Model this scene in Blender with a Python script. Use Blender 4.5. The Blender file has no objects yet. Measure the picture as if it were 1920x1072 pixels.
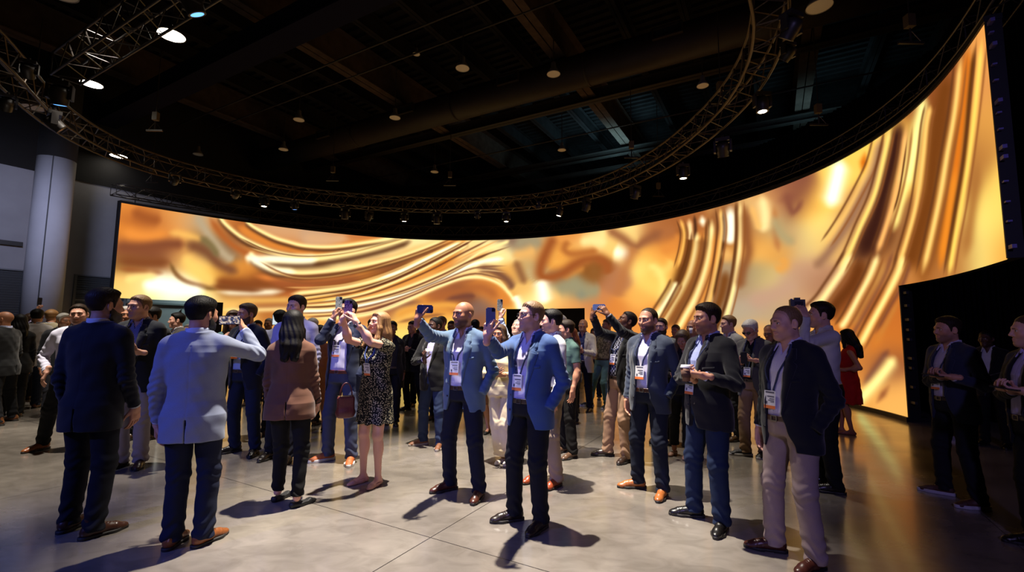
import bpy, math, random
import numpy as np
from mathutils import Vector, Matrix
F = np.float32
COL = bpy.context.scene.collection
PI = math.pi
rng = random.Random(7)

# ------------------------------------------------------------------ small helpers
def srgb(r, g, b):
    o = []
    for c in (r, g, b):
        c = c / 255.0
        o.append(c / 12.92 if c <= 0.04045 else ((c + 0.055) / 1.055) ** 2.4)
    return tuple(o)

MATS = {}
def mat(name, col=(0.5, 0.5, 0.5), rough=0.6, metal=0.0, spec=0.5, emit=None, es=0.0, noise=0.0, nscale=60.0, bump=0.0, attr=False, sheen=0.0):
    """procedural Principled material; noise varies the base colour, bump roughens the surface"""
    if name in MATS:
        return MATS[name]
    m = bpy.data.materials.new(name); m.use_nodes = True
    nt = m.node_tree; b = nt.nodes['Principled BSDF']
    b.inputs['Base Color'].default_value = (*col, 1); b.inputs['Roughness'].default_value = rough
    b.inputs['Metallic'].default_value = metal; b.inputs['Specular IOR Level'].default_value = spec
    if sheen: b.inputs['Sheen Weight'].default_value = sheen
    if emit:
        b.inputs['Emission Color'].default_value = (*emit, 1); b.inputs['Emission Strength'].default_value = es
    if attr:
        a = nt.nodes.new('ShaderNodeAttribute'); a.attribute_name = 'Col'
        nt.links.new(a.outputs['Color'], b.inputs['Base Color'])
    if noise or bump:
        tc = nt.nodes.new('ShaderNodeTexCoord'); n = nt.nodes.new('ShaderNodeTexNoise')
        n.inputs['Scale'].default_value = nscale; n.inputs['Detail'].default_value = 4
        nt.links.new(tc.outputs['Object'], n.inputs['Vector'])
        if noise and not attr:
            r = nt.nodes.new('ShaderNodeValToRGB')
            r.color_ramp.elements[0].position = 0.3; r.color_ramp.elements[1].position = 0.7
            r.color_ramp.elements[0].color = (*[c * (1 - noise) for c in col], 1)
            r.color_ramp.elements[1].color = (*[min(1, c * (1 + noise)) for c in col], 1)
            nt.links.new(n.outputs['Fac'], r.inputs['Fac']); nt.links.new(r.outputs['Color'], b.inputs['Base Color'])
        if bump:
            bp = nt.nodes.new('ShaderNodeBump'); bp.inputs['Strength'].default_value = bump; bp.inputs['Distance'].default_value = 0.004
            nt.links.new(n.outputs['Fac'], bp.inputs['Height']); nt.links.new(bp.outputs['Normal'], b.inputs['Normal'])
    MATS[name] = m
    return m

def tag(o, label=None, cat=None, group=None, kind=None):
    if label: o['label'] = label
    if cat: o['category'] = cat
    if group: o['group'] = group
    if kind: o['kind'] = kind
    return o

def empty(name, loc=(0, 0, 0), rz=0.0):
    o = bpy.data.objects.new(name, None); COL.objects.link(o)
    o.location = loc; o.rotation_euler = (0, 0, rz); o.empty_display_size = 0.1
    return o

def mesh_obj(name, V, Fc, m, parent=None, smooth=True, col=None, mi=None):
    """link one mesh object; m = material or list of materials, mi = material index per face"""
    me = bpy.data.meshes.new(name)
    V = np.asarray(V, dtype=np.float32).reshape(-1, 3)
    if isinstance(Fc, np.ndarray) and Fc.ndim == 2:
        n = Fc.shape[1]; nf = len(Fc)
        me.vertices.add(len(V)); me.vertices.foreach_set('co', V.ravel())
        me.loops.add(nf * n); me.loops.foreach_set('vertex_index', Fc.astype(np.int32).ravel())
        me.polygons.add(nf); me.polygons.foreach_set('loop_start', np.arange(0, nf * n, n, dtype=np.int32))
        me.update(calc_edges=True)
    else:
        me.from_pydata([tuple(map(float, v)) for v in V], [], [tuple(int(i) for i in f) for f in Fc])
        me.update()
    for mm in (m if isinstance(m, (list, tuple)) else [m]):
        me.materials.append(mm)
    if mi is not None:
        me.polygons.foreach_set('material_index', np.asarray(mi, dtype=np.int32))
    if smooth:
        me.polygons.foreach_set('use_smooth', np.ones(len(me.polygons), dtype=bool))
    if col is not None:
        a = me.color_attributes.new('Col', 'FLOAT_COLOR', 'POINT')
        c4 = np.ones((len(V), 4), dtype=np.float32); c4[:, :3] = col
        a.data.foreach_set('color', c4.ravel())
    o = bpy.data.objects.new(name, me); COL.objects.link(o)
    if parent is not None: o.parent = parent
    return o

class MB:
    """collects boxes, bars, tubes and lathes into ONE mesh"""
    def __init__(s): s.v = []; s.f = []; s.m = []; s.n = 0
    def add(s, V, Fs, mi=0):
        V = np.asarray(V, float); s.v.append(V); s.f += [tuple(i + s.n for i in f) for f in Fs]
        s.m += [mi] * len(Fs); s.n += len(V); return s
    def box(s, c, h, R=None, mi=0):
        c = np.asarray(c, float)
        V = np.array([[x, y, z] for x in (-1, 1) for y in (-1, 1) for z in (-1, 1)], float) * np.asarray(h, float)
        if R is not None: V = V @ np.asarray(R, float).T
        return s.add(V + c, [(0, 1, 3, 2), (4, 6, 7, 5), (0, 4, 5, 1), (2, 3, 7, 6), (0, 2, 6, 4), (1, 5, 7, 3)], mi)
    def tube(s, pts, r, n=6, closed=False, mi=0, up=None):
        pts = [np.asarray(p, float) for p in pts]; N = len(pts); rs = r if hasattr(r, '__len__') else [r] * N
        V = []; prev = None
        for i, p in enumerate(pts):
            a = pts[(i - 1) % N] if (closed or i > 0) else p; b = pts[(i + 1) % N] if (closed or i < N - 1) else p
            t = b - a; t = t / (np.linalg.norm(t) + 1e-9)
            if prev is None:
                u = np.cross(t, (0, 0, 1)) if up is None else np.cross(t, up)
                if np.linalg.norm(u) < 1e-3: u = np.cross(t, (1, 0, 0))
            else:
                u = prev - t * (prev @ t)
            u = u / (np.linalg.norm(u) + 1e-9); prev = u; w = np.cross(t, u)
            for k in range(n):
                an = 2 * PI * k / n; V.append(p + rs[i] * (math.cos(an) * u + math.sin(an) * w))
        Fs = []
        for i in range(N if closed else N - 1):
            j = (i + 1) % N
            for k in range(n):
                Fs.append((i * n + k, i * n + (k + 1) % n, j * n + (k + 1) % n, j * n + k))
        if not closed:
            Fs.append(tuple(range(n))[::-1]); Fs.append(tuple((N - 1) * n + k for k in range(n)))
        return s.add(V, Fs, mi)
    def lathe(s, prof, n=20, c=(0, 0, 0), R=None, mi=0, caps=True):
        V = []; 
        for r, z in prof:
            for k in range(n):
                a = 2 * PI * k / n; V.append((r * math.cos(a), r * math.sin(a), z))
        V = np.array(V, float)
        if R is not None: V = V @ np.asarray(R, float).T
        V = V + np.asarray(c, float)
        Fs = [(i * n + k, i * n + (k + 1) % n, (i + 1) * n + (k + 1) % n, (i + 1) * n + k) for i in range(len(prof) - 1) for k in range(n)]
        if caps:
            Fs.append(tuple(range(n))[::-1]); Fs.append(tuple((len(prof) - 1) * n + k for k in range(n)))
        return s.add(V, Fs, mi)
    def build(s, name, m, parent=None, smooth=False):
        return mesh_obj(name, np.concatenate(s.v), s.f, m, parent, smooth, mi=s.m if isinstance(m, (list, tuple)) else None)

def rotz(a):
    c, s = math.cos(a), math.sin(a); return np.array([[c, -s, 0], [s, c, 0], [0, 0, 1.0]])
def rotx(a):
    c, s = math.cos(a), math.sin(a); return np.array([[1.0, 0, 0], [0, c, -s], [0, s, c]])
def roty(a):
    c, s = math.cos(a), math.sin(a); return np.array([[c, 0, s], [0, 1.0, 0], [-s, 0, c]])
def unit(v):
    v = np.asarray(v, float); return v / (np.linalg.norm(v) + 1e-12)
def frame_from(y, z):
    """rotation whose columns are x, y, z with y along 'y' and z near 'z'"""
    y = unit(y); z = np.asarray(z, float); z = unit(z - y * (z @ y)); x = np.cross(y, z)
    return np.stack([x, y, z], axis=1)

# ------------------------------------------------------------------ implicit surfaces
def ln(V): return np.sqrt((V * V).sum(1))
def smin(a, b, k):
    h = np.clip(0.5 + 0.5 * (b - a) / k, 0, 1); return b + (a - b) * h - k * h * (1 - h)
def smax(a, b, k): return -smin(-a, -b, k)
def ss(a, b, x):
    t = np.clip((x - a) / (b - a), 0, 1); return t * t * (3 - 2 * t)
def rcone(P, a, b, ra, rb):
    a = np.asarray(a, F); b = np.asarray(b, F); pa = P - a; ba = b - a
    h = np.clip(pa @ ba / (ba @ ba + F(1e-9)), 0, 1)
    return ln(pa - h[:, None] * ba) - (F(ra) + F(rb - ra) * h)
def ell(P, c, r):
    q = P - np.asarray(c, F); r = np.asarray(r, F)
    k1 = ln(q / r); k2 = ln(q / (r * r)) + F(1e-6); return k1 * (k1 - 1) / k2
def sph(P, c, r): return ln(P - np.asarray(c, F)) - F(r)
def rbox(P, c, h, r):
    q = np.abs(P - np.asarray(c, F)) - (np.asarray(h, F) - F(r))
    return ln(np.maximum(q, 0)) + np.minimum(q.max(1), 0) - F(r)
def loft(P, T):
    """T rows: z, cx, cy, rx, ry"""
    z = P[:, 2]; T = np.asarray(T, F)
    cx = np.interp(z, T[:, 0], T[:, 1]); cy = np.interp(z, T[:, 0], T[:, 2]); rx = np.interp(z, T[:, 0], T[:, 3]); ry = np.interp(z, T[:, 0], T[:, 4])
    x = (P[:, 0] - cx); y = (P[:, 1] - cy)
    k1 = np.sqrt((x / rx) ** 2 + (y / ry) ** 2); k2 = np.sqrt((x / rx ** 2) ** 2 + (y / ry ** 2) ** 2) + 1e-6
    d = (k1 * (k1 - 1) / k2).astype(F)
    return np.maximum(d, np.maximum(T[0, 0] - z, z - T[-1, 0] - 0.01))

def surface(f, lo, hi, h, project=True):
    """sparse surface nets of f(P)=0 at cell size h -> verts, quads"""
    lo = np.asarray(lo, float); hi = np.asarray(hi, float); B = 8
    nb = np.maximum(np.ceil((hi - lo) / (h * B)).astype(int), 1)
    gi = np.stack(np.meshgrid(*[np.arange(n) for n in nb], indexing='ij'), -1).reshape(-1, 3)
    d = f((lo + (gi + 0.5) * (B * h)).astype(F))
    act = gi[np.abs(d) < B * h * 1.15 + 0.012]
    if len(act) == 0: return np.zeros((0, 3)), np.zeros((0, 4), int)
    loc = np.stack(np.meshgrid(*[np.arange(B + 1)] * 3, indexing='ij'), -1).reshape(-1, 3)
    N = nb * B + 1
    D = np.empty((len(act), B + 1, B + 1, B + 1), F)
    ch = max(1, 400000 // len(loc))
    for s in range(0, len(act), ch):
        a = act[s:s + ch]
        idx = a[:, None, :] * B + loc[None]
        D[s:s + ch] = f((lo + idx.reshape(-1, 3) * h).astype(F)).reshape(-1, B + 1, B + 1, B + 1)
    S = D < 0
    c8 = [(i, j, k) for i in (0, 1) for j in (0, 1) for k in (0, 1)]
    cnt = sum(S[:, i:i + B, j:j + B, k:k + B].astype(np.int8) for i, j, k in c8)
    bi, ci, cj, ck = np.nonzero((cnt > 0) & (cnt < 8))
    if len(bi) == 0: return np.zeros((0, 3)), np.zeros((0, 4), int)
    acc = np.zeros((len(bi), 3)); w = np.zeros(len(bi))
    for ax in range(3):
        for o1 in (0, 1):
            for o2 in (0, 1):
                o = [0, 0, 0]; oth = [q for q in range(3) if q != ax]; o[oth[0]] = o1; o[oth[1]] = o2
                e = list(o); e[ax] = 1
                d0 = D[bi, ci + o[0], cj + o[1], ck + o[2]]; d1 = D[bi, ci + e[0], cj + e[1], ck + e[2]]
                m = (d0 < 0) != (d1 < 0); t = np.where(m, d0 / np.where(m, d0 - d1, 1), 0)
                p = np.array(o, float)[None].repeat(len(bi), 0); p[:, ax] = t
                acc += p * m[:, None]; w += m
    g = act[bi] * B + np.stack([ci, cj, ck], 1)
    V = lo + (g + acc / w[:, None]) * h
    key = lambda q: (q[:, 0].astype(np.int64) * N[1] + q[:, 1]) * N[2] + q[:, 2]
    kk = key(g); order = np.argsort(kk); ks = kk[order]
    quads = []
    for ax in range(3):
        sl0 = [slice(None)] + [slice(0, B)] * 3; sl1 = list(sl0); sl1[ax + 1] = slice(1, B + 1)
        a0 = S[tuple(sl0)]; a1 = S[tuple(sl1)]
        b2, i2, j2, k2 = np.nonzero(a0 != a1)
        n0 = act[b2] * B + np.stack([i2, j2, k2], 1)
        inside = a0[b2, i2, j2, k2]
        u, v = (ax + 1) % 3, (ax + 2) % 3
        ids = []; ok = np.ones(len(n0), bool)
        for du, dv in ((-1, -1), (0, -1), (0, 0), (-1, 0)):
            c = n0.copy(); c[:, u] += du; c[:, v] += dv
            ok &= (c >= 0).all(1)
            q = key(c); pos = np.clip(np.searchsorted(ks, q), 0, len(ks) - 1)
            ok &= ks[pos] == q; ids.append(order[pos])
        Q = np.stack(ids, 1); Q[~inside] = Q[~inside][:, ::-1]
        quads.append(Q[ok])
    Q = np.concatenate(quads)
    if project:
        e = h * 0.5; Vf = V.astype(F)
        d0 = f(Vf)
        G = np.stack([f(Vf + np.array(o, F) * F(e)) - f(Vf - np.array(o, F) * F(e)) for o in ((1, 0, 0), (0, 1, 0), (0, 0, 1))], 1) / (2 * e)
        gl = np.maximum((G * G).sum(1), 0.15)
        step = np.clip(d0 / gl, -h, h)[:, None] * G
        V = V - np.clip(step, -h, h)
    return V, Q

CAMROLL = math.radians(0.5)
SCREEN_COEF = [-2.24964, 0.74154, 5.38731, -0.86122, -2.98817, 0.18062, 0.13901, 9.75847]
SCREEN_GAIN = 1.03
RING = [(-180, 6.985), (-174, 6.729), (-168, 6.488), (-162, 6.3), (-156, 6.214), (-150, 6.24), (-144, 6.319), (-138, 6.408), (-132, 6.496), (-126, 6.579), (-120, 6.655), (-114, 6.726), (-108, 6.794), (-102, 6.863), (-96, 6.93), (-90, 6.99), (-84, 7.038), (-78, 7.08), (-72, 7.12), (-66, 7.159), (-60, 7.192), (-54, 7.216), (-48, 7.235), (-42, 7.252), (-36, 7.265), (-30, 7.258), (-24, 7.219), (-18, 7.152), (-12, 7.073), (-6, 6.988), (0, 6.914), (6, 6.875), (12, 6.872), (18, 6.885), (24, 6.911), (30, 6.952), (36, 7.001), (42, 7.039), (48, 7.054), (54, 7.048), (60, 7.014), (66, 6.945), (72, 6.857), (78, 6.772), (84, 6.7), (90, 6.646), (96, 6.627), (102, 6.643), (108, 6.687), (114, 6.764), (120, 6.87), (126, 7.0), (132, 7.137), (138, 7.245), (144, 7.329), (150, 7.436), (156, 7.536), (162, 7.541), (168, 7.428), (174, 7.229), (180, 6.985)]
AMBIENT = 0.05
EXPOSURE = 0.0
SCREEN_BASE = [(0.18,5.25,245,150,60),(0.57,4.99,190,100,45),(1.23,5.19,240,160,80),(1.95,5.04,200,170,130),(0.23,4.34,250,150,55),(0.85,4.52,222,130,55),(1.39,4.59,250,165,80),(0.31,3.93,160,90,60),(1.01,4.02,140,75,55),(0.27,3.51,165,110,50),(1.03,3.59,165,95,55),(1.64,3.91,250,180,90),(1.87,3.58,255,215,120),(2.45,4.18,140,105,70),(2.21,4.52,150,120,70),(2.76,4.4,160,130,100),(0.25,2.85,250,190,100),(1.06,2.99,255,245,190),(1.41,2.92,255,255,230),(0.56,2.79,255,220,130),(2.06,2.78,255,230,150),(2.98,3.1,170,95,40),(3.83,3.05,165,85,40),(3.13,3.49,235,150,60),(2.49,3.35,250,190,80),(2.58,4.94,235,140,60),(3.07,4.81,175,95,45),(3.6,4.49,230,140,60),(4.49,4.58,225,130,60),(4.48,5.08,220,165,115),(6.02,5.14,210,165,125),(6.83,5.32,225,150,90),(7.67,5.27,215,130,70),(4.89,3.9,190,150,90),(5.29,3.32,225,120,60),(6.47,3.47,190,100,50),(8.13,3.75,235,140,50),(8.55,4.21,160,100,70),(7.07,4.14,245,190,90),(8.97,4.89,252,222,150),(10.07,5.27,250,225,160),(10.97,4.7,235,140,50),(9.64,3.79,240,160,70),(8.14,3.2,240,165,80),(6.1,2.52,250,190,90),(4.21,2.38,200,115,50),(3.35,2.18,245,190,100),(5.34,2.0,240,175,90),(7.33,1.8,230,150,80),(8.58,2.33,190,115,70),(8.18,1.15,250,200,100),(9.44,2.01,250,190,90),(9.46,1.13,255,212,110),(10.76,2.22,235,150,60),(11.42,2.89,195,110,60),(11.87,2.95,145,85,60),(10.98,1.77,255,205,100),(12.56,3.32,230,140,60),(12.67,2.54,150,115,100),(12.89,1.98,160,100,70),(13.24,2.86,235,140,55),(13.58,1.97,250,190,80),(11.21,1.11,250,195,95),(6.14,0.98,245,180,80),(12.1,4.46,250,215,140),(13.48,4.69,250,225,150),(14.18,5.28,150,115,95),(14.53,5.03,175,160,125),(14.87,4.78,235,175,95),(13.94,3.95,240,170,80),(14.63,4.02,200,170,115),(14.5,3.26,240,185,100),(14.96,2.81,255,225,140),(15.87,2.78,250,195,110),(16.2,3.39,165,155,115),(16.7,3.11,165,150,112),(17.44,3.78,165,100,42),(16.44,2.54,235,160,85),(17.34,2.71,220,140,80),(18.43,2.27,235,140,60),(18.25,3.45,200,130,85),(17.27,4.96,255,222,145),(16.73,5.25,235,150,70),(16.94,4.6,240,165,75),(16.02,4.47,245,165,70),(18.51,4.71,250,200,110),(18.96,4.95,250,215,130),(19.81,4.9,200,125,70),(20.43,4.89,190,110,55),(20.41,4.35,240,145,60),(19.45,3.84,255,218,115),(19.92,3.22,255,205,100),(19.68,4.27,250,175,75),(19.29,2.61,250,180,85),(18.84,1.87,240,150,70),(20.17,3.65,250,180,80),(20.63,3.95,250,170,70),(19.69,2.04,240,150,65),(17.97,1.5,245,165,75),(16.19,1.51,240,160,75),(23.25,4.48,175,105,55),(23.44,4.14,225,150,70),(23.86,4.64,255,225,150),(24.19,4.84,240,170,90),(24.54,4.95,165,95,70),(24.78,4.75,150,85,65),(24.14,4.42,185,160,110),(24.67,3.99,200,165,120),(24.27,3.69,235,160,70),(23.64,3.8,250,185,90),(23.74,3.0,225,195,120),(23.4,3.13,170,150,110),(23.06,2.96,185,150,115),(23.7,2.44,200,160,135),(24.67,2.78,205,165,130),(25.15,3.04,208,155,120),(25.47,4.0,255,225,120),(25.16,3.66,215,185,130),(25.28,4.51,255,190,80),(24.14,2.03,195,170,125),(23.12,2.07,190,170,140),(24.33,2.29,205,165,125),(24.82,2.26,215,160,110),(25.6,3.69,255,215,110),(25.92,3.62,230,170,100),(26.63,4.15,215,150,85),(26.57,5.1,255,205,90),(25.35,2.72,190,130,90),(23.43,1.48,240,170,90),(24.76,1.48,240,165,80),(27.18,3.35,100,50,32),(28.18,3.53,190,120,60),(27.43,2.89,215,140,70),(26.71,2.13,190,100,45),(26.33,1.48,225,130,50),(27.09,1.48,228,128,45),(27.3,1.88,220,120,45),(27.03,0.97,165,95,60),(26.6,1.15,240,150,60),(27.36,0.34,250,180,90),(26.23,0.58,235,150,65),(25.88,0.09,240,170,80),(28.63,3.24,165,90,30),(29.22,4.46,150,80,32),(29.78,5.3,175,95,45),(30.51,3.76,192,122,58),(30.92,4.08,235,165,75),(31.06,4.77,232,152,80),(31.07,5.12,245,165,80),(30.7,3.04,248,225,120),(30.3,2.53,240,222,125),(30.97,2.49,245,170,70),(31.04,3.2,255,205,90),(29.7,2.62,200,125,60),(28.57,4.35,240,180,80)]
SCREEN_STROKES = [[(185,98,45),0.9,[0.19,5.15,-0.052,-0.211,0.6,4.99,-0.038,-0.22,1.03,4.96,-0.02,-0.228]],
[(250,152,62),0.9,[0.01,4.44,-0.014,-0.214,0.6,4.39,0.006,-0.22,1.28,4.58,0.028,-0.225]],
[(250,190,95),0.8,[1.12,4.62,-0.01,-0.158,1.68,4.6,-0.021,-0.161,2.13,4.47,-0.036,-0.161]],
[(160,90,55),1.0,[-0.16,3.97,0.0,-0.194,0.5,3.99,0.016,-0.2,1.14,4.21,0.028,-0.205,1.69,4.31,0.019,-0.213]],
[(150,92,58),0.95,[1.55,4.33,-0.041,-0.21,2.22,4.15,-0.078,-0.202,2.67,3.73,-0.093,-0.197,3.33,3.46,-0.07,-0.215]],
[(158,88,46),1.0,[-0.03,3.56,0.0,-0.178,0.64,3.57,0.007,-0.185,1.37,3.67,0.015,-0.191]],
[(178,100,50),0.8,[-0.01,3.31,0.0,-0.113,0.66,3.3,-0.001,-0.118,1.18,3.27,-0.003,-0.121]],
[(192,168,132),1.0,[1.82,5.47,-0.134,-0.128,2.19,4.83,-0.132,-0.136,2.74,4.13,-0.121,-0.155,3.12,3.87,-0.1,-0.177]],
[(140,120,72),0.8,[2.0,4.64,-0.068,-0.124,2.37,4.35,-0.087,-0.109,2.62,3.93,-0.104,-0.089]],
[(200,110,50),1.0,[2.21,5.37,-0.081,-0.093,2.75,4.68,-0.075,-0.103,3.35,4.27,-0.044,-0.127,4.24,4.07,-0.029,-0.136]],
[(140,95,45),0.8,[1.24,3.7,-0.055,-0.052,1.53,3.19,-0.042,-0.07,2.05,2.94,-0.017,-0.087,2.75,2.85,-0.008,-0.092]],
[(255,255,235),0.95,[0.58,2.87,0.015,-0.283,1.07,2.9,-0.006,-0.29,1.62,2.81,-0.015,-0.297,2.36,2.78,-0.007,-0.308]],
[(255,222,130),0.8,[0.18,2.93,0.035,-0.139,0.54,3.09,0.028,-0.146,1.05,3.21,0.022,-0.152]],
[(165,88,40),1.0,[2.42,3.14,-0.006,-0.201,3.32,3.1,-0.007,-0.208,4.55,3.04,0.002,-0.218,5.59,3.12,0.015,-0.225]],
[(235,135,60),1.0,[3.64,3.43,-0.004,-0.154,4.91,3.4,0.004,-0.161,6.47,3.54,0.024,-0.167,7.91,3.92,0.039,-0.17]],
[(185,98,50),0.9,[4.18,3.22,-0.004,-0.176,5.3,3.19,0.005,-0.183,6.48,3.3,0.029,-0.187,7.92,3.66,0.041,-0.192]],
[(186,150,95),0.9,[4.7,3.93,-0.007,-0.181,5.66,3.91,0.006,-0.186,6.56,4.05,0.031,-0.188,7.48,4.29,0.041,-0.19]],
[(225,172,122),0.9,[5.24,5.02,-0.01,-0.249,6.23,5.03,0.007,-0.255,7.25,5.2,0.026,-0.26]],
[(215,128,68),0.8,[6.83,5.25,0.006,-0.13,7.88,5.35,0.008,-0.133,8.74,5.47,0.012,-0.134]],
[(190,120,70),0.7,[3.02,2.17,0.021,-0.147,4.21,2.34,0.019,-0.155,5.32,2.44,0.016,-0.161]],
[(240,185,95),0.8,[3.17,2.51,0.008,-0.131,4.21,2.56,0.009,-0.136,5.32,2.65,0.011,-0.141]],
[(228,134,58),1.0,[3.06,5.16,-0.061,-0.142,3.85,4.75,-0.05,-0.15,4.87,4.51,-0.02,-0.162,6.04,4.55,0.014,-0.167,7.26,4.85,0.037,-0.169,8.42,5.21,0.043,-0.172]],
[(170,92,45),0.8,[2.9,5.06,-0.041,-0.086,3.59,4.64,-0.034,-0.092,4.5,4.4,-0.015,-0.1,5.26,4.42,-0.001,-0.103]],
[(236,140,55),1.0,[3.06,5.2,-0.066,-0.161,3.76,4.86,-0.058,-0.169,4.68,4.59,-0.026,-0.181,6.04,4.59,0.013,-0.189,7.26,4.91,0.041,-0.19,8.53,5.28,0.045,-0.195]],
[(252,218,145),0.9,[6.05,4.08,0.057,-0.329,7.56,4.41,0.074,-0.339,8.97,4.85,0.086,-0.347,10.29,5.18,0.079,-0.357]],
[(236,140,55),1.0,[6.87,3.87,0.043,-0.208,8.55,4.27,0.058,-0.213,10.07,4.86,0.07,-0.216,11.42,5.27,0.066,-0.221]],
[(150,80,35),0.8,[5.3,3.01,0.015,-0.1,6.88,3.28,0.025,-0.103,8.55,3.87,0.038,-0.103,9.85,4.47,0.044,-0.104]],
[(240,155,60),1.0,[6.89,3.02,0.05,-0.206,8.77,3.5,0.07,-0.209,10.3,4.24,0.101,-0.202,11.87,5.11,0.109,-0.204]],
[(125,65,40),1.0,[7.3,3.03,0.027,-0.081,8.99,3.62,0.031,-0.083,10.3,4.24,0.04,-0.081,11.64,4.97,0.044,-0.081,12.1,5.24,0.047,-0.08]],
[(120,60,40),0.9,[8.15,2.75,0.036,-0.102,10.08,3.45,0.043,-0.104,11.42,4.13,0.055,-0.1,12.67,4.86,0.059,-0.1]],
[(236,140,55),0.6,[7.94,2.55,0.066,-0.183,10.08,3.34,0.082,-0.184,11.65,4.24,0.1,-0.18,13.25,5.06,0.098,-0.184]],
[(190,110,60),0.8,[7.95,2.22,0.057,-0.14,9.43,2.85,0.054,-0.146,11.2,3.45,0.042,-0.153,12.56,3.68,0.028,-0.156]],
[(145,85,70),0.7,[7.95,2.22,0.058,-0.186,9.0,2.56,0.041,-0.194,10.31,2.71,0.025,-0.2]],
[(195,110,55),0.8,[10.09,2.56,0.097,-0.25,11.42,3.07,0.083,-0.258,12.56,3.32,-0.025,-0.268,13.47,2.85,-0.124,-0.235]],
[(140,80,62),0.8,[10.98,2.76,0.03,-0.131,11.87,2.95,0.021,-0.133,12.44,2.96,0.005,-0.134]],
[(240,165,70),1.0,[8.95,2.03,0.069,-0.161,9.77,2.38,0.042,-0.173,11.25,2.58,-0.002,-0.179,12.33,2.32,-0.041,-0.173]],
[(165,100,60),0.7,[9.02,1.79,0.021,-0.085,10.1,2.05,0.018,-0.087,11.2,2.22,0.015,-0.088]],
[(110,62,35),0.85,[2.48,5.46,-0.064,-0.06,2.72,5.08,-0.054,-0.073,3.3,4.63,-0.041,-0.086,3.98,4.35,-0.028,-0.094,4.6,4.21,-0.016,-0.099,5.27,4.16,-0.0,-0.102,6.19,4.27,0.015,-0.103,7.1,4.52,0.025,-0.103,8.04,4.81,0.027,-0.105,8.75,5.03,0.029,-0.106,9.62,5.31,0.03,-0.108]],
[(255,228,150),1.0,[2.47,5.58,-0.058,-0.055,2.71,5.2,-0.049,-0.067,3.3,4.76,-0.037,-0.078,3.97,4.49,-0.026,-0.085,4.6,4.34,-0.014,-0.09,5.26,4.3,-0.0,-0.093,6.18,4.41,0.013,-0.094,7.1,4.66,0.023,-0.094,8.04,4.96,0.025,-0.096,8.75,5.18,0.026,-0.097,9.62,5.46,0.028,-0.098]],
[(110,62,35),0.85,[3.31,5.35,-0.045,-0.072,3.63,5.1,-0.037,-0.078,4.3,4.8,-0.028,-0.084,4.87,4.67,-0.017,-0.089,5.43,4.6,-0.007,-0.091,6.18,4.62,0.004,-0.093,6.87,4.73,0.014,-0.093,7.78,4.95,0.018,-0.095,8.62,5.15,0.023,-0.095,9.18,5.35,0.03,-0.094]],
[(255,228,150),1.0,[3.3,5.46,-0.041,-0.066,3.62,5.21,-0.034,-0.071,4.3,4.92,-0.025,-0.077,4.86,4.8,-0.016,-0.081,5.42,4.72,-0.007,-0.083,6.17,4.75,0.004,-0.085,6.86,4.86,0.013,-0.085,7.78,5.08,0.016,-0.086,8.61,5.28,0.021,-0.087,9.18,5.49,0.027,-0.086]],
[(110,62,35),0.85,[3.8,3.88,0.001,-0.128,4.89,3.92,0.005,-0.133,5.76,4.02,0.018,-0.135,6.88,4.28,0.029,-0.138,7.79,4.55,0.038,-0.139,8.75,4.88,0.046,-0.139,9.73,5.28,0.051,-0.14]],
[(255,228,150),1.0,[3.79,4.06,0.001,-0.117,4.89,4.11,0.004,-0.121,5.75,4.21,0.017,-0.123,6.87,4.48,0.026,-0.125,7.79,4.75,0.034,-0.126,8.75,5.09,0.042,-0.127,9.73,5.49,0.046,-0.128]],
[(110,62,35),0.85,[3.53,4.15,-0.082,-0.092,3.8,3.84,-0.064,-0.109,4.4,3.53,-0.035,-0.126,4.91,3.5,-0.007,-0.133,5.42,3.49,0.009,-0.135,6.43,3.64,0.022,-0.137,7.57,3.91,0.032,-0.139,9.0,4.31,0.042,-0.141,9.98,4.69,0.055,-0.139,11.3,5.27,0.059,-0.14]],
[(255,228,150),1.0,[3.52,4.32,-0.074,-0.084,3.79,4.02,-0.058,-0.099,4.4,3.71,-0.032,-0.115,4.9,3.68,-0.006,-0.121,5.42,3.67,0.008,-0.123,6.42,3.83,0.02,-0.125,7.57,4.1,0.029,-0.127,9.0,4.51,0.038,-0.128,9.98,4.9,0.05,-0.126,11.3,5.48,0.054,-0.128]],
[(255,250,215),0.9,[3.36,4.08,-0.017,-0.172,3.79,4.04,-0.0,-0.176,4.51,4.12,0.007,-0.18,5.27,4.15,0.011,-0.184,6.05,4.27,0.019,-0.188]],
[(255,250,215),0.8,[3.62,4.06,-0.061,-0.119,3.98,3.84,-0.045,-0.129,4.53,3.7,-0.018,-0.139,5.28,3.66,-0.009,-0.143]],
[(255,228,150),1.0,[4.93,2.82,0.015,-0.099,6.01,3.0,0.017,-0.102,7.36,3.27,0.026,-0.104,8.77,3.75,0.04,-0.103,9.99,4.38,0.05,-0.101,10.99,4.91,0.052,-0.102,11.83,5.34,0.052,-0.103]],
[(255,250,215),1.0,[8.13,3.51,0.024,-0.061,9.42,4.05,0.028,-0.061,10.74,4.79,0.031,-0.061,11.78,5.31,0.031,-0.062]],
[(110,62,35),0.8,[4.94,2.7,0.007,-0.049,6.09,2.87,0.009,-0.051,7.36,3.14,0.013,-0.052,8.77,3.61,0.02,-0.051,9.99,4.24,0.025,-0.05,10.99,4.77,0.027,-0.05,11.92,5.29,0.028,-0.051]],
[(255,228,150),1.0,[6.1,2.58,0.012,-0.061,6.92,2.75,0.014,-0.062,7.82,3.0,0.021,-0.061,9.01,3.51,0.027,-0.061,10.23,4.13,0.031,-0.06,11.24,4.7,0.034,-0.06,12.33,5.32,0.035,-0.06]],
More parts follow.
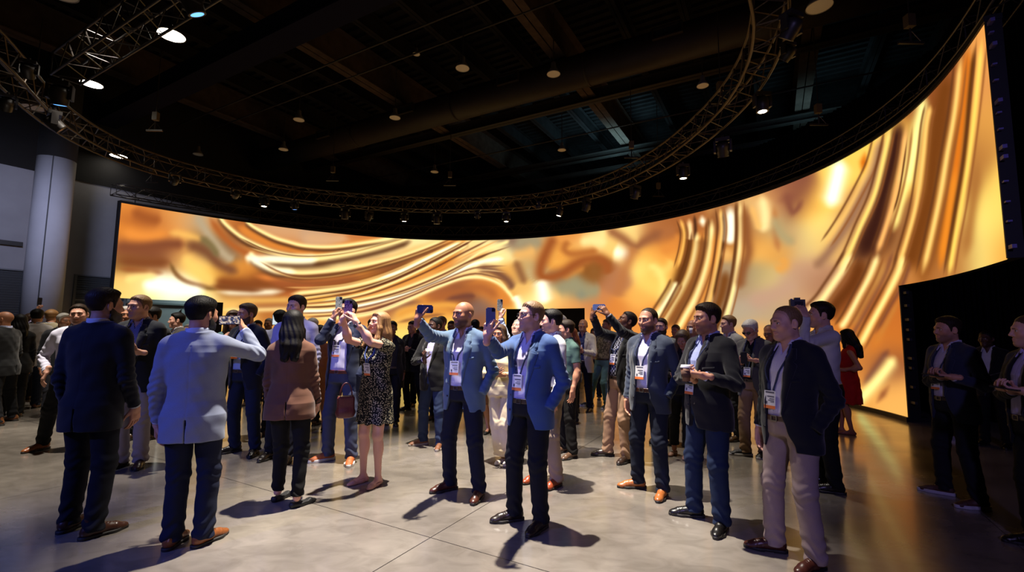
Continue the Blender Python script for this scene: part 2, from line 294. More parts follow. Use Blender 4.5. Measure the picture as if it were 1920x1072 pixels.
[(255,228,150),1.0,[4.95,2.42,0.007,-0.08,6.7,2.55,0.011,-0.083,8.08,2.83,0.021,-0.084,9.28,3.22,0.03,-0.084,10.5,3.73,0.036,-0.083,11.76,4.33,0.043,-0.081,12.6,4.84,0.042,-0.082,13.39,5.12,0.036,-0.085,13.86,5.3,0.037,-0.085]],
[(255,250,215),1.0,[4.95,2.2,0.006,-0.099,6.47,2.26,0.012,-0.104,7.61,2.48,0.025,-0.105,9.02,2.86,0.034,-0.105,10.24,3.36,0.044,-0.103,11.49,3.93,0.049,-0.103,12.1,4.26,0.043,-0.106,12.88,4.46,0.025,-0.111,13.64,4.54,0.016,-0.112]],
[(110,62,35),0.7,[5.33,2.32,0.004,-0.04,6.91,2.45,0.006,-0.042,8.08,2.7,0.01,-0.042,9.43,3.09,0.014,-0.042,10.75,3.63,0.019,-0.041,12.1,4.37,0.021,-0.041,13.02,4.8,0.02,-0.041]],
[(255,228,150),1.0,[5.73,1.88,0.01,-0.081,7.61,2.07,0.016,-0.084,8.79,2.42,0.031,-0.082,10.0,2.98,0.037,-0.082,11.0,3.43,0.034,-0.084,11.76,3.7,0.019,-0.089,12.56,3.75,-0.007,-0.09,13.24,3.55,-0.04,-0.079,13.74,3.16,-0.066,-0.06,14.11,2.66,-0.075,-0.05]],
[(135,85,65),0.85,[12.33,4.16,-0.035,-0.2,13.13,4.0,-0.073,-0.187,13.75,3.6,-0.144,-0.14,14.0,3.17,-0.18,-0.094]],
[(255,228,150),0.7,[12.1,3.87,0.0,-0.068,12.9,3.85,-0.016,-0.065,13.47,3.52,-0.047,-0.047,13.88,2.93,-0.057,-0.036]],
[(255,250,215),0.8,[2.52,2.78,0.004,-0.128,3.67,2.81,0.008,-0.134,4.93,2.94,0.012,-0.14]],
[(255,228,150),0.7,[2.7,2.17,0.005,-0.091,3.87,2.2,0.007,-0.096,5.33,2.3,0.008,-0.101]],
[(150,80,38),0.8,[2.35,2.98,-0.003,-0.127,3.16,2.94,-0.003,-0.131,4.19,2.91,-0.003,-0.137]],
[(250,205,105),0.8,[1.57,3.99,-0.145,-0.175,1.95,3.49,-0.126,-0.201,2.67,2.99,-0.113,-0.221]],
[(160,95,50),0.5,[1.31,3.44,-0.038,-0.072,1.75,3.07,-0.024,-0.083,2.51,2.93,-0.011,-0.09]],
[(255,255,225),0.9,[14.02,3.01,-0.16,-0.082,14.2,2.7,-0.17,-0.063,14.38,2.17,-0.174,-0.052]],
[(172,156,120),0.9,[13.95,5.02,0.115,-0.252,14.65,5.29,-0.003,-0.267,15.34,4.92,-0.121,-0.228]],
[(240,180,100),0.9,[13.83,4.62,0.04,-0.246,14.52,4.7,0.057,-0.241,14.99,4.82,0.081,-0.235]],
[(205,175,120),0.8,[14.52,4.14,-0.168,-0.11,14.86,3.68,-0.156,-0.124,15.13,3.45,-0.135,-0.143]],
[(246,172,76),0.95,[15.89,4.87,-0.217,0.089,15.7,4.37,-0.196,-0.102,16.29,4.23,0.043,-0.211,16.98,4.51,0.102,-0.195]],
[(166,156,118),0.95,[15.77,3.21,0.094,-0.355,16.45,3.34,-0.04,-0.353,17.12,3.03,-0.035,-0.345,17.8,3.17,0.098,-0.333]],
[(150,150,125),0.7,[16.56,3.0,-0.035,-0.205,17.23,2.88,-0.035,-0.2]],
[(255,222,145),0.9,[16.77,4.99,0.03,-0.234,17.4,5.0,-0.006,-0.227,18.07,4.83,-0.039,-0.215]],
[(242,162,70),0.7,[15.96,3.62,0.071,-0.16,16.58,3.83,0.075,-0.157,17.11,4.04,0.08,-0.154]],
[(238,146,62),0.8,[20.09,4.21,0.111,-0.209,20.65,4.4,0.163,-0.179,20.93,4.8,0.207,-0.137]],
[(195,118,65),0.8,[19.7,4.83,0.082,-0.265,20.33,4.91,0.067,-0.26,20.8,4.91,0.048,-0.255]],
[(255,205,105),0.8,[19.64,3.43,0.083,-0.196,20.37,3.63,0.126,-0.174,20.63,3.95,0.184,-0.126]],
[(205,130,70),0.9,[24.17,4.97,-0.136,0.03,24.18,4.27,-0.135,0.017,24.26,3.57,-0.133,0.005]],
[(186,165,116),0.9,[24.08,4.7,-0.189,-0.028,24.34,4.12,-0.163,-0.072,24.84,3.69,-0.129,-0.103]],
[(160,92,68),0.8,[24.56,5.16,-0.145,0.002,24.75,4.58,-0.058,-0.101,25.13,4.82,0.108,-0.109]],
[(240,165,75),0.8,[24.35,3.53,-0.197,-0.006,24.41,3.25,-0.172,0.1,24.06,3.16,-0.079,0.163]],
[(205,160,130),0.7,[23.14,2.37,0.065,-0.235,24.01,2.53,0.084,-0.217,24.87,2.78,0.1,-0.2]],
[(186,100,46),1.0,[15.81,5.44,-0.268,0.152,15.45,4.8,-0.274,0.136,15.19,4.19,-0.291,0.084,15.18,3.8,-0.258,-0.132,15.5,3.67,0.024,-0.28,16.12,3.82,0.13,-0.255,16.63,4.12,0.149,-0.246,17.14,4.31,0.063,-0.268,17.65,4.25,-0.088,-0.245,17.98,4.0,-0.249,-0.112,18.05,3.59,-0.282,-0.027]],
[(205,122,56),1.0,[16.36,5.17,-0.192,0.088,16.19,4.78,-0.203,-0.021,16.48,4.56,-0.042,-0.184,17.05,4.54,0.025,-0.188,17.71,4.59,0.035,-0.184]],
[(168,106,50),0.85,[17.14,3.79,0.024,-0.413,17.73,3.78,0.022,-0.405]],
[(255,252,225),1,[15.15,3.67,-0.339,-0.045,15.26,3.12,-0.34,-0.04,15.34,2.54,-0.34,-0.037]],
[(255,250,215),1.0,[18.2,4.53,-0.104,-0.275,18.63,4.36,-0.077,-0.279,19.02,4.28,-0.046,-0.283]],
[(172,104,64),0.85,[17.87,5.47,-0.128,-0.176,18.63,4.95,-0.131,-0.167,19.14,4.57,-0.035,-0.206,19.55,4.72,0.112,-0.197,20.35,5.01,0.109,-0.193]],
[(205,128,72),0.8,[19.14,4.61,-0.273,0.141,18.93,4.21,-0.277,0.133,18.67,3.67,-0.285,0.111,18.5,3.16,-0.293,0.085,18.37,2.72,-0.295,0.074]],
[(150,92,58),0.7,[14.03,4.52,-0.192,-0.068,14.28,3.93,-0.192,-0.068,14.53,3.35,-0.192,-0.069]],
[(255,225,125),0.7,[19.6,3.9,-0.106,-0.131,20.08,3.57,-0.159,-0.072,20.22,2.92,-0.183,0.014,20.03,2.39,-0.176,0.051]],
[(130,70,26),1.0,[21.13,5.08,-0.236,0.019,21.18,4.57,-0.236,0.031,21.14,4.14,-0.231,0.069,20.93,3.53,-0.222,0.09,20.58,2.84,-0.21,0.111,20.06,2.17,-0.203,0.121]],
[(255,190,90),0.9,[20.9,5.3,-0.077,-0.005,21.05,4.77,-0.079,0.008,20.97,4.21,-0.077,0.025,20.73,3.55,-0.076,0.026]],
[(255,236,175),1.0,[20.76,3.23,-0.124,0.063,20.54,2.86,-0.12,0.069,20.02,2.17,-0.119,0.071,19.72,1.78,-0.119,0.071]],
[(255,215,150),1.0,[21.24,5.25,-0.118,0.012,21.29,4.69,-0.117,0.015,21.26,4.46,-0.117,0.028]],
[(110,62,35),1.0,[21.44,5.32,-0.068,0.01,21.47,4.8,-0.068,0.012,21.41,4.36,-0.067,0.016]],
[(255,228,150),1.0,[21.55,4.76,-0.115,0.031,21.45,4.13,-0.113,0.035,21.2,3.39,-0.109,0.046,20.84,2.8,-0.104,0.055,20.3,1.98,-0.104,0.054,20.04,1.63,-0.102,0.056]],
[(255,250,215),1.0,[21.71,5.26,-0.134,0.015,21.76,4.76,-0.133,0.011]],
[(162,97,46),1.0,[21.75,4.54,-0.248,0.047,21.72,4.04,-0.244,0.065,21.53,3.45,-0.233,0.097,21.17,2.81,-0.222,0.115,20.75,2.21,-0.22,0.117,20.36,1.63,-0.225,0.11]],
[(130,80,40),0.8,[21.93,5.14,-0.057,0.009,21.96,4.56,-0.057,0.012,21.85,3.95,-0.056,0.014]],
[(255,228,150),1.0,[22.08,5.07,-0.113,0.03,22.0,4.22,-0.112,0.03,21.8,3.5,-0.108,0.039,21.44,2.7,-0.104,0.047,21.01,2.06,-0.102,0.05,20.67,1.52,-0.104,0.047]],
[(240,150,60),0.9,[22.25,4.7,-0.166,0.048,22.1,3.74,-0.164,0.047,21.83,2.95,-0.16,0.057,21.49,2.23,-0.159,0.058]],
[(255,200,105),1.0,[22.37,5.34,-0.093,0.013,22.42,4.7,-0.092,0.018,22.32,4.03,-0.091,0.025,22.15,3.28,-0.09,0.025,21.9,2.49,-0.089,0.028,21.62,1.89,-0.087,0.03]],
[(120,70,35),1.0,[22.47,5.23,-0.074,0.012,22.51,4.58,-0.073,0.016,22.39,3.88,-0.072,0.02,22.2,3.18,-0.072,0.02,22.01,2.48,-0.072,0.016]],
[(152,87,36),1.0,[22.53,3.44,-0.213,0.062,22.34,2.73,-0.21,0.065,22.04,2.09,-0.202,0.079,21.73,1.56,-0.2,0.083]],
[(240,180,100),1.0,[22.63,4.14,-0.196,0.062,22.48,3.53,-0.197,0.054]],
[(255,255,228),1.0,[22.72,5.34,-0.219,0.048,22.72,4.54,-0.218,0.047,22.64,4.06,-0.216,0.057]],
[(130,75,35),1.0,[22.95,5.41,-0.072,0.017,22.94,4.71,-0.072,0.016,22.88,4.06,-0.071,0.018,22.72,3.21,-0.071,0.018,22.53,2.57,-0.069,0.021,22.24,1.92,-0.068,0.024,22.01,1.48,-0.067,0.024]],
[(255,228,150),1.0,[23.06,5.41,-0.09,0.022,23.05,4.47,-0.089,0.019,22.95,3.71,-0.088,0.022,22.75,2.86,-0.087,0.023,22.5,2.13,-0.086,0.025,22.25,1.57,-0.085,0.026]],
[(165,95,50),0.85,[23.24,5.23,-0.196,0.046,23.24,4.3,-0.195,0.028,23.27,3.78,-0.191,0.048,23.06,3.29,-0.187,0.063,22.9,2.7,-0.191,0.046]],
[(255,228,155),0.9,[23.77,5.38,-0.207,0.032,23.87,4.7,-0.207,0.044,23.76,4.19,-0.204,0.063]],
[(255,190,100),0.7,[23.4,5.18,-0.135,-0.004,23.58,4.63,-0.133,-0.01,23.7,4.31,-0.131,-0.015]],
[(165,95,70),0.8,[24.53,5.24,-0.27,-0.006,24.73,4.72,-0.267,-0.015]],
[(255,215,100),0.8,[26.36,5.33,-0.395,0.234,26.09,4.8,-0.394,0.212,25.78,4.21,-0.393,0.19]],
[(255,255,238),1.0,[26.34,5.41,-0.263,0.146,26.11,4.86,-0.26,0.134,25.84,4.32,-0.258,0.124]],
[(240,122,22),1.0,[27.06,5.27,-0.125,0.063,26.9,4.77,-0.125,0.056]],
[(255,200,105),1.0,[27.54,5.46,-0.092,0.057,27.23,4.93,-0.088,0.055,26.76,4.48,-0.081,0.057,26.15,3.93,-0.078,0.056,25.65,3.53,-0.076,0.056]],
[(176,126,92),0.95,[27.63,5.35,-0.17,0.1,27.31,4.75,-0.163,0.096,26.88,4.34,-0.151,0.1,26.47,3.95,-0.142,0.101,25.73,3.34,-0.133,0.104,25.25,3.04,-0.12,0.114]],
[(88,42,30),1.0,[28.19,5.4,-0.27,0.157,27.87,4.77,-0.263,0.138,27.5,4.21,-0.255,0.124,27.17,3.66,-0.248,0.115,26.72,3.07,-0.241,0.107]],
[(138,70,26),1.0,[26.79,3.1,-0.24,0.109,26.43,2.6,-0.222,0.118,25.93,2.21,-0.206,0.13,25.58,1.84,-0.216,0.117]],
[(255,216,112),1.0,[27.9,5.45,-0.094,0.056,27.59,4.88,-0.092,0.05,27.25,4.29,-0.088,0.048,26.76,3.74,-0.084,0.046,26.4,3.29,-0.083,0.044,26.04,2.88,-0.081,0.043]],
[(255,228,150),1.0,[26.51,3.27,-0.103,0.065,26.14,2.91,-0.102,0.064,25.77,2.57,-0.1,0.064,25.43,2.26,-0.091,0.071,24.99,1.96,-0.084,0.076]],
[(255,183,100),1.0,[28.38,5.24,-0.113,0.06,28.13,4.59,-0.111,0.051,27.87,4.09,-0.107,0.049,27.51,3.56,-0.103,0.045,27.14,3.04,-0.101,0.041]],
[(255,226,145),1.0,[27.26,3.13,-0.1,0.043,26.97,2.73,-0.096,0.043,26.59,2.31,-0.093,0.043,26.21,1.87,-0.09,0.043,25.95,1.62,-0.087,0.046]],
[(255,245,150),1.0,[29.05,5.44,-0.211,0.133,28.71,5.0,-0.208,0.115,28.43,4.5,-0.205,0.1,28.12,4.02,-0.2,0.088]],
[(255,236,132),0.9,[28.3,4.26,-0.137,0.069,28.02,3.88,-0.136,0.061,27.69,3.37,-0.135,0.051]],
[(130,80,40),1.0,[28.38,5.03,-0.032,0.017,28.01,4.16,-0.031,0.013,27.73,3.74,-0.03,0.013]],
[(180,120,70),0.6,[28.33,3.96,-0.092,0.042,28.0,3.47,-0.089,0.038,27.51,2.88,-0.086,0.034]],
[(148,78,26),1.0,[29.84,5.39,-0.317,0.198,29.46,4.91,-0.315,0.169,29.17,4.4,-0.312,0.139,28.86,3.73,-0.301,0.118,28.43,3.21,-0.288,0.106,28.03,2.61,-0.284,0.081]],
[(255,200,105),1.0,[29.18,5.18,-0.098,0.058,28.98,4.92,-0.098,0.051,28.78,4.42,-0.097,0.043,28.47,3.75,-0.094,0.036,28.09,3.18,-0.09,0.033,27.74,2.7,-0.088,0.03]],
[(255,228,135),1.0,[28.01,2.97,-0.102,0.039,27.77,2.65,-0.098,0.039,27.33,2.2,-0.093,0.04,26.9,1.75,-0.092,0.037,26.42,1.17,-0.092,0.031]],
[(215,140,60),0.6,[27.82,2.25,-0.08,0.033,27.27,1.68,-0.079,0.029,26.92,1.27,-0.079,0.026]],
[(255,205,110),1.0,[30.32,5.42,-0.117,0.072,29.97,4.79,-0.117,0.061,29.56,4.21,-0.115,0.051,29.24,3.69,-0.113,0.043,28.89,3.16,-0.11,0.036,28.45,2.48,-0.107,0.027]],
[(242,128,30),1.0,[30.56,5.37,-0.149,0.09,30.3,4.83,-0.15,0.078,29.91,4.12,-0.15,0.063,29.46,3.33,-0.147,0.046,28.99,2.48,-0.143,0.029]],
[(252,152,42),0.7,[29.84,3.99,-0.132,0.054,29.46,3.33,-0.13,0.041,28.99,2.48,-0.127,0.026]],
[(130,70,20),1.0,[30.75,5.27,-0.08,0.049,30.45,4.74,-0.083,0.042,30.08,3.97,-0.083,0.033,29.64,3.29,-0.082,0.025,29.19,2.39,-0.08,0.014]],
[(255,212,95),1.0,[31.0,5.25,-0.092,0.057,30.67,4.65,-0.096,0.049,30.29,4.0,-0.098,0.04,29.93,3.44,-0.098,0.033,29.55,2.87,-0.097,0.025,29.27,2.38,-0.096,0.018]],
[(190,120,56),0.8,[30.56,3.8,-0.191,0.076,30.16,3.17,-0.195,0.057,29.79,2.55,-0.194,0.04]],
[(150,85,60),1.0,[27.39,1.29,-0.096,0.042,26.98,0.91,-0.095,0.041,26.49,0.43,-0.094,0.039]],
[(255,238,145),1.0,[27.57,1.17,-0.152,0.067,27.15,0.8,-0.146,0.069,26.64,0.37,-0.136,0.076,26.27,0.08,-0.129,0.082]],
[(185,110,60),1.0,[27.35,0.64,-0.082,0.031,26.84,0.14,-0.082,0.029]],
[(232,132,46),0.6,[27.27,1.68,-0.158,0.058,26.74,1.05,-0.157,0.05]],
[(160,95,62),0.8,[27.69,3.1,-0.073,0.029,27.41,2.7,-0.07,0.029,26.97,2.23,-0.066,0.029,26.54,1.76,-0.065,0.028,26.08,1.22,-0.065,0.025]],
[(150,85,55),0.8,[28.2,2.86,-0.073,0.026,27.88,2.43,-0.069,0.026,27.44,2.03,-0.065,0.027,26.94,1.5,-0.065,0.025]],
[(205,145,72),0.7,[27.44,2.94,-0.11,0.051,27.07,2.52,-0.106,0.05,26.63,2.08,-0.105,0.048,26.27,1.65,-0.106,0.042]],
[(120,66,36),0.8,[3.18,4.77,-0.009,-0.026,4.03,4.43,-0.007,-0.027,5.05,4.3,-0.002,-0.029,6.16,4.39,0.003,-0.029,7.31,4.65,0.007,-0.029,8.49,5.05,0.009,-0.03,9.69,5.49,0.01,-0.03]],
[(255,214,130),0.7,[3.45,4.45,-0.006,-0.031,4.32,4.28,-0.004,-0.032,5.32,4.26,0.001,-0.033,6.39,4.4,0.005,-0.033,7.47,4.69,0.008,-0.034,8.57,5.06,0.01,-0.034,9.71,5.49,0.011,-0.034]],
[(150,84,42),0.8,[3.83,4.0,-0.015,-0.04,4.87,3.56,-0.007,-0.044,6.13,3.63,0.005,-0.046,7.43,3.92,0.011,-0.046,8.78,4.35,0.015,-0.046,10.14,4.88,0.018,-0.046,11.48,5.48,0.02,-0.047]],
[(255,196,110),0.5,[4.02,3.8,-0.008,-0.03,5.08,3.47,-0.003,-0.032,6.33,3.57,0.004,-0.033,7.62,3.89,0.009,-0.034,8.93,4.33,0.011,-0.034,10.27,4.86,0.014,-0.034,11.6,5.48,0.015,-0.034]],
[(168,96,50),0.6,[4.39,3.41,-0.006,-0.059,5.47,3.28,0.0,-0.061,6.72,3.44,0.011,-0.063,7.98,3.79,0.019,-0.062,9.24,4.29,0.024,-0.062,10.52,4.86,0.028,-0.062,11.8,5.47,0.029,-0.063]],
[(255,205,120),0.6,[4.7,3.07,0.002,-0.036,5.82,3.13,0.003,-0.037,7.05,3.32,0.008,-0.038,8.28,3.71,0.013,-0.037,9.5,4.26,0.016,-0.037,10.72,4.86,0.018,-0.037,11.96,5.47,0.018,-0.038]],
[(255,222,150),0.7,[5.11,2.64,0.005,-0.03,6.27,2.86,0.006,-0.031,7.49,3.12,0.008,-0.031,8.71,3.57,0.012,-0.031,9.9,4.17,0.015,-0.03,11.1,4.82,0.016,-0.03,12.31,5.46,0.017,-0.031]],
[(120,62,38),0.8,[5.2,2.56,0.006,-0.032,6.37,2.78,0.006,-0.033,7.59,3.06,0.009,-0.033,8.82,3.53,0.014,-0.033,10.01,4.13,0.016,-0.032,11.21,4.79,0.018,-0.032,12.42,5.46,0.018,-0.033]],
[(128,66,40),0.8,[5.19,2.44,0.005,-0.04,6.48,2.61,0.007,-0.041,7.81,2.91,0.012,-0.042,9.12,3.42,0.017,-0.041,10.43,4.04,0.02,-0.04,11.74,4.76,0.022,-0.041,13.09,5.43,0.021,-0.041]],
[(240,160,80),0.7,[5.08,2.42,0.004,-0.032,6.44,2.57,0.005,-0.033,7.85,2.87,0.009,-0.033,9.27,3.36,0.013,-0.033,10.68,4.0,0.016,-0.033,12.08,4.76,0.017,-0.033,13.53,5.41,0.016,-0.034]],
[(130,70,42),0.8,[4.95,2.34,0.003,-0.036,6.38,2.42,0.005,-0.037,7.87,2.7,0.009,-0.038,9.39,3.16,0.014,-0.038,10.88,3.82,0.017,-0.037,12.38,4.57,0.016,-0.038,13.97,5.07,0.014,-0.039]],
[(255,216,140),0.7,[4.95,2.26,0.002,-0.03,6.36,2.34,0.004,-0.031,7.83,2.61,0.008,-0.032,9.32,3.07,0.011,-0.031,10.82,3.7,0.014,-0.031,12.28,4.43,0.013,-0.032,13.9,4.82,0.009,-0.033]],
[(150,90,60),0.8,[5.14,2.12,0.003,-0.036,6.51,2.19,0.005,-0.037,7.94,2.48,0.01,-0.038,9.37,2.93,0.014,-0.038,10.79,3.54,0.016,-0.038,12.26,4.14,0.01,-0.04,13.8,4.22,0.003,-0.04]],
[(255,214,140),0.7,[5.3,2.06,0.003,-0.03,6.65,2.15,0.004,-0.031,8.05,2.42,0.008,-0.031,9.45,2.91,0.012,-0.031,10.84,3.52,0.013,-0.031,12.31,4.05,0.005,-0.034,13.8,3.93,-0.002,-0.033]],
[(140,80,52),0.8,[5.49,1.98,0.004,-0.04,6.81,2.09,0.006,-0.042,8.18,2.35,0.012,-0.042,9.54,2.87,0.017,-0.041,10.91,3.48,0.016,-0.042,12.35,3.91,0.002,-0.045,13.77,3.58,-0.01,-0.043]],
[(255,230,165),0.7,[5.63,1.92,0.003,-0.028,6.94,2.05,0.005,-0.029,8.28,2.31,0.009,-0.029,9.61,2.85,0.012,-0.029,10.95,3.43,0.01,-0.03,12.37,3.8,-0.001,-0.032,13.75,3.33,-0.01,-0.029]],
[(126,70,34),0.7,[20.76,5.29,-0.033,-0.003,20.91,4.79,-0.033,0.003,20.83,4.25,-0.033,0.01,20.6,3.59,-0.032,0.011]],
[(170,98,46),0.7,[21.02,5.31,-0.032,-0.002,21.18,4.76,-0.033,0.003,21.09,4.17,-0.032,0.01,20.85,3.51,-0.032,0.011]],
[(126,70,34),0.7,[20.54,3.34,-0.053,0.027,20.33,2.98,-0.051,0.03,19.81,2.3,-0.05,0.03,19.51,1.91,-0.05,0.03]],
[(170,98,46),0.7,[20.95,3.13,-0.051,0.026,20.73,2.75,-0.05,0.028,20.21,2.06,-0.049,0.029,19.91,1.67,-0.049,0.029]],
[(126,70,34),0.7,[21.34,4.82,-0.049,0.013,21.25,4.19,-0.048,0.015,21.01,3.47,-0.046,0.02,20.65,2.9,-0.044,0.023,20.12,2.08,-0.044,0.023,19.86,1.73,-0.043,0.024]],
[(170,98,46),0.7,[21.73,4.71,-0.048,0.013,21.63,4.07,-0.047,0.015,21.37,3.32,-0.045,0.019,21.0,2.71,-0.043,0.023,20.46,1.9,-0.043,0.022,20.2,1.54,-0.042,0.023]],
[(126,70,34),0.7,[21.89,5.12,-0.048,0.013,21.8,4.28,-0.047,0.013,21.61,3.57,-0.046,0.017,21.25,2.79,-0.044,0.02,20.84,2.15,-0.043,0.021,20.49,1.6,-0.044,0.02]],
[(170,98,46),0.7,[22.26,5.02,-0.047,0.013,22.17,4.17,-0.046,0.013,21.98,3.44,-0.045,0.016,21.6,2.63,-0.043,0.019,21.18,1.98,-0.042,0.021,20.84,1.45,-0.043,0.019]],
[(126,70,34),0.7,[22.2,5.36,-0.039,0.005,22.26,4.73,-0.039,0.008,22.16,4.08,-0.039,0.01,21.99,3.32,-0.038,0.011,21.74,2.54,-0.038,0.012,21.47,1.95,-0.037,0.013]],
[(170,98,46),0.7,[22.51,5.31,-0.039,0.006,22.57,4.67,-0.038,0.008,22.47,3.99,-0.038,0.01,22.29,3.24,-0.038,0.011,22.04,2.44,-0.037,0.011,21.76,1.85,-0.036,0.012]],
[(126,70,34),0.7,[22.9,5.44,-0.038,0.009,22.89,4.5,-0.038,0.008,22.79,3.75,-0.037,0.009,22.59,2.9,-0.037,0.01,22.35,2.18,-0.036,0.011,22.1,1.62,-0.036,0.011]],
[(170,98,46),0.7,[23.2,5.37,-0.038,0.009,23.19,4.44,-0.037,0.008,23.09,3.67,-0.037,0.009,22.89,2.83,-0.036,0.009,22.64,2.09,-0.036,0.01,22.39,1.53,-0.035,0.011]],
[(126,70,34),0.7,[27.38,5.56,-0.039,0.024,27.08,5.03,-0.037,0.023,26.62,4.58,-0.034,0.024,26.01,4.03,-0.033,0.024,25.52,3.63,-0.032,0.024]],
[(170,98,46),0.7,[27.69,5.37,-0.039,0.024,27.37,4.84,-0.037,0.023,26.89,4.39,-0.034,0.023,26.27,3.84,-0.033,0.023,25.77,3.44,-0.032,0.023]],
[(126,70,34),0.7,[27.74,5.55,-0.039,0.024,27.43,4.96,-0.039,0.021,27.09,4.37,-0.037,0.02,26.61,3.83,-0.035,0.02,26.25,3.36,-0.035,0.019,25.89,2.96,-0.034,0.019]],
[(170,98,46),0.7,[28.05,5.36,-0.04,0.023,27.74,4.8,-0.039,0.021,27.39,4.21,-0.037,0.02,26.89,3.67,-0.035,0.019,26.53,3.22,-0.035,0.018,26.17,2.81,-0.034,0.018]],
[(126,70,34),0.7,[26.33,3.38,-0.043,0.028,25.96,3.03,-0.043,0.028,25.59,2.68,-0.042,0.028,25.28,2.39,-0.038,0.031,24.84,2.1,-0.036,0.033]],
[(170,98,46),0.7,[26.67,3.16,-0.043,0.027,26.3,2.81,-0.043,0.026,25.92,2.46,-0.042,0.026,25.58,2.15,-0.038,0.029,25.13,1.84,-0.035,0.031]],
[(126,70,34),0.7,[28.18,5.34,-0.047,0.025,27.94,4.68,-0.046,0.022,27.68,4.18,-0.045,0.021,27.33,3.64,-0.043,0.019,26.96,3.12,-0.042,0.018]],
[(170,98,46),0.7,[28.56,5.14,-0.048,0.025,28.31,4.51,-0.047,0.021,28.04,4.02,-0.045,0.02,27.67,3.49,-0.043,0.019,27.3,2.98,-0.042,0.017]],
[(126,70,34),0.7,[27.08,3.2,-0.042,0.019,26.8,2.8,-0.041,0.018,26.43,2.39,-0.039,0.019,26.06,1.95,-0.038,0.019,25.8,1.7,-0.037,0.02]],
[(170,98,46),0.7,[27.42,3.06,-0.042,0.018,27.12,2.66,-0.04,0.017,26.74,2.24,-0.039,0.018,26.36,1.81,-0.038,0.017,26.09,1.54,-0.036,0.019]],
[(126,70,34),0.7,[29.01,5.28,-0.041,0.025,28.81,5.0,-0.041,0.022,28.61,4.5,-0.041,0.018,28.3,3.82,-0.039,0.015,27.93,3.24,-0.038,0.014,27.59,2.75,-0.037,0.013]],
[(170,98,46),0.7,[29.34,5.09,-0.041,0.024,29.14,4.83,-0.042,0.021,28.94,4.35,-0.041,0.018,28.62,3.69,-0.04,0.015,28.24,3.13,-0.038,0.014,27.88,2.66,-0.037,0.012]],
[(126,70,34),0.7,[27.83,3.04,-0.043,0.017,27.6,2.72,-0.041,0.017,27.16,2.27,-0.039,0.017,26.74,1.82,-0.039,0.016,26.25,1.22,-0.039,0.014]],
[(170,98,46),0.7,[28.17,2.91,-0.043,0.016,27.92,2.59,-0.041,0.016,27.47,2.13,-0.039,0.016,27.04,1.69,-0.038,0.015,26.56,1.12,-0.039,0.013]],
[(126,70,34),0.7,[30.12,5.55,-0.05,0.031,29.76,4.9,-0.049,0.026,29.36,4.3,-0.048,0.022,29.04,3.77,-0.047,0.018,28.7,3.23,-0.046,0.015,28.26,2.52,-0.045,0.011]],
[(170,98,46),0.7,[30.51,5.31,-0.049,0.029,30.15,4.69,-0.049,0.025,29.75,4.13,-0.048,0.021,29.42,3.62,-0.048,0.018,29.07,3.11,-0.046,0.015,28.62,2.44,-0.045,0.011]],
[(126,70,34),0.7,[30.84,5.35,-0.04,0.025,30.5,4.74,-0.041,0.021,30.11,4.07,-0.042,0.017,29.76,3.49,-0.041,0.014,29.38,2.91,-0.041,0.011,29.11,2.41,-0.04,0.008]],
[(170,98,46),0.7,[31.15,5.16,-0.037,0.023,30.82,4.57,-0.04,0.02,30.44,3.94,-0.041,0.017,30.08,3.38,-0.041,0.014,29.7,2.83,-0.041,0.01,29.43,2.35,-0.04,0.008]]]
# ------------------------------------------------------------------ camera
scn = bpy.context.scene
cam = bpy.data.cameras.new('camera'); cam_o = bpy.data.objects.new('camera', cam); COL.objects.link(cam_o)
cam.sensor_fit = 'HORIZONTAL'; cam.sensor_width = 36.0; cam.lens = 36.0 * 866 / 1920; cam.clip_end = 200; cam.clip_start = 0.05
TH = math.atan(83 / 866); RO = math.radians(0.5)
cam_o.location = (0, 0, 1.55)
cam_o.rotation_mode = 'QUATERNION'
cam_o.rotation_quaternion = (Matrix.Rotation(PI / 2 + TH, 3, 'X') @ Matrix.Rotation(CAMROLL, 3, 'Z')).to_quaternion()
scn.camera = cam_o
# ------------------------------------------------------------------ the hall: its grid runs along b (away, to the right) and p (across)
BD = np.array([.492, .870, 0]); PD = np.array([.870, -.492, 0]); BA = math.atan2(.870, .492)
def pb(p, b, z=0.0): return PD * p + BD * b + np.array([0, 0, z])
RB = np.stack([PD, BD, np.array([0, 0, 1.0])], 1)
def struct(name, mb, m, parent=None, smooth=False):
    o = mb.build(name, m, parent, smooth)
    if parent is None: o['kind'] = 'structure'
    return o

